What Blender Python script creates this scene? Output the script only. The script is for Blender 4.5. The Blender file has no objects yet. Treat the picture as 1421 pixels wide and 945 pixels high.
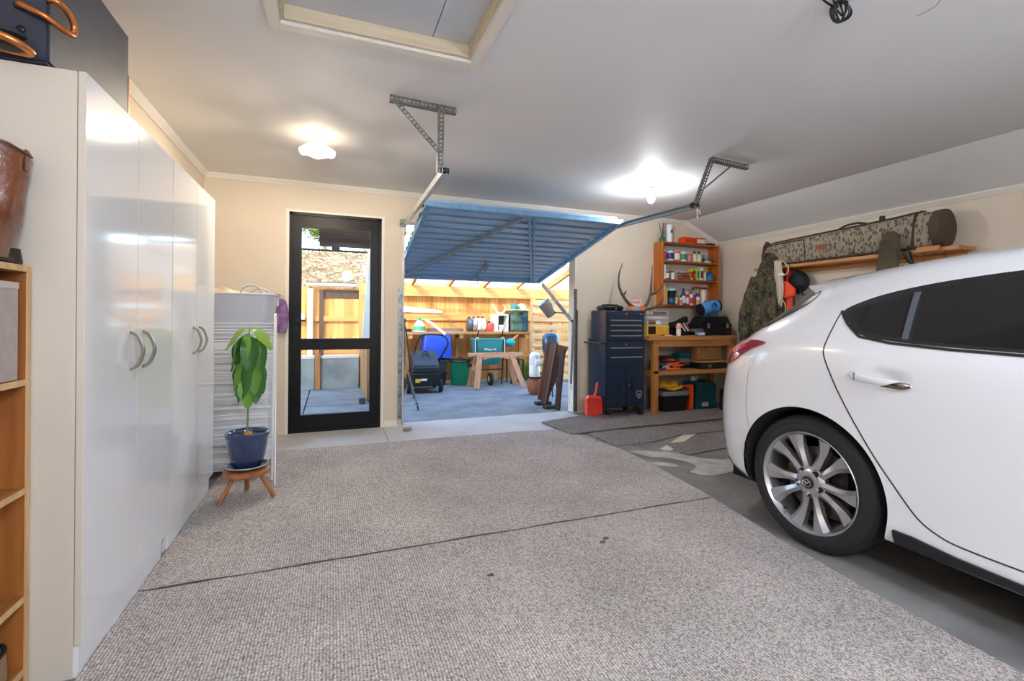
import bpy, bmesh, math, random
from math import sin, cos, pi, radians, sqrt, atan2
from mathutils import Vector, Matrix
from mathutils.bvhtree import BVHTree

SC = bpy.context.scene
COL = SC.collection

# ------------------------------------------------------------------ camera
cd = bpy.data.cameras.new('camera')
cd.sensor_fit = 'HORIZONTAL'
cd.sensor_width = 36.0
cd.lens = 36.0 * 650.0 / 1421.0
cd.shift_y = -30.0 / 1421.0
cd.clip_start = 0.02
cam = bpy.data.objects.new('camera', cd)
COL.objects.link(cam)
cam.matrix_world = (Matrix.Translation((0, 0, 1.11)) @ Matrix.Rotation(radians(-21.0), 4, 'Z')
                    @ Matrix.Rotation(radians(90), 4, 'X') @ Matrix.Rotation(radians(0.45), 4, 'Z'))
SC.camera = cam

# ------------------------------------------------------------------ sky and sun
SUN_AZ, SUN_EL = radians(27), radians(33)      # the sun stands behind the house, low in the sky
SUN_DIR = Vector((sin(SUN_AZ) * cos(SUN_EL), cos(SUN_AZ) * cos(SUN_EL), -sin(SUN_EL)))
w = bpy.data.worlds.new('world')
SC.world = w
w.use_nodes = True
nt = w.node_tree
nt.nodes.clear()
sky = nt.nodes.new('ShaderNodeTexSky')
sky.sky_type = 'NISHITA'
sky.sun_disc = False
sky.sun_elevation = SUN_EL
sky.sun_rotation = pi + SUN_AZ
sky.air_density = 1.0
bg = nt.nodes.new('ShaderNodeBackground')
bg.inputs['Strength'].default_value = 1.4
wo = nt.nodes.new('ShaderNodeOutputWorld')
nt.links.new(sky.outputs[0], bg.inputs[0])
nt.links.new(bg.outputs[0], wo.inputs[0])
sl = bpy.data.lights.new('sun', 'SUN')
sl.energy = 3.6
sl.color = (1.0, 0.86, 0.66)
sl.angle = radians(0.8)
so = bpy.data.objects.new('sun', sl)
COL.objects.link(so)
so.rotation_euler = SUN_DIR.to_track_quat('-Z', 'Y').to_euler()
so.location = (-4, -6, 9)

# ------------------------------------------------------------------ exposure
vs = SC.view_settings
vs.view_transform = 'Standard'
vs.look = 'None'
vs.gamma = 1.0
vs.use_curve_mapping = False
vs.exposure = 0.26
LAMP_GLASS_W, LAMP_BULB_W, ADDED_REAR_W = 42.0, 15.0, 104.0
SC.cycles.use_denoising = True
SC.cycles.max_bounces = 10
SC.cycles.diffuse_bounces = 6
SC.cycles.glossy_bounces = 4
SC.cycles.transmission_bounces = 8
SC.cycles.transparent_max_bounces = 16
SC.cycles.sample_clamp_indirect = 6.0
SC.cycles.caustics_reflective = False
SC.cycles.caustics_refractive = False

# ------------------------------------------------------------------ materials
MATS = {}
def lin(c):
    def f(v):
        v = v / 255.0
        return v / 12.92 if v <= 0.04045 else ((v + 0.055) / 1.055) ** 2.4
    return (f(c[0]), f(c[1]), f(c[2]), 1.0)

def mat(name, col, rough=0.5, metal=0.0, spec=0.5, var=None, bump=None, col2=None, coat=0.0, stretch=None, trans=0.0, emit=None, estr=0.0, sheen=0.0, alpha=1.0):
    """col sRGB 0-255. var=(scale, detail, lo, hi) mixes col and col2 by noise; bump=(scale, strength)."""
    if name in MATS:
        return MATS[name]
    m = bpy.data.materials.new(name)
    m.use_nodes = True
    n, l = m.node_tree.nodes, m.node_tree.links
    p = n['Principled BSDF']
    p.inputs['Base Color'].default_value = lin(col)
    p.inputs['Roughness'].default_value = rough
    p.inputs['Metallic'].default_value = metal
    p.inputs['Specular IOR Level'].default_value = spec
    p.inputs['Coat Weight'].default_value = coat
    p.inputs['Coat Roughness'].default_value = 0.05
    p.inputs['Transmission Weight'].default_value = trans
    p.inputs['Sheen Weight'].default_value = sheen
    p.inputs['Alpha'].default_value = alpha
    if emit:
        p.inputs['Emission Color'].default_value = lin(emit)
        p.inputs['Emission Strength'].default_value = estr
    if var or bump:
        tc = n.new('ShaderNodeTexCoord')
        mp = n.new('ShaderNodeMapping')
        if stretch:
            mp.inputs['Scale'].default_value = stretch
        l.new(tc.outputs['Object'], mp.inputs[0])
    if var:
        t = n.new('ShaderNodeTexNoise')
        t.inputs['Scale'].default_value = var[0]
        t.inputs['Detail'].default_value = var[1]
        l.new(mp.outputs[0], t.inputs['Vector'])
        r = n.new('ShaderNodeMapRange')
        r.inputs[1].default_value, r.inputs[2].default_value = var[2], var[3]
        l.new(t.outputs[0], r.inputs[0])
        mx = n.new('ShaderNodeMix')
        mx.data_type = 'RGBA'
        mx.inputs['A'].default_value = lin(col)
        mx.inputs['B'].default_value = lin(col2 or tuple(c * 0.75 for c in col))
        l.new(r.outputs[0], mx.inputs['Factor'])
        l.new(mx.outputs['Result'], p.inputs['Base Color'])
    if bump:
        t2 = n.new('ShaderNodeTexNoise')
        t2.inputs['Scale'].default_value = bump[0]
        t2.inputs['Detail'].default_value = 4
        l.new(mp.outputs[0], t2.inputs['Vector'])
        b = n.new('ShaderNodeBump')
        b.inputs['Strength'].default_value = bump[1]
        b.inputs['Distance'].default_value = 0.01
        l.new(t2.outputs[0], b.inputs['Height'])
        l.new(b.outputs[0], p.inputs['Normal'])
    MATS[name] = m
    return m

def wood(name, c1, c2, axis='Z', rough=0.55, scale=9.0):
    """Timber with grain along one axis."""
    if name in MATS:
        return MATS[name]
    st = {'X': (0.06, 1, 1), 'Y': (1, 0.06, 1), 'Z': (1, 1, 0.06)}[axis]
    return mat(name, c1, rough, var=(scale * 3.5, 6, 0.32, 0.68), col2=c2, stretch=st, bump=(scale * 8, 0.12))

def glass(name, tint, ior=1.45, refl=0.06, rough=0.0):
    """Thin window pane: mostly clear, with a mirror reflection."""
    if name in MATS:
        return MATS[name]
    m = bpy.data.materials.new(name)
    m.use_nodes = True
    n, l = m.node_tree.nodes, m.node_tree.links
    n.remove(n['Principled BSDF'])
    tr = n.new('ShaderNodeBsdfTransparent')
    tr.inputs[0].default_value = lin(tint)
    gl = n.new('ShaderNodeBsdfGlossy')
    gl.inputs['Roughness'].default_value = rough
    fr = n.new('ShaderNodeFresnel')
    fr.inputs[0].default_value = ior
    mx = n.new('ShaderNodeMixShader')
    l.new(fr.outputs[0], mx.inputs[0])
    l.new(tr.outputs[0], mx.inputs[1])
    l.new(gl.outputs[0], mx.inputs[2])
    l.new(mx.outputs[0], n['Material Output'].inputs[0])
    MATS[name] = m
    return m

def translucent(name, col, t=0.5, clear=0.0, rough=0.4):
    """Sheet that lets daylight or lamp light through diffusely."""
    if name in MATS:
        return MATS[name]
    m = bpy.data.materials.new(name)
    m.use_nodes = True
    n, l = m.node_tree.nodes, m.node_tree.links
    p = n['Principled BSDF']
    p.inputs['Base Color'].default_value = lin(col)
    p.inputs['Roughness'].default_value = rough
    ts = n.new('ShaderNodeBsdfTranslucent')
    ts.inputs[0].default_value = lin(col)
    mx = n.new('ShaderNodeMixShader')
    mx.inputs[0].default_value = t
    l.new(p.outputs[0], mx.inputs[1])
    l.new(ts.outputs[0], mx.inputs[2])
    out = mx
    if clear:
        tr = n.new('ShaderNodeBsdfTransparent')
        m2 = n.new('ShaderNodeMixShader')
        m2.inputs[0].default_value = clear
        l.new(mx.outputs[0], m2.inputs[1])
        l.new(tr.outputs[0], m2.inputs[2])
        out = m2
    l.new(out.outputs[0], n['Material Output'].inputs[0])
    MATS[name] = m
    return m

def carpet_mat(name, base, dark, light):
    """Loop-pile carpet: rows of small loops, flecked colour."""
    if name in MATS:
        return MATS[name]
    m = bpy.data.materials.new(name)
    m.use_nodes = True
    n, l = m.node_tree.nodes, m.node_tree.links
    p = n['Principled BSDF']
    p.inputs['Roughness'].default_value = 0.95
    p.inputs['Specular IOR Level'].default_value = 0.1
    tc = n.new('ShaderNodeTexCoord')
    v = n.new('ShaderNodeTexVoronoi')
    v.inputs['Scale'].default_value = 190
    v.inputs['Randomness'].default_value = 0.55
    l.new(tc.outputs['Object'], v.inputs['Vector'])
    wv = n.new('ShaderNodeTexWave')
    wv.bands_direction = 'X'
    wv.inputs['Scale'].default_value = 29
    wv.inputs['Distortion'].default_value = 0.9
    wv.inputs['Detail'].default_value = 1
    l.new(tc.outputs['Object'], wv.inputs['Vector'])
    cr = n.new('ShaderNodeValToRGB')
    e = cr.color_ramp.elements
    e[0].position, e[0].color = 0.0, lin(dark)
    e[1].position, e[1].color = 1.0, lin(light)
    x = cr.color_ramp.elements.new(0.45)
    x.color = lin(base)
    sp = n.new('ShaderNodeSeparateColor')
    l.new(v.outputs['Color'], sp.inputs[0])
    l.new(sp.outputs[0], cr.inputs[0])
    ns = n.new('ShaderNodeTexNoise')
    ns.inputs['Scale'].default_value = 2.2
    ns.inputs['Detail'].default_value = 5
    l.new(tc.outputs['Object'], ns.inputs['Vector'])
    mr = n.new('ShaderNodeMapRange')
    mr.inputs[1].default_value, mr.inputs[2].default_value = 0.3, 0.7
    mr.inputs[3].default_value, mr.inputs[4].default_value = 0.86, 1.1
    l.new(ns.outputs[0], mr.inputs[0])
    wr = n.new('ShaderNodeMapRange')
    wr.inputs[3].default_value, wr.inputs[4].default_value = 0.7, 1.12
    l.new(wv.outputs['Fac'], wr.inputs[0])
    mm = n.new('ShaderNodeMath')
    mm.operation = 'MULTIPLY'
    l.new(mr.outputs[0], mm.inputs[0])
    l.new(wr.outputs[0], mm.inputs[1])
    vm = n.new('ShaderNodeVectorMath')
    vm.operation = 'SCALE'
    l.new(cr.outputs[0], vm.inputs[0])
    l.new(mm.outputs[0], vm.inputs['Scale'])
    l.new(vm.outputs[0], p.inputs['Base Color'])
    ad = n.new('ShaderNodeMath')
    ad.operation = 'SUBTRACT'
    l.new(wv.outputs['Fac'], ad.inputs[0])
    l.new(v.outputs['Distance'], ad.inputs[1])
    b = n.new('ShaderNodeBump')
    b.inputs['Strength'].default_value = 0.55
    b.inputs['Distance'].default_value = 0.004
    l.new(ad.outputs[0], b.inputs['Height'])
    l.new(b.outputs[0], p.inputs['Normal'])
    MATS[name] = m
    return m

# ------------------------------------------------------------------ mesh helpers
def frame(d):
    d = Vector(d).normalized()
    a = Vector((0, 0, 1)) if abs(d.z) < 0.95 else Vector((1, 0, 0))
    u = d.cross(a).normalized()
    return u, d.cross(u).normalized()

class B:
    def __init__(self):
        self.bm = bmesh.new()
    def verts(self, vs_, fs):
        v = [self.bm.verts.new(p) for p in vs_]
        for f in fs:
            try:
                self.bm.faces.new([v[i] for i in f])
            except ValueError:
                pass
        return v
    def box(self, x0, x1, y0, y1, z0, z1, M=None):
        ps = [Vector((x, y, z)) for z in (z0, z1) for y in (y0, y1) for x in (x0, x1)]
        if M is not None:
            ps = [M @ p for p in ps]
        self.verts(ps, [(0, 2, 3, 1), (4, 5, 7, 6), (0, 1, 5, 4), (2, 6, 7, 3), (0, 4, 6, 2), (1, 3, 7, 5)])
        return self
    def bar(self, p0, p1, wd, ht, up=(0, 0, 1)):
        """Rectangular bar from p0 to p1; wd across, ht along up."""
        p0, p1, up = Vector(p0), Vector(p1), Vector(up)
        d = (p1 - p0).normalized()
        s = d.cross(up)
        if s.length < 1e-6:
            s = d.cross(Vector((1, 0, 0)))
        s.normalize()
        t = s.cross(d).normalized()
        ps = []
        for p in (p0, p1):
            for a, b in ((-1, -1), (1, -1), (1, 1), (-1, 1)):
                ps.append(p + s * a * wd / 2 + t * b * ht / 2)
        self.verts(ps, [(3, 2, 1, 0), (4, 5, 6, 7), (0, 1, 5, 4), (1, 2, 6, 5), (2, 3, 7, 6), (3, 0, 4, 7)])
        return self
    def cyl(self, p0, p1, r0, r1=None, n=16, caps=True):
        r1 = r0 if r1 is None else r1
        p0, p1 = Vector(p0), Vector(p1)
        u, v = frame(p1 - p0)
        ps = []
        for p, r in ((p0, r0), (p1, r1)):
            for i in range(n):
                a = 2 * pi * i / n
                ps.append(p + (u * cos(a) + v * sin(a)) * r)
        fs = [(i, i + n, (i + 1) % n + n, (i + 1) % n) for i in range(n)]
        if caps:
            fs += [tuple(range(n)), tuple(range(2 * n - 1, n - 1, -1))]
        self.verts(ps, fs)
        return self
    def tube(self, pts, r, n=8, closed=False, caps=True):
        pts = [Vector(p) for p in pts]
        k = len(pts)
        rs = r if isinstance(r, (list, tuple)) else [r] * k
        dirs = []
        for i in range(k):
            a = pts[i - 1] if (i > 0 or closed) else pts[i]
            b = pts[(i + 1) % k] if (i < k - 1 or closed) else pts[i]
            dirs.append((b - a).normalized())
        u, v = frame(dirs[0])
        ps = []
        for i in range(k):
            d = dirs[i]
            u = (u - d * u.dot(d))
            if u.length < 1e-6:
                u = frame(d)[0]
            u.normalize()
            v = d.cross(u)
            for j in range(n):
                a = 2 * pi * j / n
                ps.append(pts[i] + (u * cos(a) + v * sin(a)) * rs[i])
        fs = []
        for i in range(k if closed else k - 1):
            i2 = (i + 1) % k
            for j in range(n):
                fs.append((i * n + j, i * n + (j + 1) % n, i2 * n + (j + 1) % n, i2 * n + j))
        if caps and not closed:
            fs += [tuple(range(n - 1, -1, -1)), tuple(range((k - 1) * n, k * n))]
        self.verts(ps, fs)
        return self
    def lathe(self, prof, c=(0, 0, 0), n=24, axis='Z', sx=1, sy=1, caps=True):
        """prof: (radius, height) points from low to high."""
        c = Vector(c)
        ps = []
        for r, h in prof:
            for i in range(n):
                a = 2 * pi * i / n
                q = (r * cos(a) * sx, r * sin(a) * sy, h)
                if axis == 'X':
                    q = (h, q[0], q[1])
                elif axis == 'Y':
                    q = (q[1], h, q[0])
                ps.append(c + Vector(q))
        fs = []
        for k in range(len(prof) - 1):
            for i in range(n):
                fs.append((k * n + i, k * n + (i + 1) % n, (k + 1) * n + (i + 1) % n, (k + 1) * n + i))
        if caps:
            if prof[0][0] > 1e-5:
                fs.append(tuple(range(n - 1, -1, -1)))
            if prof[-1][0] > 1e-5:
                fs.append(tuple(range((len(prof) - 1) * n, len(prof) * n)))
        self.verts(ps, fs)
        return self
    def prism(self, poly, axis, a0, a1):
        """Extrude a 2D outline along an axis; the outline is in the two other axes (x,y / x,z / y,z order)."""
        def P(p, a):
            return {'X': (a, p[0], p[1]), 'Y': (p[0], a, p[1]), 'Z': (p[0], p[1], a)}[axis]
        n = len(poly)
        ps = [P(p, a0) for p in poly] + [P(p, a1) for p in poly]
        fs = [tuple(range(n - 1, -1, -1)), tuple(range(n, 2 * n))] + [(i, (i + 1) % n, (i + 1) % n + n, i + n) for i in range(n)]
        self.verts(ps, fs)
        return self
    def ball(self, c, r, s=(1, 1, 1), nu=16, nv=10, M=None):
        c = Vector(c)
        ps = []
        for j in range(nv + 1):
            t = pi * j / nv
            for i in range(nu):
                a = 2 * pi * i / nu
                p = Vector((sin(t) * cos(a) * r * s[0], sin(t) * sin(a) * r * s[1], cos(t) * r * s[2]))
                ps.append(c + (M @ p if M is not None else p))
        fs = []
        for j in range(nv):
            for i in range(nu):
                fs.append((j * nu + i, (j + 1) * nu + i, (j + 1) * nu + (i + 1) % nu, j * nu + (i + 1) % nu))
        self.verts(ps, fs)
        bmesh.ops.remove_doubles(self.bm, verts=self.bm.verts, dist=1e-6)
        return self
    def grid(self, rows, close_u=False):
        """rows of points -> quad sheet."""
        k = len(rows[0])
        ps = [p for r in rows for p in r]
        fs = []
        for i in range(len(rows) - 1):
            for j in range(k if close_u else k - 1):
                fs.append((i * k + j, i * k + (j + 1) % k, (i + 1) * k + (j + 1) % k, (i + 1) * k + j))
        self.verts(ps, fs)
        return self
    def solid(self, t):
        bmesh.ops.recalc_face_normals(self.bm, faces=self.bm.faces)
        bmesh.ops.solidify(self.bm, geom=self.bm.faces[:], thickness=t)
        return self
    def bevel(self, off, seg=2, ang=35):
        self.bm.normal_update()
        es = [e for e in self.bm.edges if len(e.link_faces) == 2 and e.calc_face_angle(0) > radians(ang)]
        bmesh.ops.bevel(self.bm, geom=es, offset=off, segments=seg, affect='EDGES', clamp_overlap=True)
        return self
    def jitter(self, amt, scale, seed=0):
        from mathutils import noise
        for v in self.bm.verts:
            q = v.co * scale + Vector((seed, seed * 1.7, seed * 0.3))
            v.co += noise.noise_vector(q) * amt
        return self
    def subdiv(self, cuts=1):
        bmesh.ops.subdivide_edges(self.bm, edges=self.bm.edges[:], cuts=cuts, use_grid_fill=True)
        return self
    def move(self, M):
        bmesh.ops.transform(self.bm, matrix=M, verts=self.bm.verts)
        return self
    def mesh(self, name, m, smooth=None, fix=True):
        if fix:
            bmesh.ops.recalc_face_normals(self.bm, faces=self.bm.faces)
        me = bpy.data.meshes.new(name)
        self.bm.to_mesh(me)
        self.bm.free()
        if m is not None:
            me.materials.append(m)
        if smooth:
            me.shade_smooth()
            me.set_sharp_from_angle(angle=radians(smooth))
        return me
    def build(self, name, m, parent=None, smooth=None, fix=True):
        return link(name, self.mesh(name, m, smooth, fix), parent)

WORLD_FRAME = set()
def link(name, me, parent=None):
    o = bpy.data.objects.new(name, me)
    COL.objects.link(o)
    if parent is not None:
        o.parent = parent
        if parent.name in WORLD_FRAME:
            o.location = -parent.location
    return o

def thing(name, label, cat, loc=(0, 0, 0), group=None, rz=0, local=False):
    """An Empty at a thing's base. Parts of it are written in room coordinates unless local."""
    o = bpy.data.objects.new(name, None)
    COL.objects.link(o)
    o.empty_display_size = 0.05
    o.location = loc
    o.rotation_euler = (0, 0, rz)
    o['label'] = label
    o['category'] = cat
    if group:
        o['group'] = group
    if not local:
        WORLD_FRAME.add(o.name)
    return o

def tag(o, label, cat, group=None):
    o['label'] = label
    o['category'] = cat
    if group:
        o['group'] = group
    return o

def struct(o):
    o['kind'] = 'structure'
    return o

def copy_tree(o, parent=None):
    c = o.copy()
    COL.objects.link(c)
    c.parent = parent
    for ch in list(o.children):
        copy_tree(ch, c)
    return c

def text_mesh(txt, size, depth, M, name, m, parent):
    cu = bpy.data.curves.new('txt', 'FONT')
    cu.body = txt
    cu.size = size
    cu.extrude = depth
    cu.align_x = 'CENTER'
    cu.align_y = 'CENTER'
    cu.resolution_u = 2
    t = bpy.data.objects.new('txt', cu)
    COL.objects.link(t)
    dg = bpy.context.evaluated_depsgraph_get()
    me = bpy.data.meshes.new_from_object(t.evaluated_get(dg))
    bpy.data.objects.remove(t)
    bpy.data.curves.remove(cu)
    me.transform(M)
    me.materials.clear()
    me.materials.append(m)
    me.name = name
    return link(name, me, parent)

def spline(pts, n=8, closed=False):
    """Catmull-Rom through points."""
    pts = [Vector(p) for p in pts]
    k = len(pts)
    out = []
    for i in range(k if closed else k - 1):
        p1, p2 = pts[i], pts[(i + 1) % k]
        p0 = pts[i - 1] if (i > 0 or closed) else p1 * 2 - p2
        p3 = pts[(i + 2) % k] if (i + 2 < k or closed) else p2 * 2 - p1
        for j in range(n):
            t = j / n
            out.append(0.5 * ((2 * p1) + (p2 - p0) * t + (2 * p0 - 5 * p1 + 4 * p2 - p3) * t * t + (3 * p1 - p0 - 3 * p2 + p3) * t ** 3))
    if not closed:
        out.append(pts[-1])
    return out

R = random.Random(7)
# ================================================================== common materials
m_wall = mat('wall_paint', (220, 207, 187), 0.6, var=(1.2, 3, 0.35, 0.7), col2=(213, 199, 178), bump=(160, 0.03))
m_ceil = mat('ceiling_paint', (232, 231, 230), 0.62, var=(0.8, 3, 0.35, 0.7), col2=(226, 225, 224), bump=(120, 0.03))
m_trim = mat('trim_paint', (232, 226, 214), 0.45)
m_white = mat('white_laminate', (234, 235, 236), 0.11, spec=0.6, bump=(5, 0.008), coat=.35)
m_cream = mat('cream_laminate', (214, 204, 188), 0.4)
m_galv = mat('galvanised_steel', (164, 168, 170), 0.38, 0.5, var=(22, 4, 0.35, 0.7), col2=(105, 108, 110))
m_galvd = mat('dull_galvanised_steel', (122, 120, 114), 0.5, 0.4, var=(30, 4, 0.35, 0.7), col2=(84, 82, 76))
m_blackal = mat('black_aluminium', (10, 8, 7), 0.42, 0.0, spec=0.25)
m_black = mat('black_plastic', (20, 20, 22), 0.45)
m_blackm = mat('black_metal', (24, 24, 26), 0.35, 0.3)
m_rubber = mat('rubber', (26, 27, 30), 0.75, bump=(90, 0.08))
m_chrome = mat('chrome', (225, 226, 228), 0.12, 1.0)
m_nickel = mat('brushed_nickel', (150, 140, 130), 0.3, 0.8)
m_pane = glass('window_glass', (238, 244, 244))

# ================================================================== the room
XL, XR, YB, YF, ZC = -1.08, 4.84, 4.90, -2.75, 2.40
XBEND, ZR = 4.27, 2.15
DX0, DX1, DZ = -0.385, 0.462, 2.112          # side door opening
GX0, GX1, GZ = 0.665, 2.70, 2.13             # garage opening
T = 0.13

m_conc = mat('concrete_floor', (150, 149, 146), 0.42, var=(2.6, 8, 0.34, 0.66), col2=(112, 112, 111), bump=(40, 0.05))
b = B()
b.box(XL - .2, XR + .2, YF - .2, YB + .14, -0.15, 0.0)
floor = struct(b.build('floor', m_conc))
# bare slab at the threshold, coloured paler for the daylight on it, joints left open
m_slab = mat('daylit_slab', (196, 194, 190), 0.55, var=(3, 7, 0.35, 0.7), col2=(180, 179, 176), bump=(50, 0.05))
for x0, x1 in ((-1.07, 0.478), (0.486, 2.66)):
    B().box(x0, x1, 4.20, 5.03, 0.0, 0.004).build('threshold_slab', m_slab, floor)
# pale levelling compound left on the concrete
m_patch = mat('cement_smear', (196, 194, 186), 0.7, var=(9, 8, 0.4, 0.6), col2=(168, 167, 162))
def blob(pts, name, z=0.0015):
    q = spline([(x, y, z) for x, y in pts], 5, True)
    b = B()
    b.verts(q, [tuple(range(len(q)))])
    return b.solid(0.0012).jitter(0.006, 14, len(pts)).build(name, m_patch, floor)
blob([(2.36, 3.33), (2.62, 3.22), (2.80, 2.96), (3.02, 2.86), (3.30, 2.80), (3.32, 2.55), (2.95, 2.50), (2.78, 2.62), (2.55, 2.60), (2.45, 2.72), (2.60, 2.83), (2.56, 3.02), (2.40, 3.16)], 'cement_smear')
blob([(2.30, 3.00), (2.44, 2.96), (2.46, 2.86), (2.36, 2.90)], 'cement_smear')
b = B()
b.box(-.02, .02, -.75, .75, 0, .004)
st = b.build('tape_strip', mat('pale_strip', (222, 214, 190), 0.6), floor)
st.location = (3.24, 3.62, 0.0); st.rotation_euler = (0, 0, radians(-58))
st.scale = (2.2, 0.9, 1)

# back wall, with the two openings
b = B()
for x0, x1, z0, z1 in ((XL - .2, DX0, 0, 2.75), (DX0, DX1, DZ, 2.75), (DX1, GX0, 0, 2.75), (GX0, GX1, GZ, 2.75), (GX1, XR + .2, 0, 2.75)):
    b.box(x0, x1, YB, YB + T, z0, z1)
wall_back = struct(b.build('wall_back', m_wall))
wall_left = struct(B().box(XL - T, XL, YF, YB, 0, 2.75).build('wall_left', m_wall))
wall_right = struct(B().box(XR, XR + T, YF, YB, 0, 2.6).build('wall_right', m_wall))
b = B()
b.box(XL - .2, 1.30, YF - T, YF, 0, 2.75).box(4.3, XR + .2, YF - T, YF, 0, 2.75).box(1.30, 4.3, YF - T, YF, 2.15, 2.75)
wall_front = struct(b.build('wall_front', m_wall))
# closed panelled vehicle door behind the camera
vd = struct(B().box(1.30, 4.3, YF - .09, YF - .05, 0, 2.15).build('door_3', mat('vehicle_door_paint', (206, 205, 200), 0.45)))
for i in range(4):
    for j in range(4):
        B().box(1.38 + j * .73, 2.03 + j * .73, YF - .05, YF - .035, .06 + i * .53, .52 + i * .53).bevel(.012).build('door_panel', MATS['vehicle_door_paint'], vd)

# ceiling with hatch opening, and its sloping side
HX0, HX1, HY0, HY1 = -0.216, 0.632, 1.33, 2.252
b = B()
for x0, x1, y0, y1 in ((XL - .05, HX0, YF, YB), (HX1, XBEND, YF, YB), (HX0, HX1, YF, HY0), (HX0, HX1, HY1, YB)):
    b.box(x0, x1, y0, y1, ZC, ZC + .03)
b.prism([(XBEND, ZC), (XR + .02, ZR), (XR + .02, ZR + .04), (XBEND, ZC + .04)], 'Y', YF, YB)
ceiling = struct(b.build('ceiling', m_ceil))
hp = thing('ceiling_hatch', 'square ceiling hatch with pale timber frame and recessed white panel', 'hatch', (0.2, 1.8, 2.4))
m_hw = wood('hatch_timber', (216, 200, 172), (196, 178, 146), 'X')
m_hp = mat('hatch_panel', (208, 212, 218), 0.42, var=(1.6, 4, .35, .7), col2=(192, 197, 204))
for x0, x1 in ((HX0 - .0, .44), (.444, HX1)):
    B().box(x0, x1, HY0, HY1, ZC + .062, ZC + .075).build('panel', m_hp, hp)
for bx in ((HX0 + .0005, HX0 + .013, HY0 + .0005, HY1 - .0005, ZC - .001, ZC + .061), (HX1 - .013, HX1 - .0005, HY0 + .0005, HY1 - .0005, ZC - .001, ZC + .061), (HX0 + .013, HX1 - .013, HY1 - .013, HY1 - .0005, ZC - .001, ZC + .061), (HX0 + .013, HX1 - .013, HY0 + .0005, HY0 + .013, ZC - .001, ZC + .061)):
    B().box(*bx).build('lining_board', m_hw, hp)
for bx in ((HX0 - .058, HX0 - .006, HY0 - .06, HY1 + .06, ZC - .014, ZC), (HX1 + .006, HX1 + .058, HY0 - .06, HY1 + .06, ZC - .014, ZC), (HX0 - .006, HX1 + .006, HY1 + .006, HY1 + .06, ZC - .014, ZC), (HX0 - .006, HX1 + .006, HY0 - .06, HY0 - .006, ZC - .014, ZC)):
    B().box(*bx).bevel(.004).build('architrave', m_trim, hp)
# outer roof: blocks the sun from the ground behind the house
b = B()
b.prism([(-3.2, 2.45), (1.2, 3.25), (5.28, 2.55), (5.28, 2.72), (1.2, 3.45), (-3.2, 2.62)], 'X', XL - 9.0, XR + .6)
struct(b.build('roof', mat('roof_steel', (90, 92, 95), 0.5, .4)))

# cornices
def cornice(p0, p1, nrm, name):
    p0, p1, nrm = Vector(p0), Vector(p1), Vector(nrm)
    dn = Vector((0, 0, -1))
    prof = [(0, 0), (.042, 0), (.040, .008), (.016, .034), (.010, .044), (0, .044)]
    b = B()
    rows = [[p + nrm * a + dn * c for a, c in prof] for p in (p0, p1)]
    b.grid(rows, True)
    return struct(b.build(name, m_trim))
cornice((XL, YB, ZC), (XBEND, YB, ZC), (0, -1, 0), 'trim_1')
cornice((XBEND - .005, YB, ZC + .002), (XR, YB, ZR + .002), (0, -1, 0), 'trim_2')
cornice((XL, YF, ZC), (XL, YB, ZC), (1, 0, 0), 'trim_3')
cornice((XR, YF, ZR), (XR, YB, ZR), (-1, 0, 0), 'trim_4')
# skirting and door reveals
def sk(name, *bx):
    return struct(B().box(*bx).build(name, m_trim))
sk('baseboard_back', DX1 + .03, GX0, YB - .012, YB, 0, .07)
sk('baseboard_right', XR - .012, XR, YF, YB - .02, 0, .07)
sk('trim_5', DX1, DX1 + .028, YB - .010, YB, 0, DZ + .02)
sk('trim_6', DX0 - .028, DX0, YB - .010, YB, 0, DZ + .02)
sk('trim_7', DX0, DX1, YB - .010, YB, DZ, DZ + .02)

# ================================================================== black glazed side door
d = struct(bpy.data.objects.new('door_1', None)); COL.objects.link(d)
d.location = (0.04, 4.95, 0); WORLD_FRAME.add('door_1')
y0, y1 = 4.905, 4.955
B().box(DX0, DX0 + .028, 4.897, 5.0, 0.03, DZ).box(DX1 - .028, DX1, 4.897, 5.0, 0.03, DZ).box(DX0, DX1, 4.897, 5.0, DZ - .028, DZ).box(DX0, DX1, 4.897, 5.03, .0, .034).build('door_frame', m_blackal, d)
def rail(n, *bx):
    B().box(*bx).bevel(.003).build(n, m_blackal, d)
rail('stile', DX0 + .03, DX0 + .108, y0, y1, .036, DZ - .03)
rail('stile', DX1 - .108, DX1 - .03, y0, y1, .036, DZ - .03)
rail('rail', DX0 + .108, DX1 - .108, y0, y1, DZ - .135, DZ - .03)
rail('rail', DX0 + .108, DX1 - .108, y0, y1, .795, .905)
rail('rail', DX0 + .108, DX1 - .108, y0, y1, .036, .17)
B().box(DX0 + .108, DX1 - .108, 4.925, 4.931, .905, DZ - .135).build('pane', m_pane, d)
B().box(DX0 + .108, DX1 - .108, 4.925, 4.931, .17, .795).build('pane', m_pane, d)
B().cyl((DX0 + .062, 4.905, 1.0), (DX0 + .062, 4.88, 1.0), .016).build('lock', m_blackm, d)
B().cyl((DX0 + .062, 4.90, 1.08), (DX0 + .062, 4.865, 1.08), .009).bar((DX0 + .062, 4.865, 1.08), (DX0 + .15, 4.865, 1.08), .012, .016).build('door_handle', m_blackm, d)

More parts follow.
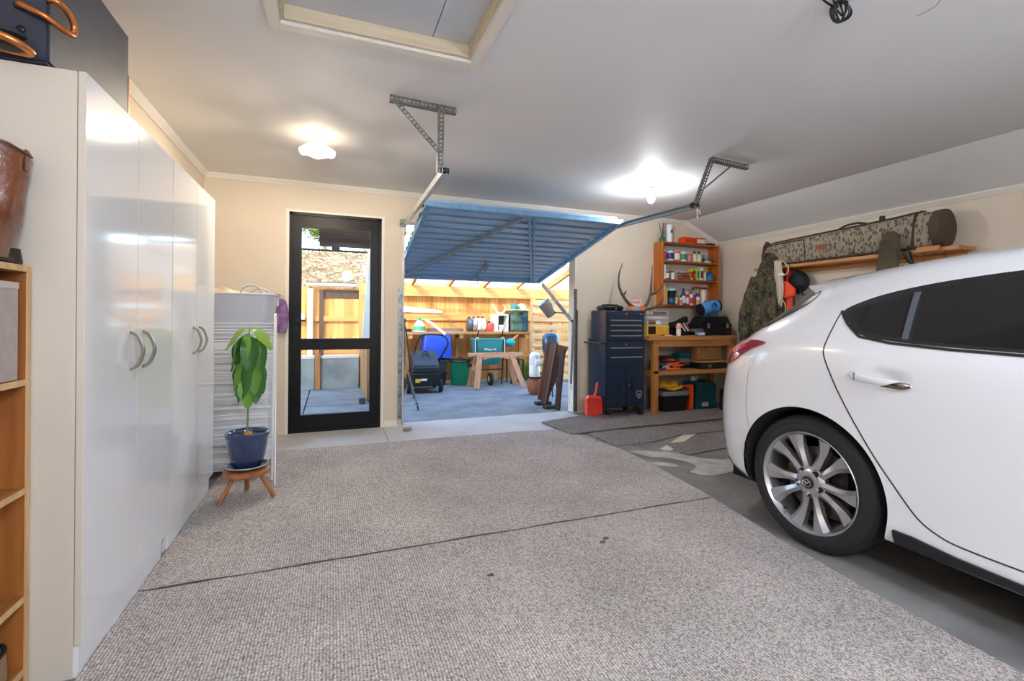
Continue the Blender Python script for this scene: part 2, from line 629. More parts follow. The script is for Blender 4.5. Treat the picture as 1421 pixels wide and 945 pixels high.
# ================================================================== carpets
m_car1 = carpet_mat('carpet_loop', (184, 176, 171), (138, 130, 126), (218, 210, 205))
m_car2 = carpet_mat('carpet_offcut', (140, 132, 128), (96, 90, 88), (180, 172, 168))
def rug(poly, name, label, m, z=0.0, t=0.011, seed=1, amp=.004):
    q = []
    k = len(poly)
    for i in range(k):
        a, c = Vector((*poly[i], 0)), Vector((*poly[(i + 1) % k], 0))
        n = max(1, int((c - a).length / .05))
        for j in range(n):
            q.append(a.lerp(c, j / n))
    rr = random.Random(seed)
    q = [(p.x + rr.uniform(-amp, amp), p.y + rr.uniform(-amp, amp)) for p in q]
    b = B().prism(q, 'Z', z, z + t)
    return tag(b.build(name, m), label, 'carpet')
rug([(-.7185, 2.284), (.13, 2.280), (1.246, 2.276), (2.215, 2.274), (2.30, 3.0), (2.30, 3.4), (2.235, 3.82), (2.165, 4.20), (1.72, 4.255), (.47, 4.262), (-.42, 4.275), (-.7185, 4.275)], 'carpet_sheet', 'wide pale loop-pile carpet sheet reaching to the open garage door', m_car1, seed=1)
rug([(-.7185, -2.6), (2.0, -2.6), (2.03, .8), (2.06, 1.28), (2.13, 1.8), (2.21, 2.262), (1.246, 2.264), (.13, 2.266), (-.7185, 2.268)], 'carpet_sheet', 'pale loop-pile carpet sheet whose far edge curls along a dark seam', m_car1, seed=2)
# curled seam edge
b = B()
pts = [(-.70 + 2.9 * t, 2.271 + .003 * sin(t * 31), .0098 + .0035 * abs(sin(t * 23))) for t in [i / 90 for i in range(91)]]
sm = b.tube(pts, .0036, 5).build('frayed_edge', mat('frayed_backing', (92, 82, 74), 0.95), [o for o in COL.objects if o.name == 'carpet_sheet.001'][0], 60)
rug([(2.085, 4.523), (2.80, 4.72), (4.8, 4.78), (4.8, 4.05), (2.86, 4.02), (2.40, 3.99), (2.28, 3.975), (2.12, 3.955)], 'carpet_offcut', 'grey carpet offcut under the blue tool chest', m_car2, .0115, seed=3)
rug([(2.32, 3.96), (2.50, 3.985), (4.7, 4.01), (4.7, 3.62), (3.1, 3.62), (2.73, 3.50), (2.33, 3.50), (2.315, 3.54)], 'carpet_offcut', 'long narrow grey carpet strip lying beside the tool chest offcut', m_car2, .0, seed=4)
rug([(2.78, 3.40), (4.6, 3.42), (4.6, 3.15), (3.22, 3.13), (2.72, 3.055), (2.74, 3.2)], 'carpet_offcut', 'small dark carpet mat behind the white car', m_car2, seed=5)
# stray specks on the carpet
for i, (x, y) in enumerate(((.64, 1.90), (1.25, 1.99), (1.29, 2.02))):
    b = B().box(-.012, .014, -.006, .007, 0, .005).subdiv(2).jitter(.004, 90, i)
    o = tag(b.build('leaf_scrap', mat('dry_leaf', (96, 78, 60), 0.9)), 'tiny dry leaf scrap on the near carpet', 'leaf', 'leaf scraps on the carpet')
    o.location = (x, y, .0125)
# ================================================================== white wardrobes
def wardrobe(y0, y1, label, kick_end):
    t = thing('wardrobe', label, 'wardrobe', (-.9, (y0 + y1) / 2, 0), 'white wardrobes along the wall')
    xf, xb, z0, z1 = -.732, -1.065, .095, 1.856
    B().box(xb, xf, y0, y0 + .018, 0, z1).bevel(.0015).build('side_panel', m_cream, t)
    B().box(xb, xf, y1 - .018, y1, 0, z1).bevel(.0015).build('side_panel', m_white, t)
    B().box(xb, xf, y0 + .018, y1 - .018, z1 - .018, z1).build('top_panel', m_cream, t)
    B().box(xb, xb + .006, y0 + .018, y1 - .018, .06, z1 - .018).build('back_panel', m_cream, t)
    B().box(xb + .006, xf - .002, y0 + .018, y1 - .018, .09, .108).build('bottom_panel', m_cream, t)
    B().box(xf - .004, xf + .012, y0 + .004, kick_end, .0, .094).build('kick_board', m_white, t)
    ym = (y0 + y1) / 2 - .002
    for a, c, hy in ((y0 + .002, ym - .0015, ym - .062), (ym + .0015, y1 - .002, ym + .062)):
        dr = B().box(xf + .002, -.710, a, c, z0 + .003, z1 + .002).bevel(.0015).build('door', m_white, t)
        dr.data.materials.append(m_cream)          # cream edge banding
        for f_ in dr.data.polygons:
            if abs(f_.normal.y) > .9:
                f_.material_index = 1
        pts = spline([(-.712, hy, .905), (-.688, hy, .925), (-.672, hy, .978), (-.688, hy, 1.031), (-.712, hy, 1.051)], 8)
        b = B()
        rows = []
        for i, p in enumerate(pts):
            q = pts[min(i + 1, len(pts) - 1)] - pts[max(i - 1, 0)]
            q.normalize()
            n = Vector((q.z, 0, -q.x))
            wd = .0095 - .002 * sin(pi * i / (len(pts) - 1))
            rows.append([p + n * a_ * .0048 + Vector((0, s * wd, 0)) for a_, s in ((-1, -1), (-1, 1), (1, 1), (1, -1))])
        b.grid(rows, True)
        h = b.build('handle', m_nickel, dr, 40)
        h.location = (0, 0, 0)
    return t
wardrobe(1.812, 2.656, 'white two-door wardrobe carrying the navy case', 2.56)
wardrobe(2.660, 3.508, 'white two-door wardrobe standing between the case-topped one and the airer', 3.42)
for o in list(COL.objects):
    if o.name.split('.')[0] == 'handle' and o.parent and o.parent.name.split('.')[0] == 'door':
        o.location = (0, 0, 0)

# ================================================================== plywood shoe rack beside the wardrobes
m_ply = wood('plywood_face', (164, 100, 42), (136, 78, 28), 'Z', .6)
m_plyx = wood('plywood_shelf', (168, 108, 50), (142, 86, 36), 'Y', .6)
m_plye = mat('plywood_edge', (214, 178, 128), .6, var=(30, 3, .4, .6), col2=(196, 158, 108), stretch=(1, 1, .1))
t = thing('shoe_rack', 'open plywood shoe rack with pale raw edges beside the wardrobe', 'shelf', (-.95, 1.4, 0))
x0, x1 = -1.07, -.832
for a, c in ((1.786, 1.804), (.86, .878)):
    p = B().box(x0, x1 - .003, a, c, 0, 1.252).build('side_panel', m_ply, t)
    B().box(x1 - .003, x1, a, c, 0, 1.252).build('edge_band', m_plye, t)
for z in (.06, .272, .588, .905, 1.236):
    B().box(x0, x1 - .003, .878, 1.786, z, z + .018).build('shelf_board', m_plyx, t)
    B().box(x1 - .003, x1, .878, 1.786, z, z + .018).build('edge_band', m_plye, t)
B().box(x0 - .006, x0, .86, 1.804, 0, 1.252).build('back_panel', m_ply, t)

# fabric storage box
t = thing('storage_box', 'pale grey fabric storage box in the top bay of the rack', 'box', (-.95, 1.5, .925))
m_fab = mat('linen', (176, 164, 156), .9, var=(30, 2, .35, .65), col2=(168, 156, 148), bump=(300, .08))
b = B().box(-1.05, -.845, 1.40, 1.765, .9235, 1.205)
b.bevel(.008, 2)
B().box(-.846, -.842, 1.402, 1.763, .925, 1.203).build('front_panel', m_fab, t)
b.build('body', m_fab, t, 40)
B().box(-.8425, -.840, 1.402, 1.763, 1.185, 1.203).build('hem', mat('hem_cloth', (196, 184, 174), .9), t)
# boots
m_lea = mat('brown_leather', (116, 64, 32), .38, var=(7, 5, .35, .7), col2=(74, 36, 18), bump=(26, .5), coat=.15)
def boot(x, y, rz, label):
    t = thing('boot', label, 'boot', (x, y, 1.2545), 'brown boots on the rack', rz, local=True)
    # shaft along z, foot toward local +x
    rings = []
    spec = [(.00, .085, .040, .075), (.03, .085, .044, .09), (.055, .075, .046, .10), (.08, .052, .046, .085), (.105, .02, .044, .062), (.14, .0, .043, .05), (.19, -.002, .048, .052), (.24, .0, .054, .058), (.28, .002, .057, .062), (.315, .0, .058, .064)]
    b = B()
    rows = []
    for z, cx, ry, rx in spec:
        rows.append([Vector((cx - .01 + rx * cos(2 * pi * i / 28), ry * sin(2 * pi * i / 28), z + .012 + (.010 * cos(4 * pi * i / 28) if z > .27 else 0))) for i in range(28)])
    b.grid(rows, True)
    b.jitter(.006, 28, 3)
    b.build('upper', m_lea, t, 60)
    b = B()
    b.prism([(.005 + .095 * 1, .035), (.12, .042), (.155, .03), (.168, 0), (.155, -.03), (.12, -.042), (.08, -.036), (.02, -.033), (-.045, -.033), (-.06, 0), (-.045, .033), (.02, .033)], 'Z', .004, .016)
    b.build('sole', mat('boot_sole', (38, 26, 20), .6), t)
    B().lathe([(.046, -.0), (.046, .02), (.042, .045)], (-.024, 0, 0), 16, sx=.85, sy=.8).build('heel', MATS['boot_sole'], t)
    b = B()
    b.tube([(.058 * 1.04 * cos(a) - .01, .06 * sin(a), .32 + .01 * cos(2 * a)) for a in [2 * pi * i / 28 for i in range(28)]], .004, 6, True)
    b.build('top_binding', mat('dark_leather', (70, 36, 18), .5), t, 60)
    for s in (-1, 1):
        B().box(-.014, .006, s * .058 - .0015, s * .058 + .0015, .265, .325).bevel(.001).build('pull_strap', m_lea, t)
    return t
boot(-.872, 1.735, radians(-88), 'brown leather boot at the end of the rack against the wardrobe')
boot(-.995, 1.735, radians(-88), 'brown leather boot standing further from the wardrobe')
# shoes low down in the rack
def shoe(x, y, z, rz, m, m2, label):
    t = thing('shoe', label, 'shoe', (x, y, z), 'shoes in the rack', rz, local=True)
    b = B()
    rows = []
    spec = [(.012, .0, .047, .142), (.035, -.004, .045, .138), (.06, -.022, .043, .115), (.08, -.045, .04, .085), (.10, -.055, .037, .065)]
    for zz, cx, ry, rx in spec:
        rows.append([Vector((cx + rx * cos(2 * pi * i / 24), ry * sin(2 * pi * i / 24) * (1 if cos(2 * pi * i / 24) < .2 else .92), zz)) for i in range(24)])
    b.grid(rows, True).build('upper', m, t, 60)
    B().lathe([(.144, 0), (.148, .008), (.144, .016)], (0, 0, 0), 24, sy=.34).build('sole', m2, t, 40)
    B().tube([(-.055 + .064 * cos(a), .037 * sin(a), .10) for a in [2 * pi * i / 20 for i in range(20)]], .006, 6, True).build('collar', mat('shoe_collar', (20, 18, 18), .9), t, 60)
    for k in range(4):
        B().bar((.005 + k * .018, -.022, .079 - k * .008), (.005 + k * .018, .022, .079 - k * .008), .006, .005).build('lace', mat('lace', (190, 175, 150), .9), t)
    return t
m_sh1 = mat('tan_suede', (150, 118, 86), .9, bump=(200, .2))
m_sh2 = mat('teal_mesh', (40, 66, 66), .85, bump=(200, .3))
shoe(-.872, 1.628, .0785, radians(-88), m_sh1, mat('shoe_sole', (120, 84, 50), .7), 'tan suede shoe with a dark collar on the lowest shelf')
shoe(-.878, 1.60, .2905, radians(-85), m_sh2, m_black, 'dark teal shoe on the shelf above the tan shoe')

# ================================================================== navy case on the wardrobe
t = thing('suitcase', 'navy hard case with copper carry handle on top of the wardrobe', 'suitcase', (-.93, 2.1, 1.858))
m_navy = mat('navy_cloth', (40, 44, 62), .5, var=(9, 6, .35, .7), col2=(52, 55, 68), bump=(120, .1))
m_copper = mat('copper', (206, 128, 72), .28, .85)
B().box(-1.06, -.792, 1.795, 2.375, 1.8585, 2.262).bevel(.006).build('shell', m_navy, t, 40)
B().box(-1.061, -.7905, 2.371, 2.379, 1.8590, 2.10).build('copper_edge', m_copper, t)
B().tube(spline([(-.862, 1.796, 2.012), (-.850, 1.778, 2.010), (-.828, 1.776, 2.001), (-.795, 1.778, 1.988), (-.765, 1.815, 1.974), (-.758, 1.853, 1.982)], 8), .0095, 8).build('handle_arm', m_copper, t, 60)
B().tube(spline([(-.758, 1.853, 1.982), (-.756, 1.850, 2.012), (-.760, 1.822, 2.034), (-.768, 1.786, 2.040), (-.795, 1.79, 2.045)], 8), .0095, 8).build('handle_arm', m_copper, t, 60)
for p in ((-.862, 1.792, 2.012), (-.855, 1.792, 1.945)):
    B().ball(p, .011, (1, .4, 1)).build('rivet', m_blackm, t, 60)
t = thing('headphones', 'copper band with dark green pads lying beside the navy case', 'headphones', (-.93, 1.83, 1.858))
m_olive = mat('dark_green_pad', (34, 40, 34), .6)
B().tube(spline([(-.955, 1.70, 1.885), (-.90, 1.70, 1.884), (-.852, 1.705, 1.878), (-.822, 1.725, 1.870), (-.818, 1.765, 1.869), (-.85, 1.786, 1.874), (-.95, 1.786, 1.886)], 8), .011, 8).build('band', m_copper, t, 60)
for p, s in (((-.872, 1.752, 1.908), .9), ((-.866, 1.750, 1.8735), .85)):
    B().ball(p, .055 * s, (1, .7, .28)).build('ear_pad', m_olive, t, 60)

# ================================================================== white appliance, airer and laundry basket
m_appl = mat('white_enamel', (226, 229, 233), .3)
m_wire = mat('white_coated_wire', (238, 238, 238), .35)
t = thing('storage_tower', 'white drawer tower behind the wire airer', 'drawers', (-.65, 3.92, 0))
B().box(-.90, -.425, 3.74, 4.18, .05, .932).bevel(.006).build('carcass', m_appl, t)
for i in range(6):
    dr = B().box(-.885, -.44, 3.722, 3.742, .075 + i * .142, .208 + i * .142).bevel(.006).build('drawer_face', m_appl, t)
    b = B().box(-.75, -.57, 3.712, 3.723, .17 + i * .142, .186 + i * .142).bevel(.003).build('grip', m_appl, dr)
    b.location = (0, 0, 0)
for x in (-.86, -.47):
    for y in (3.79, 4.13):
        B().cyl((x, y, .0115), (x, y, .05), .02).build('foot', m_black, t)
t = thing('clothes_airer', 'white wire clothes airer with many thin rails behind the plant', 'airer', (-.6, 3.6, 0))
xa, xb_ = -.96, -.372
for x in (xa, xb_):
    B().tube(spline([(x, 3.535, .0115), (x, 3.55, .40), (x, 3.60, .86), (x, 3.63, 1.10), (x, 3.66, 1.125), (x, 3.69, 1.10), (x, 3.69, .86), (x, 3.69, .0115)], 8), .0075, 8).build('side_frame', m_wire, t, 60)
    if x > -.5:
        B().tube([(x, 3.69, .60), (x + .03, 3.40, .017)], .005, 6).build('brace', m_wire, t, 60)
zz = .10
k = 0
while zz < 1.12:
    yy = 3.535 + .095 * zz / 1.1
    B().cyl((xa, yy, zz), (xb_, yy, zz), .0028, n=6).build('rail', m_wire, t)
    if k % 2 == 0:
        B().cyl((xa, 3.69, zz + .02), (xb_, 3.69, zz + .02), .0028, n=6).build('rail', m_wire, t)
    zz += (.052, .020, .046, .06, .030, .075)[k % 6]
    k += 1
# basket
t = thing('laundry_basket', 'grey ribbed plastic laundry basket resting on the drawer tower', 'basket', (-.66, 3.93, .933))
m_bask = mat('grey_plastic', (196, 198, 204), .45)
def rr_loop(cx, cy, hx, hy, r, z, n=6):
    out = []
    for qx, qy, a0 in ((1, 1, 0), (-1, 1, pi / 2), (-1, -1, pi), (1, -1, 3 * pi / 2)):
        for i in range(n):
            a = a0 + pi / 2 * i / (n - 1)
            out.append(Vector((cx + qx * (hx - r) + r * cos(a), cy + qy * (hy - r) + r * sin(a), z)))
    return out
b = B()
rows = []
for i in range(29):
    f = i / 28
    z = .934 + .335 * f
    g = .004 * (i % 2)
    rows.append(rr_loop(-.665, 3.93, .215 + .055 * f + g, .155 + .045 * f + g, .06, z))
b.grid(rows, True)
b.verts(rows[0], [tuple(range(len(rows[0])))])
b.build('body', m_bask, t, 50)
B().tube(rr_loop(-.665, 3.93, .274, .204, .06, 1.27), .008, 6, True).build('rim', m_bask, t, 60)
B().tube(spline([(-.60, 3.726, 1.265), (-.585, 3.726, 1.31), (-.53, 3.726, 1.335), (-.475, 3.726, 1.31), (-.46, 3.726, 1.265)], 6), .007, 8).build('handle', m_bask, t, 60)
B().tube(spline([(-.60, 4.134, 1.265), (-.585, 4.134, 1.31), (-.53, 4.134, 1.335), (-.475, 4.134, 1.31), (-.46, 4.134, 1.265)], 6), .007, 8).build('handle', m_bask, t, 60)
m_lin = mat('cream_cloth', (226, 214, 196), .95, var=(14, 3, .4, .6), col2=(190, 168, 142), bump=(30, .4))
b = B().ball((-.72, 3.93, 1.235), 1, (.18, .15, .075), 32, 20).jitter(.030, 14, 5)
o = tag(b.build('laundry_pile', m_lin, None, 60), 'cream crumpled laundry heaped in the grey basket', 'laundry')
# hook with gloves
t = thing('wall_hook', 'small dark wall hook with a wire loop beside the black door', 'hook', (-.48, 4.89, 1.3))
B().box(-.505, -.455, 4.886, 4.90, 1.305, 1.325).bevel(.002).build('plate', mat('bronze', (70, 58, 44), .5, .6), t)
B().tube(spline([(-.47, 4.886, 1.318), (-.45, 4.87, 1.32), (-.42, 4.868, 1.31), (-.418, 4.868, 1.27)], 5), .003, 6).build('wire_loop', m_wire, t, 60)
m_pur = mat('lilac_cloth', (152, 118, 164), .95, var=(20, 3, .4, .6), col2=(126, 92, 140), bump=(60, .4))
def draped(name, label, cat, outline, y, th, m, seed, amp=.012, parent=None):
    """A hanging cloth: front outline (x,z) given thickness and folds."""
    b = B()
    b.prism(outline, 'Y', y - th, y)
    bmesh.ops.triangulate(b.bm, faces=b.bm.faces[:])
    b.subdiv(2)
    b.jitter(amp, 16, seed)
    o = b.build(name, m, parent, 70)
    return tag(o, label, cat) if parent is None else o
t = thing('work_gloves', 'pair of lilac gloves hanging from the hook by the door', 'gloves', (-.44, 4.86, 1.1))
draped('glove', None, None, [(-.50, 1.27), (-.45, 1.28), (-.43, 1.12), (-.42, .99), (-.46, .965), (-.50, .99), (-.52, 1.08)], 4.885, .025, m_pur, 3, .010, t)
draped('glove', None, None, [(-.45, 1.28), (-.405, 1.27), (-.385, 1.15), (-.385, 1.02), (-.40, .97), (-.45, .96), (-.455, 1.1)], 4.86, .022, m_pur, 9, .010, t)
B().prism([(-.492, 1.30), (-.470, 1.30), (-.462, 1.22), (-.478, 1.205), (-.494, 1.225)], 'Y', 4.848, 4.852).build('care_tag', mat('tag_blue', (196, 206, 224), .7), t)

# ================================================================== plant on its stool
m_stw = wood('stool_wood', (176, 116, 66), (142, 86, 44), 'Z', .45)
t = thing('stool', 'small round three-legged wooden stool under the plant', 'stool', (-.475, 3.20, 0))
B().lathe([(.115, .158), (.128, .166), (.128, .186), (.120, .192)], (-.475, 3.225, 0), 28).build('seat', m_stw, t, 40)
for a, r2 in ((radians(215), .158), (radians(-12), .155), (radians(98), .155)):
    c = Vector((-.475, 3.215, 0))
    B().cyl(c + Vector((cos(a) * .075, sin(a) * .075, .165)), c + Vector((cos(a) * r2, sin(a) * r2, .020)), .013, .014, 10).build('leg', m_stw, t, 40)
t = thing('plant_saucer', 'dark blue saucer with pale rim on the stool', 'saucer', (-.47, 3.22, .19))
B().lathe([(.085, .1925), (.103, .200), (.115, .214), (.111, .216), (.098, .203)], (-.475, 3.225, 0), 32).build('dish', mat('blue_glaze', (30, 44, 74), .15, var=(10, 4, .35, .65), col2=(52, 72, 104), coat=.5), t, 50)
B().tube([(-.475 + .113 * cos(a), 3.225 + .113 * sin(a), .2165) for a in [2 * pi * i / 36 for i in range(36)]], .0035, 6, True).build('rim', mat('pale_glaze', (186, 176, 162), .3), t, 60)
t = thing('potted_plant', 'avocado seedling with drooping green leaves in a glazed blue pot', 'plant', (-.475, 3.225, .205))
m_gl = mat('pot_glaze', (28, 42, 74), .12, var=(6, 5, .35, .65), col2=(48, 72, 112), coat=.6)
B().lathe([(.070, .206), (.082, .215), (.098, .27), (.110, .345), (.115, .385), (.121, .392), (.121, .412), (.114, .416), (.106, .405), (.104, .388), (.0, .386)], (-.475, 3.225, 0), 40).build('pot', m_gl, t, 50)
B().lathe([(.1035, .385), (.07, .390), (.03, .397), (.0, .400)], (-.475, 3.225, 0), 24).jitter(.004, 60, 2).build('soil', mat('potting_soil', (96, 72, 50), .95, bump=(80, .8)), t)
B().ball((-.468, 3.21, .402), .022, (1.2, 1, .8)).jitter(.003, 60).build('avocado_stone', mat('avocado_stone', (170, 118, 76), .7), t, 60)
stem_pts = spline([(-.475, 3.225, .40), (-.472, 3.222, .60), (-.474, 3.228, .82), (-.470, 3.226, .98), (-.468, 3.224, 1.045)], 8)
B().tube(stem_pts, [.006 - .0035 * i / (len(stem_pts) - 1) for i in range(len(stem_pts))], 8).build('stem', mat('plant_stem', (112, 132, 76), .6), t, 60)
def leaf_mat(nm, c1, c2):
    return translucent(nm, c1, .35, 0, .35)
lm = [leaf_mat('leaf_green', (118, 170, 66), 0), leaf_mat('leaf_deep_green', (66, 122, 46), 0), leaf_mat('leaf_light_green', (158, 196, 88), 0)]
m_vein = mat('leaf_vein', (150, 182, 104), .6)
def leaf(base, az, pitch0, pitch1, L, W, m, parent, curl=.25, tw=0.0):
    """A drooping leaf: arcs outward then down from its base."""
    base = Vector(base)
    n = 10
    pts = [base]
    d = 0
    for i in range(n):
        f = i / (n - 1)
        pt = radians(pitch0 + (pitch1 - pitch0) * min(1, f * 2.4))
        step = Vector((cos(az) * cos(pt), sin(az) * cos(pt), sin(pt))) * (L / n)
        pts.append(pts[-1] + step)
    side0 = Vector((-sin(az + tw), cos(az + tw), 0))
    rows = []
    for i, p in enumerate(pts):
        f = i / n
        w_ = W * .5 * max(0.02, (sin(pi * min(1, f ** .85)) ** .75)) if f > .08 else W * .03
        if i == n:
            w_ = .001
        tdir = (pts[min(i + 1, n)] - pts[max(i - 1, 0)]).normalized()
        nrm = tdir.cross(side0).normalized()
        rows.append([p + side0 * w_ * s + nrm * (w_ * curl * (s * s)) + nrm * .004 * sin(f * 17 + s * 5) for s in (-1, -.5, 0, .5, 1)])
    b = B().grid(rows)
    o = b.build('leaf', m, parent, 80, fix=False)
    b = B().tube([r_[2] + (pts[min(i + 1, n)] - pts[max(i - 1, 0)]).normalized().cross(side0) * -.001 for i, r_ in enumerate(rows)], [.0022 - .0018 * i / n for i in range(n + 1)], 5)
    v = b.build('midrib', m_vein, o, 60)
    v.location = (0, 0, 0)
    return o
def deg(a):
    return radians(a)
# upper pair, then tiers of hanging leaves
leaf((-.468, 3.224, 1.04), deg(178), 5, -62, .20, .095, lm[2], t, -.2, .5)
leaf((-.468, 3.224, 1.04), deg(-8), 5, -62, .20, .10, lm[2], t, -.2, -.5)
for az, z, L, W, k in ((200, 1.0, .26, .10, 1), (250, 1.01, .24, .11, 0), (285, .995, .28, .105, 1), (330, .99, .27, .085, 1), (20, .985, .24, .09, 1), (100, .99, .22, .09, 0), (140, .98, .24, .09, 1),
                       (215, .87, .24, .09, 0), (262, .86, .28, .11, 1), (300, .86, .26, .10, 0), (345, .85, .25, .09, 1), (60, .86, .22, .09, 1), (235, .78, .22, .10, 1), (278, .76, .24, .11, 0), (310, .77, .22, .10, 1), (160, .84, .22, .09, 1), (190, .80, .20, .09, 0)):
    leaf((-.472, 3.225, z), deg(az), -10, -84, L, W, lm[k], t, -.30, R.uniform(-.7, .7))
# ================================================================== tilting garage door
t = thing('garage_door', 'tilted-up ribbed steel garage door with braced frame', 'garage door', (1.7, 4.9, 1.8))
m_leaf = mat('door_sheet_steel', (168, 198, 224), .28, .25, var=(2.0, 4, .35, .7), col2=(156, 186, 212))
m_lframe = mat('door_frame_steel', (132, 176, 214), .36, .25, var=(16, 4, .35, .7), col2=(112, 156, 196))
o0 = Vector((.735, 3.93, 2.085))
ey = (Vector((0, 5.93, 1.635)) - Vector((0, 3.93, 2.085))).normalized()
ex = Vector((1, 0, 0))
ez = ex.cross(ey)
LM = Matrix(((ex.x, ey.x, ez.x, o0.x), (ex.y, ey.y, ez.y, o0.y), (ex.z, ey.z, ez.z, o0.z), (0, 0, 0, 1)))
LW, LL = 1.94, 2.05
prof = []
v = .0
while v < LL - .14:
    prof += [(v, 0), (v + .082, 0), (v + .085, .065), (v + .139, .065), (v + .144, 0)]
    v += .144
prof.append((LL, 0))
b = B()
b.grid([[(.005, a, c + .012) for a, c in prof], [(LW - .005, a, c + .012) for a, c in prof]])
b.solid(.0012).move(LM)
sh_ = b.build('ribbed_sheet', m_leaf, t)
m_trk0 = mat('brace_steel', (150, 156, 160), .42, .4)
def lbar(n, p0, p1, wd, ht, m=m_lframe):
    b = B().bar(p0, p1, wd, ht).bevel(.003)
    return b.move(LM).build(n, m, t)
lbar('stile', (.018, 0, -.012), (.018, LL, -.012), .036, .045)
lbar('stile', (LW - .018, 0, -.012), (LW - .018, LL, -.012), .036, .045)
lbar('top_rail', (.036, .025, -.012), (LW - .036, .025, -.012), .05, .045)
lbar('bottom_rail', (.036, LL - .02, -.012), (LW - .036, LL - .02, -.012), .04, .045)
lbar('brace', (.92, .05, -.022), (.10, LL - .06, -.022), .034, .03, m_trk0)
lbar('brace', (.955, .05, -.022), (1.80, LL - .05, -.022), .030, .03, m_lframe)
lbar('brace', (1.00, .05, -.022), (1.845, LL - .05, -.022), .020, .03, m_lframe)
la = lbar('latch_bar', (.94, 1.32, -.03), (.98, 2.0, -.03), .02, .018, m_galv)
b = B().box(.93, 1.0, 1.40, 1.46, -.05, -.02).box(.955, .975, 1.36, 1.52, -.075, -.05)
b.move(LM).build('latch_handle', m_galv, t)
B().tube([LM @ Vector((.955, 1.75, -.03)), LM @ Vector((.957, 1.75, -.03)) + Vector((0, 0, -.14))], .003, 6).build('pull_cord', m_black, t)
# lift arms and springs
for x, s in ((2.66, 1), (.715, -1)):
    xa_ = x + .018 * s
    B().bar((xa_ - .012 * s, 5.80, 1.58), (xa_, 4.96, 1.085), .014, .050).build('lift_arm', m_galv, t)
    B().bar((xa_ + .0, 4.93, 1.10), (xa_ + .0, 4.975, .34), .018, .046).build('spring_rod', m_galvd, t)
    b = B()
    hx = [(xa_ + .013 * cos(k * 1.05), 4.972 + .013 * sin(k * 1.05), .66 - k * .0026) for k in range(150)]
    b.tube(hx, .0028, 4).build('spring', m_galvd, t, 60)
    B().cyl((xa_ - .02, 4.95, 1.09), (xa_ + .02, 4.95, 1.09), .014, n=12).build('pivot', m_blackm, t)
    B().cyl((x, 3.955, 2.07), (x + .035 * s, 3.955, 2.07), .022, n=14).build('roller', m_black, t, 40)
# steel jamb plates with bolts
for x0, x1, nm in ((.632, .672, 0), (2.66, 2.70, 1)):
    t2 = thing('jamb_plate', ('galvanised steel channel fixed to the jamb nearest the black door', 'galvanised steel channel fixed to the jamb nearest the tool chest')[nm], 'channel', ((x0 + x1) / 2, 4.89, 0))
    zt = 1.47 if nm else 1.42
    pl = B().box(x0, x1, 4.893, 4.899, .02, zt)
    pl.box(x0, x0 + .004, 4.872, 4.893, .02, zt - .25).box(x1 - .004, x1, 4.872, 4.893, .02, zt - .25)
    pl.build('channel', m_galv if not nm else m_galvd, t2)
    for k in range(9):
        B().cyl(((x0 + x1) / 2, 4.893, .1 + k * .155), ((x0 + x1) / 2, 4.886, .1 + k * .155), .008, n=8).build('bolt', m_galvd, t2)
# timber linings of the opening
m_jamb = mat('jamb_paint', (230, 224, 214), .5, var=(6, 4, .4, .7), col2=(214, 206, 192))
struct(B().box(GX0 - .002, GX0 + .026, YB + .002, YB + .15, 0.005, GZ).build('trim_8', m_jamb))
struct(B().box(GX1 - .026, GX1 + .002, YB + .002, YB + .15, 0.005, GZ).build('trim_9', m_jamb))
struct(B().box(GX0, GX1, YB + .002, YB + .15, GZ - .03, GZ + .002).build('trim_10', m_jamb))
# ================================================================== tracks and perforated hangers
def channel(p0, p1, w_, h, m, name, parent, opening):
    """Folded track with an open inner side."""
    p0, p1 = Vector(p0), Vector(p1)
    d = (p1 - p0).normalized()
    s = Vector((1, 0, 0)) * opening
    u = Vector((0, 0, 1))
    pr = [(0, .5), (0, -.5), (w_, -.5), (w_, -.28), (w_ - .003, -.28), (w_ - .003, -.44), (.004, -.44), (.004, .44), (w_ - .003, .44), (w_ - .003, .28), (w_, .28), (w_, .5)]
    rows = [[p + s * a + u * c * h for a, c in pr] for p in (p0, p1)]
    b = B().grid(rows, True)
    b.verts(rows[0], [tuple(range(len(pr)))])
    b.verts(rows[1], [tuple(range(len(pr)))])
    return b.build(name, m, parent)
m_trk = mat('track_steel', (196, 198, 198), .34, .6, var=(12, 3, .4, .7), col2=(170, 174, 176))
tL = thing('door_track', 'pale steel door track ending under the hanger near the hatch', 'track', (.66, 3.8, 2.05))
channel((.690, 4.893, 2.090), (.610, 2.78, 2.000), .03, .045, m_trk, 'rail', tL, 1)
B().box(.64, .705, 4.872, 4.899, 2.05, 2.12).bevel(.003).build('wall_bracket', m_galv, tL)
B().cyl((.66, 4.872, 2.075), (.66, 4.864, 2.075), .012, n=8).build('bolt', m_galvd, tL)
B().cyl((.60, 2.80, 2.005), (.655, 2.80, 2.005), .018, n=12).build('end_stop', m_black, tL)
tR = thing('door_track', 'steel door track ending under the hanger near the sloping ceiling', 'track', (2.7, 3.8, 2.05))
channel((2.722, 4.893, 2.090), (2.650, 2.88, 2.005), .03, .045, mat('track_steel_blue', (150, 166, 176), .36, .35), 'rail', tR, -1)
B().box(2.705, 2.77, 4.872, 4.899, 2.05, 2.12).bevel(.003).build('wall_bracket', m_galv, tR)
B().cyl((2.60, 2.90, 2.005), (2.66, 2.90, 2.005), .022, n=12).build('end_stop', m_black, tR)
B().tube(spline([(2.64, 2.885, 1.98), (2.642, 2.885, 1.93), (2.645, 2.887, 1.90)], 4), .003, 6).build('cord', m_wire, tR)
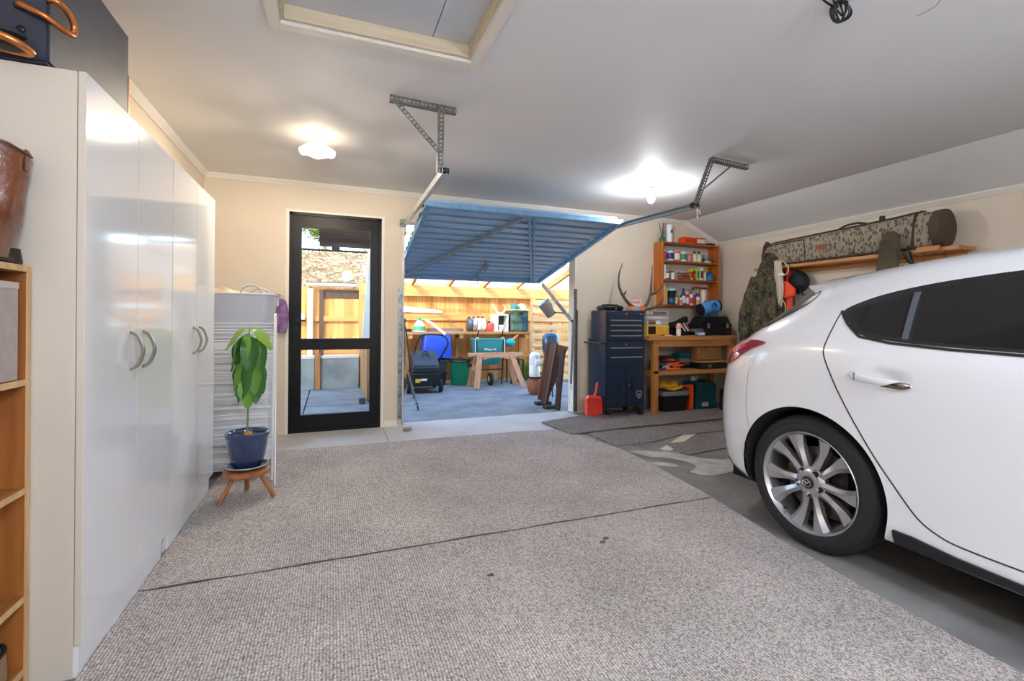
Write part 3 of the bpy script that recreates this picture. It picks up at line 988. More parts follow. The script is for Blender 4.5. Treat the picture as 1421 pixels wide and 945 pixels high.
B().tube(spline([(2.64, 2.885, 1.975), (2.665, 2.885, 1.955), (2.668, 2.885, 1.935)], 4), .003, 6).build('cord', m_wire, tR)

def perforated(name, p0, p1, wd, nrm, parent, m, pitch=.025, lip=True):
    """Slotted steel angle: a flat strip with real holes and a folded flange."""
    p0, p1, nrm = Vector(p0), Vector(p1), Vector(nrm).normalized()
    d = p1 - p0
    L = d.length
    d.normalize()
    s = nrm.cross(d).normalized()
    n = max(2, int(L / pitch))
    st = L / n
    b = B()
    for i in range(n):
        c = p0 + d * (i + .5) * st
        inner = [c + d * cos(a) * st * .30 + s * sin(a) * st * .30 for a in [2 * pi * k / 8 for k in range(8)]]
        hw, hs = wd / 2, st / 2
        outer = [c + d * a * hs + s * e * hw for a, e in ((1, 0), (1, 1), (0, 1), (-1, 1), (-1, 0), (-1, -1), (0, -1), (1, -1))]
        b.verts(inner + outer, [(k, k + 8, (k + 1) % 8 + 8, (k + 1) % 8) for k in range(8)])
    bmesh.ops.remove_doubles(b.bm, verts=b.bm.verts, dist=1e-5)
    if lip:
        e0 = [p + s * wd / 2 for p in (p0, p1)]
        b.verts([e0[0], e0[1], e0[1] + nrm * wd * .8, e0[0] + nrm * wd * .8], [(0, 1, 2, 3)])
    b.solid(.0018)
    return b.build(name, m, parent)
t = thing('ceiling_hanger', 'perforated steel angle hanger fixed to the ceiling near the hatch', 'bracket', (.5, 2.79, 2.39))
perforated('ceiling_angle', (.30, 2.772, 2.380), (.70, 2.802, 2.380), .036, (0, 1, 0), t, m_galvd)
perforated('drop_angle', (.606, 2.788, 2.392), (.600, 2.786, 1.985), .034, (0, 1, 0), t, m_galvd)
perforated('diagonal_brace', (.322, 2.772, 2.375), (.598, 2.784, 2.105), .030, (0, 1, 0), t, m_galvd, lip=False)
t = thing('ceiling_hanger', 'perforated steel angle hanger fixed to the ceiling near the bare bulb', 'bracket', (2.9, 2.9, 2.39))
perforated('ceiling_angle', (2.775, 2.872, 2.380), (3.20, 2.915, 2.380), .036, (0, 1, 0), t, m_galvd)
perforated('drop_angle', (2.785, 2.872, 2.385), (2.622, 2.882, 1.985), .032, (0, 1, 0), t, m_galvd)
B().bar((3.02, 2.90, 2.375), (2.672, 2.886, 2.115), .005, .03, (0, 1, 0)).build('diagonal_brace', m_galvd, t)

# ================================================================== ceiling lamps
def point(loc, watts, col, r, parent=None):
    l = bpy.data.lights.new('lamp_light', 'POINT')
    l.energy = watts
    l.color = col
    l.shadow_soft_size = r
    o = bpy.data.objects.new('lamp_light', l)
    COL.objects.link(o)
    o.location = loc
    return o
def glass_lamp(x, y, label, watts):
    t = thing('ceiling_lamp', label, 'lamp', (x, y, ZC))
    B().lathe([(.052, ZC - .012), (.052, ZC), ], (x, y, 0), 24).build('ceiling_rose', m_trim, t)
    B().lathe([(.020, ZC - .062), (.026, ZC - .05), (.026, ZC - .012)], (x, y, 0), 20).build('lamp_holder', m_trim, t, 40)
    b = B().lathe([(.122, ZC - .122), (.118, ZC - .108), (.095, ZC - .092), (.055, ZC - .070), (.030, ZC - .058)], (x, y, 0), 36, caps=False)
    for v in b.bm.verts:
        a = atan2(v.co.y - y, v.co.x - x)
        r = sqrt((v.co.x - x) ** 2 + (v.co.y - y) ** 2)
        if r > .09:
            v.co.z += .006 * cos(a * 6)
    b.solid(.003)
    b.build('glass_shade', translucent('opal_glass', (250, 246, 238), .62, .18), t, 60)
    B().ball((x, y, ZC - .128), .030, (1, 1, 1.1)).build('bulb', mat('warm_bulb', (255, 240, 214), .3, emit=(255, 238, 212), estr=watts / (pi * 4 * pi * .03 ** 2)), t, 60)
    return t
glass_lamp(-.107, 3.60, 'white glass shade ceiling lamp near the black door', LAMP_GLASS_W)
t = thing('ceiling_lamp', 'bare bulb in a white ceiling holder near the sloping ceiling', 'lamp', (2.855, 3.73, ZC))
B().lathe([(.048, ZC - .012), (.050, ZC)], (2.855, 3.73, 0), 24).build('ceiling_rose', m_trim, t)
B().lathe([(.021, ZC - .072), (.028, ZC - .05), (.028, ZC - .012)], (2.855, 3.73, 0), 20).build('lamp_holder', m_trim, t, 40)
B().lathe([(0, ZC - .165), (.018, ZC - .160), (.030, ZC - .145), (.034, ZC - .125), (.028, ZC - .100), (.017, ZC - .078), (.016, ZC - .070)], (2.855, 3.73, 0), 20).build('bulb', mat('cool_bulb', (255, 252, 246), .3, emit=(248, 250, 255), estr=LAMP_BULB_W / (pi * .011)), t, 60)
# unseen globe lamps added behind the camera for the light implied there
for x, y, lb in ((.3, -1.0, 'added white opal globe lamp over the near end of the garage'), (1.45, -1.2, 'added white opal globe lamp beside the car bonnet')):
    t = thing('ceiling_lamp', lb, 'lamp', (x, y, ZC))
    B().lathe([(.05, ZC - .015), (.055, ZC)], (x, y, 0), 28).build('ceiling_rose', m_trim, t)
    B().cyl((x, y, ZC - .015), (x, y, ZC - .28), .006, n=8).build('cord', m_white, t)
    B().ball((x, y, ZC - .38), .11, (1, 1, .95), 24, 16).build('added_globe', mat('added_globe_glow', (255, 250, 240), .4, emit=(226, 236, 255), estr=ADDED_REAR_W / (pi * 4 * pi * .11 ** 2)), t, 60)

# ================================================================== loose cables at the ceiling
t = thing('cable_coil', 'bundled black cable looped under the ceiling', 'cable', (1.85, 1.29, 2.4))
b = B()
loops = [(1.80, 1.30, 2.396), (1.83, 1.30, 2.385), (1.87, 1.295, 2.37)]
for k in range(4):
    c0 = Vector((1.885 + .008 * k, 1.285 + .003 * k, 2.352))
    for j in range(9):
        a = 2 * pi * j / 9 + k * .5
        loops.append(c0 + Vector((.042 * cos(a), .014 * cos(a + k), .036 * sin(a) + .003 * k)))
b.tube(spline(loops, 5), .0042, 6).build('cord', m_black, t, 60)
B().tube(spline([(1.795, 1.305, 2.398), (1.82, 1.27, 2.378), (1.86, 1.285, 2.366)], 6), .0042, 6).build('cord_tail', m_black, t, 60)
B().box(1.856, 1.874, 1.278, 1.298, 2.36, 2.37).build('tie', m_black, t)
o = tag(B().tube(spline([(2.235, 1.12, 2.399), (2.252, 1.145, 2.382), (2.245, 1.175, 2.372), (2.225, 1.20, 2.362)], 6), .0012, 5).build('wire', mat('grey_wire', (84, 78, 76), .5), None, 60), 'thin grey wire end poking from the ceiling', 'wire')
# ================================================================== white hatchback
CX = 3.03                       # centre line of the car; it points away from the back wall
YW, YFW = 1.612, -1.088         # rear and front wheel centres
RW = .325
car = thing('car', 'white five-door hatchback with tinted windows and silver alloy wheels', 'car', (CX, .25, 0))
m_paint = mat('white_car_paint', (228, 230, 234), .22, spec=.5, coat=.8)
m_carblk = mat('car_black_plastic', (20, 21, 24), .5)
m_tint = mat('tinted_glass', (10, 11, 14), .04, spec=.6, coat=.3)
m_gap = mat('panel_gap', (58, 54, 50), .8)
m_alloy = mat('alloy_silver', (186, 186, 190), .24, .85)
m_alloyd = mat('alloy_shadow', (120, 120, 124), .35, .8)

# control net: rows run bottom to roof centre line, columns run nose to tail; (y, half width, z)
NET = [
 # c0 nose        c1 corner        c2 f.wheel       c3 cowl          c4 screen top    c5 B pillar      c6 rear door     c7 r.wheel       c8               c9 corner        c10              c11 tail centre
 [(-1.93, 0, .22), (-1.80, .55, .22), (-1.10, .74, .20), (-.50, .76, .19), (.10, .76, .19), (.55, .76, .19), (1.15, .76, .19), (1.60, .75, .20), (1.98, .73, .22), (2.20, .60, .25), (2.33, .36, .27), (2.36, 0, .27)],
 [(-1.97, 0, .25), (-1.84, .66, .25), (-1.10, .845, .22), (-.50, .865, .205), (.10, .868, .205), (.55, .868, .205), (1.15, .868, .205), (1.60, .865, .22), (1.97, .85, .24), (2.23, .70, .26), (2.36, .42, .28), (2.39, 0, .28)],
 [(-2.00, 0, .38), (-1.88, .70, .38), (-1.10, .885, .38), (-.50, .878, .36), (.10, .882, .36), (.55, .884, .36), (1.15, .886, .36), (1.60, .892, .37), (1.98, .878, .38), (2.25, .735, .38), (2.38, .46, .39), (2.41, 0, .39)],
 [(-2.01, 0, .58), (-1.88, .72, .60), (-1.10, .895, .62), (-.50, .888, .62), (.10, .890, .62), (.55, .892, .62), (1.15, .894, .62), (1.60, .900, .64), (1.98, .884, .63), (2.26, .745, .62), (2.40, .47, .62), (2.435, 0, .62)],
 [(-1.97, 0, .74), (-1.82, .72, .76), (-1.10, .885, .80), (-.50, .895, .86), (.10, .900, .885), (.55, .900, .89), (1.15, .900, .90), (1.60, .895, .92), (1.96, .865, .915), (2.21, .735, .90), (2.34, .47, .88), (2.38, 0, .88)],
 [(-1.92, 0, .80), (-1.74, .68, .83), (-1.10, .845, .88), (-.50, .868, .955), (.10, .872, .985), (.55, .872, .995), (1.15, .870, 1.02), (1.60, .850, 1.05), (1.90, .805, 1.045), (2.11, .700, 1.01), (2.25, .46, .99), (2.30, 0, .98)],
 [(-1.82, 0, .845), (-1.62, .58, .87), (-1.10, .745, .925), (-.56, .735, 1.01), (.14, .755, 1.255), (.55, .770, 1.295), (1.15, .755, 1.262), (1.50, .725, 1.235), (1.74, .690, 1.20), (1.96, .640, 1.135), (2.14, .46, 1.09), (2.21, 0, 1.07)],
 [(-1.74, 0, .87), (-1.56, .45, .89), (-1.10, .60, .955), (-.66, .60, 1.025), (.06, .635, 1.375), (.55, .670, 1.400), (1.15, .650, 1.372), (1.48, .625, 1.335), (1.72, .590, 1.295), (1.86, .550, 1.225), (2.03, .44, 1.17), (2.13, 0, 1.15)],
 [(-1.66, 0, .89), (-1.50, .25, .905), (-1.10, .32, .975), (-.78, .32, 1.03), (-.04, .34, 1.415), (.55, .36, 1.445), (1.15, .35, 1.418), (1.55, .34, 1.385), (1.80, .33, 1.345), (1.93, .31, 1.265), (2.00, .27, 1.225), (2.06, 0, 1.21)],
 [(-1.60, 0, .90), (-1.46, 0, .915), (-1.10, 0, .98), (-.82, 0, 1.03), (-.07, 0, 1.425), (.55, 0, 1.455), (1.15, 0, 1.430), (1.58, 0, 1.398), (1.86, 0, 1.355), (1.95, 0, 1.28), (1.98, 0, 1.265), (2.00, 0, 1.25)],
]
def cr(p0, p1, p2, p3, t):
    return 0.5 * ((2 * p1) + (p2 - p0) * t + (2 * p0 - 5 * p1 + 4 * p2 - p3) * t * t + (3 * p1 - p0 - 3 * p2 + p3) * t ** 3)
NR, NC = len(NET), len(NET[0])
NETV = [[Vector((p[1], p[0], p[2])) for p in row] for row in NET]   # x = half width
def ext(a, i, n):
    if i < 0:
        return a(0) * 2 - a(1)
    if i >= n:
        return a(n - 1) * 2 - a(n - 2)
    return a(i)
def surf(u, v):
    """u along the car 0..NC-1, v up the section 0..NR-1 -> (half width, y, z)."""
    i = min(int(u), NC - 2); fu = u - i
    j = min(int(v), NR - 2); fv = v - j
    rows = []
    for jj in range(j - 1, j + 3):
        def col(ii):
            return ext(lambda k: NETV[k][ii], jj, NR)
        rows.append(cr(*[ext(col, ii, NC) for ii in range(i - 1, i + 3)], fu))
    p = cr(*rows, fv)
    p.x = max(p.x, 0.0)
    return p
def car_pt(p, side=-1):
    return Vector((CX + side * p.x, p.y, p.z))
HANDLE_Y = (1.271, .271)
NU, NV = 220, 120
G = [[surf((NC - 1) * i / NU, (NR - 1) * j / NV) for j in range(NV + 1)] for i in range(NU + 1)]
for row_ in G:                      # dished recesses behind the door handles
    for p in row_:
        if p.x > .8:
            for yc in HANDLE_Y:
                e = ((p.y - yc + .022) / .085) ** 2 + ((p.z - .868) / .052) ** 2
                if e < 1:
                    p.x -= .022 * (1 - e) ** 1.2
RA = .366
def shell():
    b = B()
    bm = b.bm
    for side in (-1, 1):
        vv = [[None] * (NV + 1) for _ in range(NU + 1)]
        inside = {}
        for i in range(NU + 1):
            for j in range(NV + 1):
                p = G[i][j].copy()
                ins = False
                if p.x > .5 and p.z < .75:
                    for yc in (YW, YFW):
                        dy, dz = p.y - yc, p.z - RW
                        r = sqrt(dy * dy + dz * dz)
                        if r < RA:
                            ins = True
                            inside[(i, j)] = (yc, dy, dz, r)
                vv[i][j] = p
        for i in range(NU + 1):
            for j in range(NV + 1):
                p = vv[i][j]
                if (i, j) in inside:
                    nb = [(i + a, j + c) for a, c in ((1, 0), (-1, 0), (0, 1), (0, -1), (1, 1), (-1, -1), (1, -1), (-1, 1)) if 0 <= i + a <= NU and 0 <= j + c <= NV]
                    if any(q not in inside for q in nb):
                        yc, dy, dz, r = inside[(i, j)]
                        p = Vector((p.x, yc + dy * RA / r, RW + dz * RA / r))
                        vv[i][j] = bm.verts.new(car_pt(p, side))
                    else:
                        vv[i][j] = None
                else:
                    vv[i][j] = bm.verts.new(car_pt(p, side))
        for i in range(NU):
            for j in range(NV):
                q = [(i, j), (i + 1, j), (i + 1, j + 1), (i, j + 1)]
                if all(a in inside for a in q):
                    continue
                vs_ = [vv[a][c] for a, c in q]
                if any(x is None for x in vs_):
                    continue
                if side == 1:
                    vs_.reverse()
                try:
                    bm.faces.new(vs_)
                except ValueError:
                    pass
    bmesh.ops.remove_doubles(bm, verts=bm.verts, dist=1e-4)
    return b
body = shell().build('body_shell', m_paint, car, 50)
BV = None
_bm = bmesh.new(); _bm.from_mesh(body.data); BV = BVHTree.FromBMesh(_bm); _bm.free()
def xs(y, z, side=-1):
    """x of the body side at (y, z)."""
    h = BV.ray_cast(Vector((CX + side * 1.6, y, z)), Vector((-side, 0, 0)))
    return h[0].x if h[0] is not None and (h[0].x - CX) * side > 0 else CX + side * .6
def dense(poly, closed=True, step=.03):
    out = []
    k = len(poly)
    for i in range(k if closed else k - 1):
        a, c = Vector((*poly[i], 0)), Vector((*poly[(i + 1) % k], 0))
        n = max(1, int((c - a).length / step))
        out += [(a.lerp(c, j / n)) for j in range(n)]
    if not closed:
        out.append(Vector((*poly[-1], 0)))
    return [(p.x, p.y) for p in out]
def smooth2(poly, n=5, closed=True):
    return [(p.x, p.y) for p in spline([(a, c, 0) for a, c in poly], n, closed)]
def panel(name, poly, off, thick, m, side=-1, step=.035, parent=None, sm=50):
    """A patch laid on the body side: outline in (y, z), standing off the paint."""
    bm = bmesh.new()
    q = dense(poly, True, step)
    f = bm.faces.new([bm.verts.new((0, a, c)) for a, c in q])
    ys, zs = [a for a, c in q], [c for a, c in q]
    for lo, hi, ax in ((min(ys), max(ys), 1), (min(zs), max(zs), 2)):
        n = int((hi - lo) / step)
        for k in range(1, n + 1):
            co = [0, 0, 0]; co[ax] = lo + (hi - lo) * k / (n + 1)
            no = [0, 0, 0]; no[ax] = 1
            bmesh.ops.bisect_plane(bm, geom=bm.verts[:] + bm.edges[:] + bm.faces[:], plane_co=co, plane_no=no)
    for v in bm.verts:
        v.co.x = xs(v.co.y, v.co.z, side) + side * off
    bmesh.ops.recalc_face_normals(bm, faces=bm.faces)
    b = B(); b.bm.free(); b.bm = bm
    ext_ = bmesh.ops.extrude_face_region(bm, geom=bm.faces[:])
    for g in ext_['geom']:
        if isinstance(g, bmesh.types.BMVert):
            g.co.x -= side * thick
    return b.build(name, m, parent or car, sm)
def ribbon(name, line, wd, off, m, side=-1, closed=False, parent=None, thick=.003):
    """A narrow strip laid on the body side along a (y, z) line."""
    q = dense(line, closed, .018)
    rows = []
    k = len(q)
    for i, (a, c) in enumerate(q):
        p, n_ = q[(i - 1) % k] if (i or closed) else q[0], q[(i + 1) % k] if (i < k - 1 or closed) else q[-1]
        d = Vector((n_[0] - p[0], n_[1] - p[1])).normalized()
        nn = Vector((-d.y, d.x)) * wd / 2
        A, C = (a + nn.x, c + nn.y), (a - nn.x, c - nn.y)
        rows.append([Vector((xs(*A, side) + side * off, *A)), Vector((xs(*C, side) + side * off, *C)), Vector((xs(*C, side) - side * thick, *C)), Vector((xs(*A, side) - side * thick, *A))])
    if closed:
        rows.append(rows[0])
    b = B().grid(rows, True)
    return b.build(name, m, parent or car, 60)

# side glass: black surround, panes, bright lower strip
GL = smooth2([(1.497, 1.158), (1.445, 1.105), (1.375, 1.052), (1.25, 1.030), (1.05, 1.016), (.60, 1.000), (.10, .985), (-.42, .985), (-.35, 1.035), (-.10, 1.14), (.12, 1.225), (.45, 1.290), (.80, 1.300), (1.05, 1.282), (1.25, 1.252), (1.40, 1.212)], 4)
RD = dense([(.50, .985), (.50, 1.32)], False)
for side in (-1, 1):
    panel('window_surround', GL, .002, .004, m_carblk, side, .03)
    panel('rear_window', [(1.175, 1.038), (1.05, 1.030), (.62, 1.014), (.58, 1.015), (.58, 1.268), (.80, 1.280), (1.02, 1.262), (1.18, 1.236)], .0045, .004, m_tint, side, .03)
    panel('quarter_window', [(1.375, 1.075), (1.30, 1.056), (1.215, 1.046), (1.225, 1.225), (1.36, 1.192)], .0045, .004, m_tint, side, .03)
    panel('quarter_pane', [(1.462, 1.150), (1.430, 1.118), (1.392, 1.088), (1.383, 1.186), (1.43, 1.17)], .0040, .004, m_tint, side, .02)
    panel('front_window', [(.44, 1.010), (.10, 1.000), (-.28, .998), (-.22, 1.045), (-.02, 1.135), (.16, 1.205), (.44, 1.262)], .0045, .004, m_tint, side, .04)
    ribbon('chrome_strip', [(1.505, 1.160), (1.45, 1.100), (1.378, 1.044), (1.25, 1.022), (1.05, 1.008), (.60, .992), (.10, .977), (-.40, .977)], .010, .004, m_carblk, side)
    ribbon('pillar_strip', [(1.200, 1.040), (1.205, 1.235)], .022, .0065, mat('pillar_grey', (84, 90, 100), .3), side)
    # panel gaps
    ribbon('door_gap', smooth2([(1.503, 1.165), (1.512, 1.08), (1.520, .985), (1.512, .945), (1.490, .895), (1.445, .80), (1.38, .68), (1.30, .55), (1.22, .44), (1.145, .345), (1.08, .305), (1.00, .288), (.80, .284), (.54, .284)], 5, False), .006, .0012, m_gap, side)
    ribbon('door_gap', [(.52, .284), (.515, .60), (.51, .985)], .006, .0012, m_gap, side)
    ribbon('door_gap', smooth2([(.52, .284), (.0, .284), (-.40, .29), (-.46, .34), (-.50, .60), (-.48, .80), (-.42, .96)], 5, False), .006, .0012, m_gap, side)
    ribbon('bumper_gap', smooth2([(1.93, .40 + .13), (1.95, .62), (1.955, .70), (1.95, .80), (1.94, .865)], 5, False), .004, .001, mat('fine_gap', (150, 152, 158), .8), side)
    # black side skirt and sill
    panel('side_skirt', [(1.225, .262), (1.16, .262), (1.02, .246), (.80, .238), (.0, .236), (-.70, .25), (-.70, .21), (1.225, .205)], .012, .02, m_carblk, side, .05)
    # door handles: tapered grip over a dished recess, dark chrome wedge at the front end
    for yc in HANDLE_Y:
        y0_, y1_ = yc + .122, yc - .116
        xr, xf_ = xs(y0_ - .004, .878, side), xs(y1_ + .004, .858, side)
        rows, tip = [], []
        n = 18
        for i in range(n + 1):
            f = i / n
            y = y0_ + (y1_ - y0_) * f
            z = .878 - .021 * f
            x = xr + (xf_ - xr) * f + side * (.004 + .030 * sin(pi * min(1, max(0, f))) ** .55)
            h = (.0205 - .0065 * f) * (min(1, f * 9 + .25) if f < .1 else 1) * (min(1, (1 - f) * 9 + .25) if f > .9 else 1)
            d_ = .0085
            ring = [Vector((x + side * d_ * cos(q), y, z + h * sin(q))) for q in [2 * pi * k / 12 for k in range(12)]]
            rows.append(ring)
            if f > .60:
                g = (f - .60) / .40
                lo = -1.25
                hi = -1.25 + 2.3 * min(1, g * 1.25)
                tip.append([Vector((x + side * (d_ + .0022) * cos(q), y, z - .001 + (h + .0022) * sin(q))) for q in [lo + (hi - lo) * k / 8 for k in range(9)]])
        b = B().grid(rows, True)
        b.verts(rows[0], [tuple(range(12))]); b.verts(rows[-1], [tuple(range(12))])
        hd = b.build('door_handle', m_paint, car, 60)
        B().grid(tip).solid(.002).build('chrome_tip', mat('dark_chrome', (128, 118, 112), .16, 1.0), hd, 60)
        sp_ = xr + side * .022
        B().bar((rows[3][0].x - side * .002, y0_ - .040, .8757 + .016), (rows[3][0].x - side * .002, y0_ - .040, .8757 - .016), .003, .006, (1, 0, 0)).build('cap_gap', m_gap, hd)
    # wheel arch lips and dark liners
    for yc in (YW, YFW):
        prof = []
        for i in range(49):
            a = radians(-24) + radians(228) * i / 48
            y, z = yc + RA * cos(a), RW + RA * sin(a)
            prof.append((y, z))
        rows = []
        for y, z in prof:
            x = xs(yc + (y - yc) * 1.05, RW + (z - RW) * 1.05, side)
            xi = CX + side * .58
            yi, zi = yc + (y - yc) * .985, RW + (z - RW) * .985
            rows.append([Vector((x - side * .004, y, z)), Vector((x - side * .03, yi, zi)), Vector((xi, yi, zi))])
        B().grid(rows).solid(.004).build('wheel_arch_liner', mat('liner_black', (10, 10, 11), .9), car, 50)
        B().grid([[r_[2] for r_ in rows], [Vector((CX + side * .58, yc, RW))] * len(rows)]).build('arch_inner_wall', MATS['liner_black'], car)
    # tail lamp wraps the corner: made in surface space
# patches in surface (u, v) space, for what wraps round the tail
def uv_patch(name, poly, off, m, side=-1, nsub=6, thick=.004, parent=None):
    bm = bmesh.new()
    q = dense(poly, True, .12)
    bm.faces.new([bm.verts.new((a, c, 0)) for a, c in q])
    us, vs2 = [a for a, c in q], [c for a, c in q]
    for lo, hi, ax in ((min(us), max(us), 0), (min(vs2), max(vs2), 1)):
        n = max(2, int((hi - lo) / .15))
        for k in range(1, n + 1):
            co = [0, 0, 0]; co[ax] = lo + (hi - lo) * k / (n + 1)
            no = [0, 0, 0]; no[ax] = 1
            bmesh.ops.bisect_plane(bm, geom=bm.verts[:] + bm.edges[:] + bm.faces[:], plane_co=co, plane_no=no)
    inner = {}
    for v in bm.verts:
        u_, v_ = v.co.x, v.co.y
        p = surf(u_, v_)
        e = .02
        a = surf(min(u_ + e, NC - 1), v_) - surf(max(u_ - e, 0), v_)
        c = surf(u_, min(v_ + e, NR - 1)) - surf(u_, max(v_ - e, 0))
        n_ = a.cross(c)
        n_.normalize()
        if n_.dot(p - Vector((0, .3, .6))) < 0:
            n_ = -n_
        q1, q0 = p + n_ * off, p + n_ * (off - thick)
        v.co = Vector((CX + side * q1.x, q1.y, q1.z))
        inner[v] = Vector((CX + side * q0.x, q0.y, q0.z))
    b = B(); b.bm.free(); b.bm = bm
    ex_ = bmesh.ops.duplicate(bm, geom=bm.verts[:] + bm.edges[:] + bm.faces[:])
    vm = {k: ex_['vert_map'][k] for k in inner}
    border = [e for e in bm.edges if e.is_boundary and all(x in inner for x in e.verts)]
    for k, p in inner.items():
        vm[k].co = p
    for e in border:
        a, c = e.verts
        try:
            bm.faces.new((a, c, vm[c], vm[a]))
        except (ValueError, KeyError):
            pass
    return b.build(name, m, parent or car, 60)
m_red = mat('tail_lamp_red', (150, 8, 34), .08, spec=.7, coat=1.0)
m_redb = mat('tail_lamp_bright', (208, 40, 66), .1, coat=1.0)
for side in (-1, 1):
    tl = uv_patch('tail_lamp', smooth2([(7.72, 4.52), (8.0, 4.20), (8.3, 3.96), (8.6, 3.80), (9.1, 3.74), (9.6, 3.80), (9.95, 4.0), (9.95, 4.4), (9.6, 4.6), (9.0, 4.64), (8.3, 4.64)], 4), .010, m_red, side, thick=.02)
    uv_patch('lamp_insert', smooth2([(8.15, 4.32), (8.45, 4.08), (8.7, 3.98), (8.9, 4.05), (8.75, 4.24), (8.45, 4.36)], 4), .0125, m_redb, side, parent=tl)
    uv_patch('rear_valance', [(7.86, .12), (7.95, 1.02), (8.4, 1.15), (9.2, 1.25), (10.2, 1.6), (10.95, 1.6), (10.95, .1)], .005, m_carblk, side)
    uv_patch('hatch_glass', [(8.40, 5.32), (8.15, 5.7), (8.0, 6.1), (7.95, 6.5), (8.1, 7.0), (8.6, 7.9), (9.2, 8.6), (9.9, 8.6), (10.9, 8.2), (10.9, 5.6), (9.6, 5.28)], .004, m_tint, side)
    uv_patch('windscreen', [(3.12, 8.85), (3.12, 7.2), (3.15, 6.55), (3.9, 6.75), (3.92, 8.85)], .004, m_tint, side)
    uv_patch('headlamp', smooth2([(1.0, 4.2), (1.6, 4.5), (1.95, 5.0), (1.6, 5.15), (1.1, 4.75), (.75, 4.35)], 4), .006, mat('headlamp_lens', (196, 200, 206), .08, coat=1.0), side)
    uv_patch('grille', [(.05, 2.2), (.6, 2.2), (.8, 3.2), (.6, 4.0), (.05, 4.0)], .005, m_carblk, side)
    # door mirror
    mx = CX + side * .93
    B().ball((mx + side * .06, -.10, 1.01), .1, (.95, .55, .72), 20, 14).build('door_mirror', m_paint, car, 60)
    B().bar((mx - side * .06, -.10, .985), (mx + side * .02, -.10, 1.0), .05, .03).build('mirror_stalk', m_carblk, car)
# roof spoiler over the hatch glass
b = B()
rows = []
for k in range(-12, 13):
    f = k / 12
    af = abs(f)
    sg = 1 if f >= 0 else -1
    p = surf(7.55, 9 - 2.5 * af)
    q = surf(8.02, 9 - 2.45 * af)
    rt_ = Vector((CX + sg * p.x, p.y, p.z + .003))
    tp = Vector((CX + .58 * f, 2.06 - .24 * af ** 2, 1.335 - .033 * af ** 2))
    un = Vector((CX + sg * (q.x - .004), q.y, q.z - .012))
    mt_ = (rt_ + tp) / 2 + Vector((0, 0, .008))
    mb_ = (un + tp) / 2 + Vector((0, 0, -.004))
    rows.append([rt_, mt_, tp, tp + Vector((0, -.004, -.014)), mb_, un])
b.grid(rows, True)
b.verts(rows[0], [tuple(range(6))]); b.verts(rows[-1], [tuple(range(6))])
b.build('roof_spoiler', m_paint, car, 55)
# white fin aerial on the roof
B().prism([(1.28, 1.415), (1.50, 1.395), (1.46, 1.435), (1.40, 1.450)], 'X', CX - .018, CX + .018).bevel(.008).build('roof_fin', m_paint, car, 60)
# underbody
B().box(CX - .72, CX + .72, -1.75, 2.2, .17, .26).build('underbody', MATS['liner_black'], car)

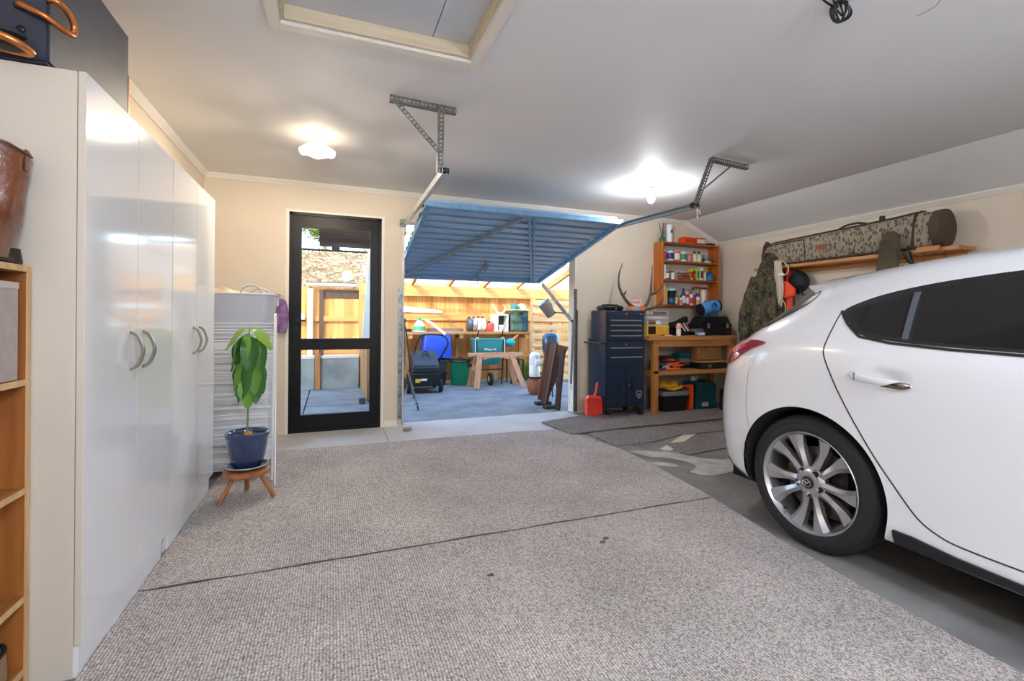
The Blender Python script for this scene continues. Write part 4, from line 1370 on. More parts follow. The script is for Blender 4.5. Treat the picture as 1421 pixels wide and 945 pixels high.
# wheels -----------------------------------------------------------
def wheel(yc, side):
    """Ten-spoke alloy wheel; local x points outward from the car."""
    fx = CX + side * .872
    S = Matrix.Translation((fx, yc, RW)) @ (Matrix.Identity(4) if side > 0 else Matrix.Rotation(pi, 4, 'Z'))
    ty = B().lathe([(.236, -.195), (.262, -.205), (.300, -.205), (.318, -.190), (.325, -.160), (.3255, -.060), (.320, -.028), (.302, -.006), (.268, .002), (.246, .000), (.238, -.008)], (0, 0, 0), 72, 'X', caps=False)
    wt = ty.move(S).build('tyre', m_rubber, car, 40)
    for xg in (-.075, -.11, -.145):
        B().tube([S @ Vector((xg, .3245 * cos(a), .3245 * sin(a))) for a in [2 * pi * i / 64 for i in range(64)]], .0035, 4, True).build('tread_groove', m_black, wt, 40)
    for a_ in (.312, .285, .255):
        B().tube([S @ Vector((-.006 + (.006 if a_ < .3 else -.008), a_ * cos(a), a_ * sin(a))) for a in [2 * pi * i / 72 for i in range(72)]], .0015, 4, True).build('sidewall_ring', m_rubber, wt, 60)
    rim = B().lathe([(.205, -.19), (.215, -.10), (.222, -.03), (.232, -.006), (.240, .002), (.2435, -.001), (.243, -.012), (.238, -.014)], (0, 0, 0), 72, 'X', caps=False)
    rm = rim.move(S).build('rim', m_alloy, car, 40)
    # spokes in five pairs
    for k in range(5):
        base = radians(-90 + 72 * k)
        for s in (-1, 1):
            b = B()
            rows = []
            for i in range(9):
                f = i / 8
                r = .045 + (.229 - .045) * f
                ang = base + s * (radians(19) - radians(1.5) * f - radians(3.5) * sin(pi * f))
                hw = .0165 + .003 * f + .022 * max(0, f - .5) ** 1.2 * 2.0
                xo = -.020 - .012 * sin(pi * f * .9) + .014 * f
                er = Vector((0, cos(ang), sin(ang)))
                et = Vector((0, -sin(ang), cos(ang))) * s
                c = er * r
                ridge = -.25 + .9 * f                      # crest drifts outward so the face twists
                rows.append([c + et * (-hw) + Vector((xo - .034, 0, 0)), c + et * (-hw) + Vector((xo - .010 * (1 - f), 0, 0)), c + et * hw * ridge * .6 + Vector((xo + .004, 0, 0)), c + et * hw + Vector((xo - .012 * f - .003, 0, 0)), c + et * hw + Vector((xo - .034, 0, 0))])
            b.grid(rows, True)
            b.verts(rows[0], [tuple(range(5))]); b.verts(rows[-1], [tuple(range(5))])
            b.move(S).build('spoke', m_alloy, rm, 28)
    B().lathe([(.0, -.055), (.074, -.055), (.076, -.030), (.062, -.016), (.045, -.010), (.034, -.010)], (0, 0, 0), 40, 'X').move(S).build('hub', m_alloy, rm, 30)
    for k in range(5):
        a = radians(-90 + 72 * k)
        p = Vector((0, .056 * cos(a), .056 * sin(a)))
        B().cyl(p + Vector((-.03, 0, 0)), p + Vector((-.0135, 0, 0)), .0155, n=16).move(S).build('nut_well', MATS['liner_black'], rm)
        B().cyl(p + Vector((-.03, 0, 0)), p + Vector((-.004, 0, 0)), .0088, .0075, 6).move(S).build('lug_nut', m_chrome, rm)
    cp = B().lathe([(.030, -.012), (.030, -.006), (.027, -.004), (0, -.004)], (0, 0, 0), 28, 'X').move(S).build('centre_cap', m_carblk, rm, 30)
    # bright oval with spread wings
    ring = [S @ Vector((-.0015, .021 * cos(a), .017 * sin(a) - .001)) for a in [2 * pi * i / 28 for i in range(28)]]
    B().tube(ring, .0018, 5, True).build('emblem', m_chrome, rm, 60)
    wing = [S @ Vector(p) for p in ((-.0012, -.019, .005), (-.0012, -.008, .004), (-.0012, 0, -.007), (-.0012, .008, .004), (-.0012, .019, .005))]
    B().tube(spline(wing, 4), .0018, 5).build('emblem', m_chrome, rm, 60)
    B().lathe([(.05, -.10), (.165, -.10), (.165, -.085), (.05, -.085)], (0, 0, 0), 36, 'X').move(S).build('brake_disc', mat('brake_disc', (104, 98, 92), .4, .8), rm, 30)
    B().box(-.13, -.07, .06, .165, -.06, .09).bevel(.012).move(S).build('brake_caliper', m_blackm, rm)
    v0 = S @ Vector((-.02, .205 * cos(4.1), .205 * sin(4.1)))
    B().cyl(v0, v0 + Vector((side * .022, 0, .0)), .004, n=8).build('valve', m_black, rm)
for yc in (YW, YFW):
    for side in (-1, 1):
        wheel(yc, side)
# ================================================================== outside: slab, fence, lean-to
m_out = mat('outdoor_concrete', (134, 140, 144), .75, var=(3.2, 8, .35, .66), col2=(108, 114, 118), bump=(60, .12))
gr = struct(B().box(-9, 9, 5.03, 12, -.25, -.045).build('ground', mat('earth', (110, 98, 80), .95, bump=(20, .5))))
for x0, x1, y0_, y1_ in ((-3.2, -.315, 5.04, 8.1), (-.30, .46, 5.04, 6.345), (-.30, .46, 6.36, 8.1), (.475, 4.9, 5.04, 8.1)):
    B().box(x0, x1, y0_, y1_, -.06, -.004).bevel(.004).build('slab', m_out, gr)
# retaining wall in the yard, cast concrete with a pale cap
rw = thing('retaining_wall', 'low grey concrete retaining wall under the yard fence', 'wall', (-1.2, 7.9, 0))
m_rw = mat('weathered_concrete', (134, 142, 150), .8, var=(3, 8, .35, .65), col2=(94, 102, 110), bump=(30, .3))
for x0, x1 in ((-2.9, -.25), (-.16, .40)):
    B().box(x0, x1, 7.80, 8.07, -.004, .475).bevel(.006).build('wall_block', m_rw, rw)
    B().box(x0, x1, 7.79, 8.07, .475, .50).build('coping', mat('pale_mortar', (176, 178, 178), .8), rw)
B().box(-.245, -.165, 7.76, 7.84, 0, .56).build('timber_post', wood('post_brown', (150, 98, 52), (116, 72, 36)), rw)
# paling fence
m_pal = [wood('paling_%s' % 'abc'[i], c1, c2, 'Z', .75, 7) for i, (c1, c2) in enumerate((((222, 164, 92), (190, 128, 64)), ((212, 152, 82), (178, 116, 56)), ((228, 176, 108), (198, 140, 76))))]
m_rail = wood('fence_rail_timber', (214, 158, 92), (184, 126, 66), 'X', .75)
fence = thing('paling_fence', 'golden timber paling fence with horizontal rails behind yard and lean-to', 'fence', (1.2, 8.13, 0))
x = -2.9
k = 0
while x < 4.9:
    zl = .50 if x < .45 else .02
    zt = 1.60 + .01 * sin(k * 2.3)
    B().box(x, x + .1455, 8.125 + .004 * (k % 2), 8.145 + .004 * (k % 2), zl, zt).build('paling', m_pal[(k * 7 + k // 3) % 3], fence)
    x += .147
    k += 1
for x0, x1, z0_, z1_ in ((-2.9, .42, 1.05, 1.125), (.48, 4.9, 1.075, 1.19), (.48, 4.9, .40, .50), (-2.9, .42, .505, .585)):
    B().box(x0, x1, 8.075, 8.122, z0_, z1_).build('rail', m_rail, fence)
for x in (-2.2, -.17, 1.15, 2.92, 4.4):
    B().box(x - .045, x + .045, 8.15, 8.24, 0, 1.6).build('post', wood('post_brown', (150, 98, 52), (116, 72, 36)), fence)
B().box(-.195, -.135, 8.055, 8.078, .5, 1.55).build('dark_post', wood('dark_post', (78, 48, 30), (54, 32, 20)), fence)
B().box(-.135, .42, 8.112, 8.124, 1.42, 1.56).build('gutter_shadow', MATS['dark_post'], fence)  # thin dark strip painting in the gutter's shadow on the palings
# white post and gutter length along the yard fence
o = tag(B().box(-.36, -.285, 7.99, 8.06, .5, 1.56).bevel(.006).build('white_post', mat('white_post', (236, 232, 222), .6)), 'white painted post standing against the yard fence', 'post')
t = thing('gutter_length', 'length of white gutter resting along the yard fence top', 'gutter', (0, 8.0, 1.62))
b = B()
rows = [[Vector((x, 8.0 + .055 * cos(a), 1.655 + .055 * sin(a))) for a in [pi + pi * i / 10 for i in range(11)]] for x in (-.39, .37)]
b.grid(rows).solid(.004).build('trough', mat('white_vinyl', (238, 236, 230), .4), t, 50)
B().box(-.39, .37, 7.942, 7.950, 1.655, 1.668).build('lip', m_black, t)
for x in (-.33, .33):
    B().box(x - .01, x + .01, 7.95, 8.13, 1.585, 1.60).build('bracket', m_galvd, t)
o = tag(B().box(-.55, -.40, 7.99, 8.06, 1.06, 1.16).bevel(.008).build('meter_box', mat('pale_box', (206, 208, 206), .5)), 'small pale box fixed on the yard fence beside the white post', 'box')
# dark eave beam and black pipe seen through the door
t = thing('eave_beam', 'dark stained timber beam above the side door outside', 'beam', (.3, 6.0, 2.0))
m_db = wood('dark_beam', (70, 44, 34), (48, 28, 22), 'X', .35)
B().box(-.15, .72, 5.98, 6.03, 1.955, 2.165).bevel(.003).build('board', m_db, t)
B().box(.68, .72, 5.03, 5.98, 1.98, 2.14).build('arm', m_db, t)
t = thing('black_pipe', 'thin black pipe under the dark eave beam', 'pipe', (0, 6.05, 1.91))
B().cyl((-.75, 6.02, 1.91), (.40, 6.02, 1.912), .013, n=10).build('tube', m_black, t)
B().box(-.01, .08, 5.99, 6.04, 1.90, 1.957).build('clip', m_black, t)
# lean-to: beam, rafters, clear corrugated roof, side screen
lt = thing('lean_to_roof', 'timber lean-to with sloping rafters under clear corrugated sheets', 'roof', (2.5, 6.5, 2))
m_lt = wood('lean_to_timber', (220, 168, 100), (190, 136, 74), 'Y', .7)
m_ltx = wood('lean_to_beam', (222, 172, 104), (192, 138, 76), 'X', .7)
def rz(y):
    return 1.70 + (8.05 - y) * .245
B().box(.45, 4.6, 7.98, 8.03, 1.485, 1.665).build('front_beam', m_ltx, lt)
for i in range(7):
    x = .63 + .633 * i
    B().bar((x, 8.18, rz(8.18) - .0), (x, 5.05, rz(5.05)), .045, .09, (0, 0, 1)).build('rafter', m_lt, lt)
for y in (7.1, 6.2, 5.4):
    B().bar((.45, y, rz(y) + .062), (4.6, y, rz(y) + .062), .045, .03).build('batten', m_ltx, lt)
m_clear = translucent('clear_corrugated', (226, 234, 240), .5, .84, .25)
for i in range(5):
    x0 = .42 + i * .84
    rows = []
    for y in (5.04, 8.32):
        rows.append([Vector((x0 + .86 * j / 44, y, rz(y) + .092 + .009 * cos(j * pi / 2.2) + .001 * i)) for j in range(45)])
    B().grid(rows).build('roof_sheet', m_clear, lt)
for x in (.45, 4.55):
    B().box(x - .045, x + .045, 7.985, 8.06, 0, 1.70).build('post', wood('lean_to_post', (206, 150, 86), (176, 120, 62)), lt)
sc_ = thing('board_screen', 'weathered vertical board screen closing the lean-to side', 'screen', (.44, 7.2, 0))
m_scr = wood('screen_board', (176, 132, 90), (134, 96, 62), 'Z', .8)
for i in range(12):
    y = 6.36 + i * .135
    B().box(.425 - .004 * (i % 2), .447, y, y + .128, .02, .70).build('board', m_scr, sc_)
for z in (.15, .58):
    B().box(.447, .485, 6.36, 7.97, z, z + .07).build('rail', m_scr, sc_)
o = tag(B().box(.33, .41, 6.30, 6.40, -.003, .07).bevel(.006).build('paving_block', mat('dark_stone', (62, 66, 72), .8)), 'small dark paving block on the yard slab', 'block')
# white sheet hung at the corner of the lean-to
b = B()
rows = []
for i in range(13):
    f = i / 12
    z = .72 + 1.32 * f
    xl = .40 + .09 * f ** 1.4
    rows.append([Vector((xl + (.60 - xl) * g, 6.97 + .02 * sin(f * 9 + g * 5) + .25 * g, z)) for g in (0, .25, .5, .75, 1)])
b.grid(rows).solid(.004)
tag(b.build('white_sheet', mat('white_canvas', (240, 240, 236), .8), None, 60), 'white canvas sheet hanging at the lean-to corner', 'sheet')
# hillside
from mathutils import noise as mnoise
b = B()
rows = []
for i in range(60):
    y = 8.3 + 15 * (i / 59) ** 1.3
    row = []
    for j in range(90):
        x = -14 + 30 * j / 89
        h = .75 + 3.05 * (1 - math.exp(-(y - 8.3) / 5.2)) + .22 * mnoise.noise(Vector((x * .8, y * .8, 3))) + .10 * mnoise.noise(Vector((x * 2.6, y * 2.6, 9)))
        row.append(Vector((x, y, h)))
    rows.append(row)
b.grid(rows)
hill = struct(b.build('hillside', mat('leaf_litter', (172, 138, 108), .95, var=(7, 9, .38, .62), col2=(122, 98, 72), bump=(14, 1.0)), None, 60))
# dry leaves and brush covering the bank: too many to count
b = B()
rr = random.Random(3)
cols = {0: [], 1: [], 2: []}
m_br = [mat('dry_leaves_tan', (190, 150, 110), .9), mat('dry_leaves_grey', (140, 126, 112), .9), mat('bank_green', (134, 138, 70), .9)]
b = B()
for c in range(3):
    for i in range((9000, 5200, 1500)[c]):
        x, y = rr.uniform(-3.2, 2.0), rr.uniform(8.5, 16)
        h = .75 + 3.05 * (1 - math.exp(-(y - 8.3) / 5.2)) + .22 * mnoise.noise(Vector((x * .8, y * .8, 3))) + .10 * mnoise.noise(Vector((x * 2.6, y * 2.6, 9)))
        p = Vector((x, y, h + rr.uniform(-.02, .16)))
        s = rr.uniform(.018, .05)
        q = Matrix.Rotation(rr.uniform(0, 6.3), 3, 'Z') @ Matrix.Rotation(rr.uniform(-1.3, 1.3), 3, 'X')
        b.verts([p + q @ Vector(v) * s for v in ((-1, 0, 0), (0, -.5, .15), (1, 0, 0), (0, .5, .15))], [(0, 1, 2, 3)])
o = b.build('leaf_litter', m_br[0])
o['kind'] = 'stuff'
tag(o, 'tan and grey dry leaves covering the bank behind the fence', 'foliage')
o.data.materials.append(m_br[1]); o.data.materials.append(m_br[2])
for i, f in enumerate(o.data.polygons):
    f.material_index = 0 if i < 9000 else (1 if i < 14200 else 2)
def tree(x, y, h, rad, label, m, seed, grp=None):
    t = thing('tree', label, 'tree', (x, y, 0))
    g = 3.3
    B().tube(spline([(x, y, g - .6), (x + .1, y, g + h * .4), (x, y, g + h)], 5), [.12 - .02 * i * .5 for i in range(11)], 8).build('trunk', wood('bark', (110, 92, 76), (80, 64, 52)), t, 60)
    b = B()
    r2 = random.Random(seed)
    for i in range(2600):
        a, e, q = r2.uniform(0, 2 * pi), r2.uniform(-1, 1), r2.random() ** .4
        p = Vector((x + rad * q * cos(a) * sqrt(1 - e * e), y + rad * q * sin(a) * sqrt(1 - e * e), g + h * .75 + rad * .7 * q * e))
        mt = Matrix.Rotation(r2.uniform(0, 6.3), 3, 'Z') @ Matrix.Rotation(r2.uniform(-1.4, 1.4), 3, 'X')
        s = r2.uniform(.04, .09)
        b.verts([p + mt @ Vector(v) * s for v in ((-1, 0, 0), (0, -.45, 0), (1, 0, 0), (0, .45, 0))], [(0, 1, 2, 3)])
    o = b.build('foliage', m, t)
    o['kind'] = 'stuff'
m_fol = translucent('tree_leaf', (120, 140, 72), .3)
tree(-.35, 17.6, 1.3, .75, 'small leafy green tree on top of the bank', m_fol, 4)
tree(-3.2, 18.0, 1.5, 1.2, 'wide leafy tree further along the bank top', m_fol, 8)
# grass beside the shelf end
b = B()
r2 = random.Random(11)
for i in range(900):
    p = Vector((r2.uniform(3.22, 3.75), r2.uniform(7.86, 8.04), -.004))
    hgt = r2.uniform(.12, .40)
    dx, dy = r2.uniform(-.06, .06), r2.uniform(-.05, .05)
    wv_ = .006
    b.verts([p + Vector((-wv_, 0, 0)), p + Vector((wv_, 0, 0)), p + Vector((dx, dy, hgt))], [(0, 1, 2)])
o = b.build('grass_tuft', translucent('grass_blade', (132, 160, 66), .4))
o['kind'] = 'stuff'
tag(o, 'green grass growing at the fence foot beside the pallet', 'grass')

# ---------------------------------------------------------------- the bench shelf against the fence
t = thing('plank_shelf', 'long rough plank shelf along the lean-to fence', 'shelf', (2.2, 7.9, .87))
m_pl = wood('rough_plank', (196, 152, 104), (160, 118, 76), 'X', .8)
B().box(.72, 3.46, 7.70, 7.885, .845, .885).build('plank', m_pl, t)
B().box(.72, 3.46, 7.89, 8.07, .845, .885).build('plank', m_pl, t)
for x in (1.20, 2.05, 3.25):
    B().box(x - .03, x + .03, 7.72, 8.07, .775, .845).build('bearer', m_lt, t)
    B().box(x - .03, x + .03, 8.02, 8.07, .0, .775).build('leg', m_lt, t)
ZS = .8855
# spray bottle with a white nozzle pipe
t = thing('sprayer', 'white and green garden sprayer lying on the plank shelf', 'sprayer', (1.35, 7.85, ZS))
m_wp = mat('white_plastic', (236, 238, 236), .4)
m_gp = mat('green_plastic', (36, 150, 96), .4)
B().lathe([(.10, ZS), (.105, ZS + .02), (.09, ZS + .10), (.05, ZS + .17), (.03, ZS + .19)], (1.36, 7.86, 0), 20).build('tank', m_wp, t, 50)
B().lathe([(.106, ZS + .02), (.1, ZS + .06), (.093, ZS + .09)], (1.36, 7.86, 0), 20, sx=1.01, sy=1.01).build('band', m_gp, t, 50)
B().lathe([(.035, ZS + .17), (.035, ZS + .20), (.02, ZS + .22)], (1.36, 7.86, 0), 16).build('cap', m_gp, t, 50)
B().bar((1.33, 7.86, ZS + .22), (1.46, 7.82, ZS + .225), .02, .02).build('trigger', m_gp, t)
B().tube(spline([(1.44, 7.80, ZS + .20), (1.56, 7.76, ZS + .13), (1.68, 7.72, ZS + .03), (1.76, 7.68, ZS - .04)], 6), [.022] * 19, 8).build('nozzle_pipe', m_wp, t, 60)
t = thing('tool_tray', 'dark shallow tray of odds on the plank shelf', 'tray', (1.1, 7.9, ZS))
B().box(.80, 1.22, 7.74, 8.04, ZS, ZS + .045).bevel(.006).build('tray', m_black, t)
for i in range(3):
    B().cyl((.86 + i * .1, 7.80, ZS + .045), (.86 + i * .1, 7.80, ZS + .08 + .01 * i), .025, n=12).build('jar', (m_galv, m_wp, m_gp)[i], t, 40)
o = tag(B().box(1.52, 2.14, 7.93, 8.05, ZS, ZS + .055).bevel(.003).build('spare_timber', wood('grey_timber', (140, 128, 116), (110, 98, 88), 'X')), 'grey weathered timber offcut lying on the plank shelf', 'timber')
o = tag(B().prism([(.92, 1.215), (1.72, 1.20), (1.80, 1.215), (1.76, 1.25), (1.20, 1.30), (.95, 1.305)], 'Y', 8.04, 8.07).jitter(.01, 9).build('white_batten', m_wp), 'long white panel resting on the fence rail', 'panel')
# tins, panels and cans
def tin(name, label, x, y, z, r, h, m, mlid, group=None, mlab=None, cat='can', cap=False):
    t = thing(name, label, cat, (x, y, z), group)
    if cap:   # shouldered bottle with a cap
        B().lathe([(r * .92, z), (r, z + .006), (r, z + h * .62), (r * .55, z + h * .76), (r * .4, z + h * .8)], (x, y, 0), 16).build('body', m, t, 50)
        B().lathe([(r * .45, z + h * .8), (r * .45, z + h * .94), (r * .3, z + h)], (x, y, 0), 12).build('cap', mlid, t, 40)
        if mlab:
            B().lathe([(r * 1.02, z + h * .10), (r * 1.02, z + h * .54)], (x, y, 0), 16, caps=False).build('label', mlab, t, 50)
    else:
        B().lathe([(r * .97, z), (r, z + .004), (r, z + h * .94), (r * .97, z + h * .95)], (x, y, 0), 18).build('body', m, t, 50)
        B().lathe([(r * 1.03, z + h * .94), (r * 1.03, z + h * .985), (r * .9, z + h), (r * .88, z + h * .97)], (x, y, 0), 18).build('lid', mlid, t, 40)
        if mlab:
            B().lathe([(r * 1.015, z + h * .16), (r * 1.015, z + h * .74)], (x, y, 0), 18, caps=False).build('label', mlab, t, 50)
    return t
m_silver = mat('tin_silver', (196, 200, 204), .3, .7)
for i in range(4):
    x = 2.22 + i * .083
    t = thing('metal_jerry_can', ('slim dark steel can at the end of the can row', 'slim bright steel can next to the dark one', 'slim white can among the steel cans', 'slim pale grey can beside the red tub')[i], 'can', (x, 7.87, ZS), 'slim cans on the plank shelf')
    mm = (mat('steel_dark', (112, 122, 134), .3, .7), m_silver, m_wp, mat('pale_grey_can', (210, 214, 212), .5))[i]
    B().lathe([(.10, -.035), (.115, -.03), (.115, .03), (.10, .035)], (x, 7.87, ZS + .118), 28, 'X').build('body', mm, t, 40)
    B().cyl((x, 7.87, ZS + .23), (x, 7.87, ZS + .262), .016, n=12).build('cap', m_black, t)
    B().tube([(x + .0355, 7.87 + .08 * cos(a), ZS + .118 + .08 * sin(a)) for a in [2 * pi * i_ / 24 for i_ in range(24)]], .003, 5, True).build('rim', mm, t, 60)
m_redp = mat('red_plastic', (214, 62, 52), .4)
t = thing('red_tub', 'red plastic tub with a bent handle on the plank shelf', 'tub', (2.63, 7.86, ZS))
B().lathe([(.064, ZS), (.068, ZS + .01), (.072, ZS + .14), (.066, ZS + .148)], (2.582, 7.82, 0), 20).build('body', m_redp, t, 50)
B().tube(spline([(2.515, 7.82, ZS + .14), (2.55, 7.80, ZS + .19), (2.62, 7.80, ZS + .175), (2.648, 7.82, ZS + .13)], 6), .005, 6).build('handle', mat('handle_cream', (226, 196, 150), .5), t, 60)
t = thing('nest_box', 'white open-fronted box with a dark inside on the plank shelf', 'box', (2.8, 7.9, ZS))
for bx in ((2.665, 2.925, 7.80, 8.03, ZS, ZS + .012), (2.665, 2.925, 7.80, 8.03, ZS + .285, ZS + .30), (2.665, 2.735, 7.80, 8.03, ZS + .012, ZS + .285), (2.91, 2.925, 7.80, 8.03, ZS + .012, ZS + .285), (2.735, 2.91, 8.018, 8.03, ZS + .012, ZS + .285)):
    B().box(*bx).build('wall_panel', m_wp if bx[4] < 9 else m_wp, t)
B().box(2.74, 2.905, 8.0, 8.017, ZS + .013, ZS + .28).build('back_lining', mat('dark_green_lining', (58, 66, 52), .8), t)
tin('paint_pot', 'small white pot in front of the open box', 2.775, 7.745, ZS, .042, .115, m_wp, m_wp, mlab=mat('label_grey', (196, 198, 206), .6))
# bleached antlers on the box
m_bone = mat('bleached_bone', (232, 222, 200), .6, bump=(40, .2))
def antler_set(root, branches, m, parent, n=6):
    for pts, r0 in branches:
        q = spline([root + Vector(p) for p in pts], 6)
        k = len(q)
        B().tube(q, [max(.0022, r0 * (1 - .82 * (i / (k - 1)) ** 1.3)) for i in range(k)], 8).jitter(.003, 30).build('antler', m, parent, 60)
t = thing('small_antlers', 'small bleached antlers lying on top of the open white box', 'antlers', (2.8, 7.9, ZS + .30))
antler_set(Vector((2.80, 7.90, ZS + .303)), [([(0, 0, .012), (-.06, 0, .05), (-.11, -.02, .13), (-.16, -.02, .19)], .018), ([(.02, 0, .012), (.08, 0, .06), (.10, 0, .12), (.06, 0, .18)], .016)], m_bone, t)
B().box(2.76, 2.85, 7.86, 7.94, ZS + .3005, ZS + .325).bevel(.008).build('skull_plate', m_bone, t)
# large clear container with things on its lid
t = thing('clear_bin', 'large translucent storage bin holding pale goods on the plank shelf', 'bin', (3.1, 7.88, ZS))
B().box(2.945, 3.29, 7.74, 8.04, ZS, ZS + .375).bevel(.014).build('body', glass('cloudy_plastic', (196, 216, 214)), t, 40)
B().box(2.94, 3.295, 7.735, 8.045, ZS + .375, ZS + .395).bevel(.004).build('lid', mat('lid_grey_green', (176, 196, 186), .5), t)
for i, (x0, x1, zz, c) in enumerate(((2.965, 3.03, .30, (206, 210, 200)), (3.035, 3.09, .34, (176, 200, 172)), (3.095, 3.20, .30, (160, 196, 196)), (3.205, 3.27, .35, (120, 168, 204)))):
    B().box(x0, x1, 7.79, 8.0, ZS + .015, ZS + zz).bevel(.01).build('content', mat('bin_content_%s' % 'abcd'[i], c, .6), t)
tin('teal_pot', 'round teal pot standing on the clear bin', 3.05, 7.87, ZS + .3955, .055, .11, mat('teal_plastic', (70, 142, 142), .4), mat('teal_dark', (44, 108, 112), .4), cat='pot')
tag(B().ball((3.21, 7.88, ZS + .445), .075, (1.1, .8, .66), 18, 12).jitter(.014, 18, 4).build('white_bag', m_wp, None, 60), 'crumpled white bag lying on the clear bin', 'bag')
tag(B().box(3.115, 3.15, 7.80, 7.86, ZS + .396, ZS + .455).bevel(.006).build('green_carton', m_gp), 'tiny green carton between teal pot and white bag', 'carton')
tag(B().box(3.11, 3.26, 7.95, 8.02, ZS + .396, ZS + .49).bevel(.006).build('red_carton', m_redp), 'red carton behind the crumpled white bag', 'carton')

# ---------------------------------------------------------------- things on the slab
# lawn mower with its grass catcher toward the garage
t = thing('lawn_mower', 'black lawn mower with a blue-grey grass catcher and folding handle', 'mower', (1.3, 7.2, 0))
m_mow = mat('mower_black', (24, 27, 30), .42)
m_cat = mat('catcher_blue_grey', (40, 50, 58), .35)
B().prism([(7.05, .08), (7.52, .08), (7.55, .22), (7.4, .30), (7.05, .27)], 'X', 1.10, 1.50).bevel(.02).build('deck', m_mow, t, 40)
B().cyl((1.30, 7.40, .28), (1.30, 7.40, .45), .13, .12, 24).build('engine', m_mow, t, 40)
B().prism([(6.88, .30), (7.30, .30), (7.34, .44), (7.12, .63), (6.92, .48), (6.86, .40)], 'X', 1.11, 1.49).bevel(.02, 3).build('catcher_lid', m_cat, t, 40)
B().prism([(6.90, .10), (7.22, .10), (7.28, .31), (6.86, .31)], 'X', 1.09, 1.51).bevel(.02, 3).build('catcher_tub', m_mow, t, 40)
B().tube(spline([(1.24, 6.96, .50), (1.27, 7.03, .60), (1.34, 7.03, .60), (1.37, 6.96, .50)], 5), .012, 8).build('catcher_grip', m_black, t, 60)
B().box(1.14, 1.21, 6.877, 6.884, .165, .225).build('yellow_sticker', mat('yellow_sticker', (226, 204, 40), .5), t)
B().box(1.215, 1.31, 6.877, 6.884, .19, .222).build('white_sticker', m_wp, t)
for x in (1.06, 1.54):
    for y, r in ((7.0, .095), (7.48, .09)):
        w_ = B().lathe([(r * .8, -.025), (r, -.02), (r, .02), (r * .8, .025)], (x, y, r), 24, 'X').build('wheel', m_rubber, t, 40)
        B().lathe([(.0, -.03), (r * .55, -.028), (r * .55, .028), (0, .03)], (x, y, r), 16, 'X').build('wheel_hub', mat('hub_grey', (130, 136, 138), .5), w_, 40)
B().tube(spline([(1.10, 7.30, .22), (1.13, 7.12, .50), (1.20, 6.98, .80), (1.26, 6.95, .86), (1.52, 6.95, .86), (1.62, 6.96, .80), (1.64, 7.0, .70), (1.56, 7.12, .50), (1.50, 7.30, .22)], 8), .012, 8).build('handle', m_black, t, 60)
B().ball((1.61, 7.02, .66), .02).build('knob', m_black, t)
# upturned blue tub on black crates
t = thing('blue_tub', 'bright blue plastic tub turned over on black crates', 'tub', (1.66, 7.82, .42))
m_blue = mat('blue_plastic', (28, 76, 196), .38)
rows = [rr_loop(1.64, 7.85, hx, hy, .05, z + .02) for z, hx, hy in ((.435, .262, .20), (.445, .262, .20), (.447, .245, .185), (.60, .238, .178), (.602, .234, .174), (.80, .225, .165), (.825, .21, .15))]
b = B().grid(rows, True)
b.verts(rows[-1], [tuple(range(len(rows[-1])))])
b.build('body', m_blue, t, 40)
B().tube(rr_loop(1.64, 7.85, .264, .202, .05, .46), .009, 6, True).build('rim', m_blue, t, 60)
for i in range(2):
    t = thing('crate', ('lower black crate under the blue tub', 'upper dark grey crate under the blue tub')[i], 'crate', (1.66, 7.8, .21 * i), 'crates under the blue tub')
    mm = (m_black, mat('crate_grey', (48, 56, 62), .45))[i]
    z = .215 * i
    rows = [rr_loop(1.60, 7.85, .175 + .02 * f, .17 + .02 * f, .03, z + .19 * f) for f in (0, .5, 1)]
    b = B().grid(rows, True)
    b.verts(rows[0], [tuple(range(len(rows[0])))])
    b.build('body', mm, t, 40)
    B().tube(rr_loop(1.60, 7.85, .203, .197, .03, z + .198), .010, 6, True).build('rim', mm, t, 60)
    B().box(1.41, 1.79, 7.67, 8.03, z + .19, z + .205).build('lid', mm, t)
# green bin
t = thing('garbage_bin', 'green plastic garbage bin with a black lid', 'bin', (2.01, 7.66, 0))
B().lathe([(.145, -.002), (.150, .01), (.165, .36), (.172, .37), (.172, .39)], (2.01, 7.66, 0), 32).build('body', mat('bin_green', (22, 124, 88), .42), t, 40)
B().lathe([(.180, .385), (.182, .40), (.172, .415), (.10, .430), (0, .432)], (2.01, 7.66, 0), 32).build('lid', m_black, t, 40)
B().tube(spline([(1.97, 7.66, .43), (1.98, 7.66, .452), (2.04, 7.66, .452), (2.05, 7.66, .43)], 4), .008, 6).build('lid_grip', m_black, t, 60)
for s in (-1, 1):
    B().box(2.01 + s * .125 - .05, 2.01 + s * .125 + .05, 7.52, 7.545, .30, .36).bevel(.006).build('side_grip', m_black, t) if s > 0 else None
# sawhorse
t = thing('sawhorse', 'pale timber sawhorse with splayed legs and a curved brace', 'sawhorse', (2.48, 7.2, 0))
m_saw = wood('sawhorse_timber', (196, 150, 116), (166, 120, 88), 'Z', .8)
m_sawx = wood('sawhorse_beam', (204, 158, 120), (176, 130, 94), 'X', .8)
B().bar((2.03, 7.20, .535), (2.94, 7.20, .535), .10, .045).build('top_beam', m_sawx, t)
for x0, x1 in ((2.20, 2.10), (2.74, 2.90)):
    for s in (-1, 1):
        B().bar((x0, 7.20 + s * .045, .53), (x1, 7.20 + s * .20, .012), .085, .04, (0, 1, 0)).build('leg', m_saw, t)
    B().box((x0 + x1) / 2 - .05 + (.015 if x0 < 2.5 else -.02), (x0 + x1) / 2 - .02 + (.015 if x0 < 2.5 else -.02), 7.11, 7.29, .27, .36).build('end_tie', m_saw, t)
b = B().prism([(2.24, .515), (2.72, .515), (2.70, .45), (2.60, .475), (2.48, .485), (2.36, .475), (2.26, .45)], 'Y', 7.14, 7.165)
b.build('curved_brace', m_sawx, t)
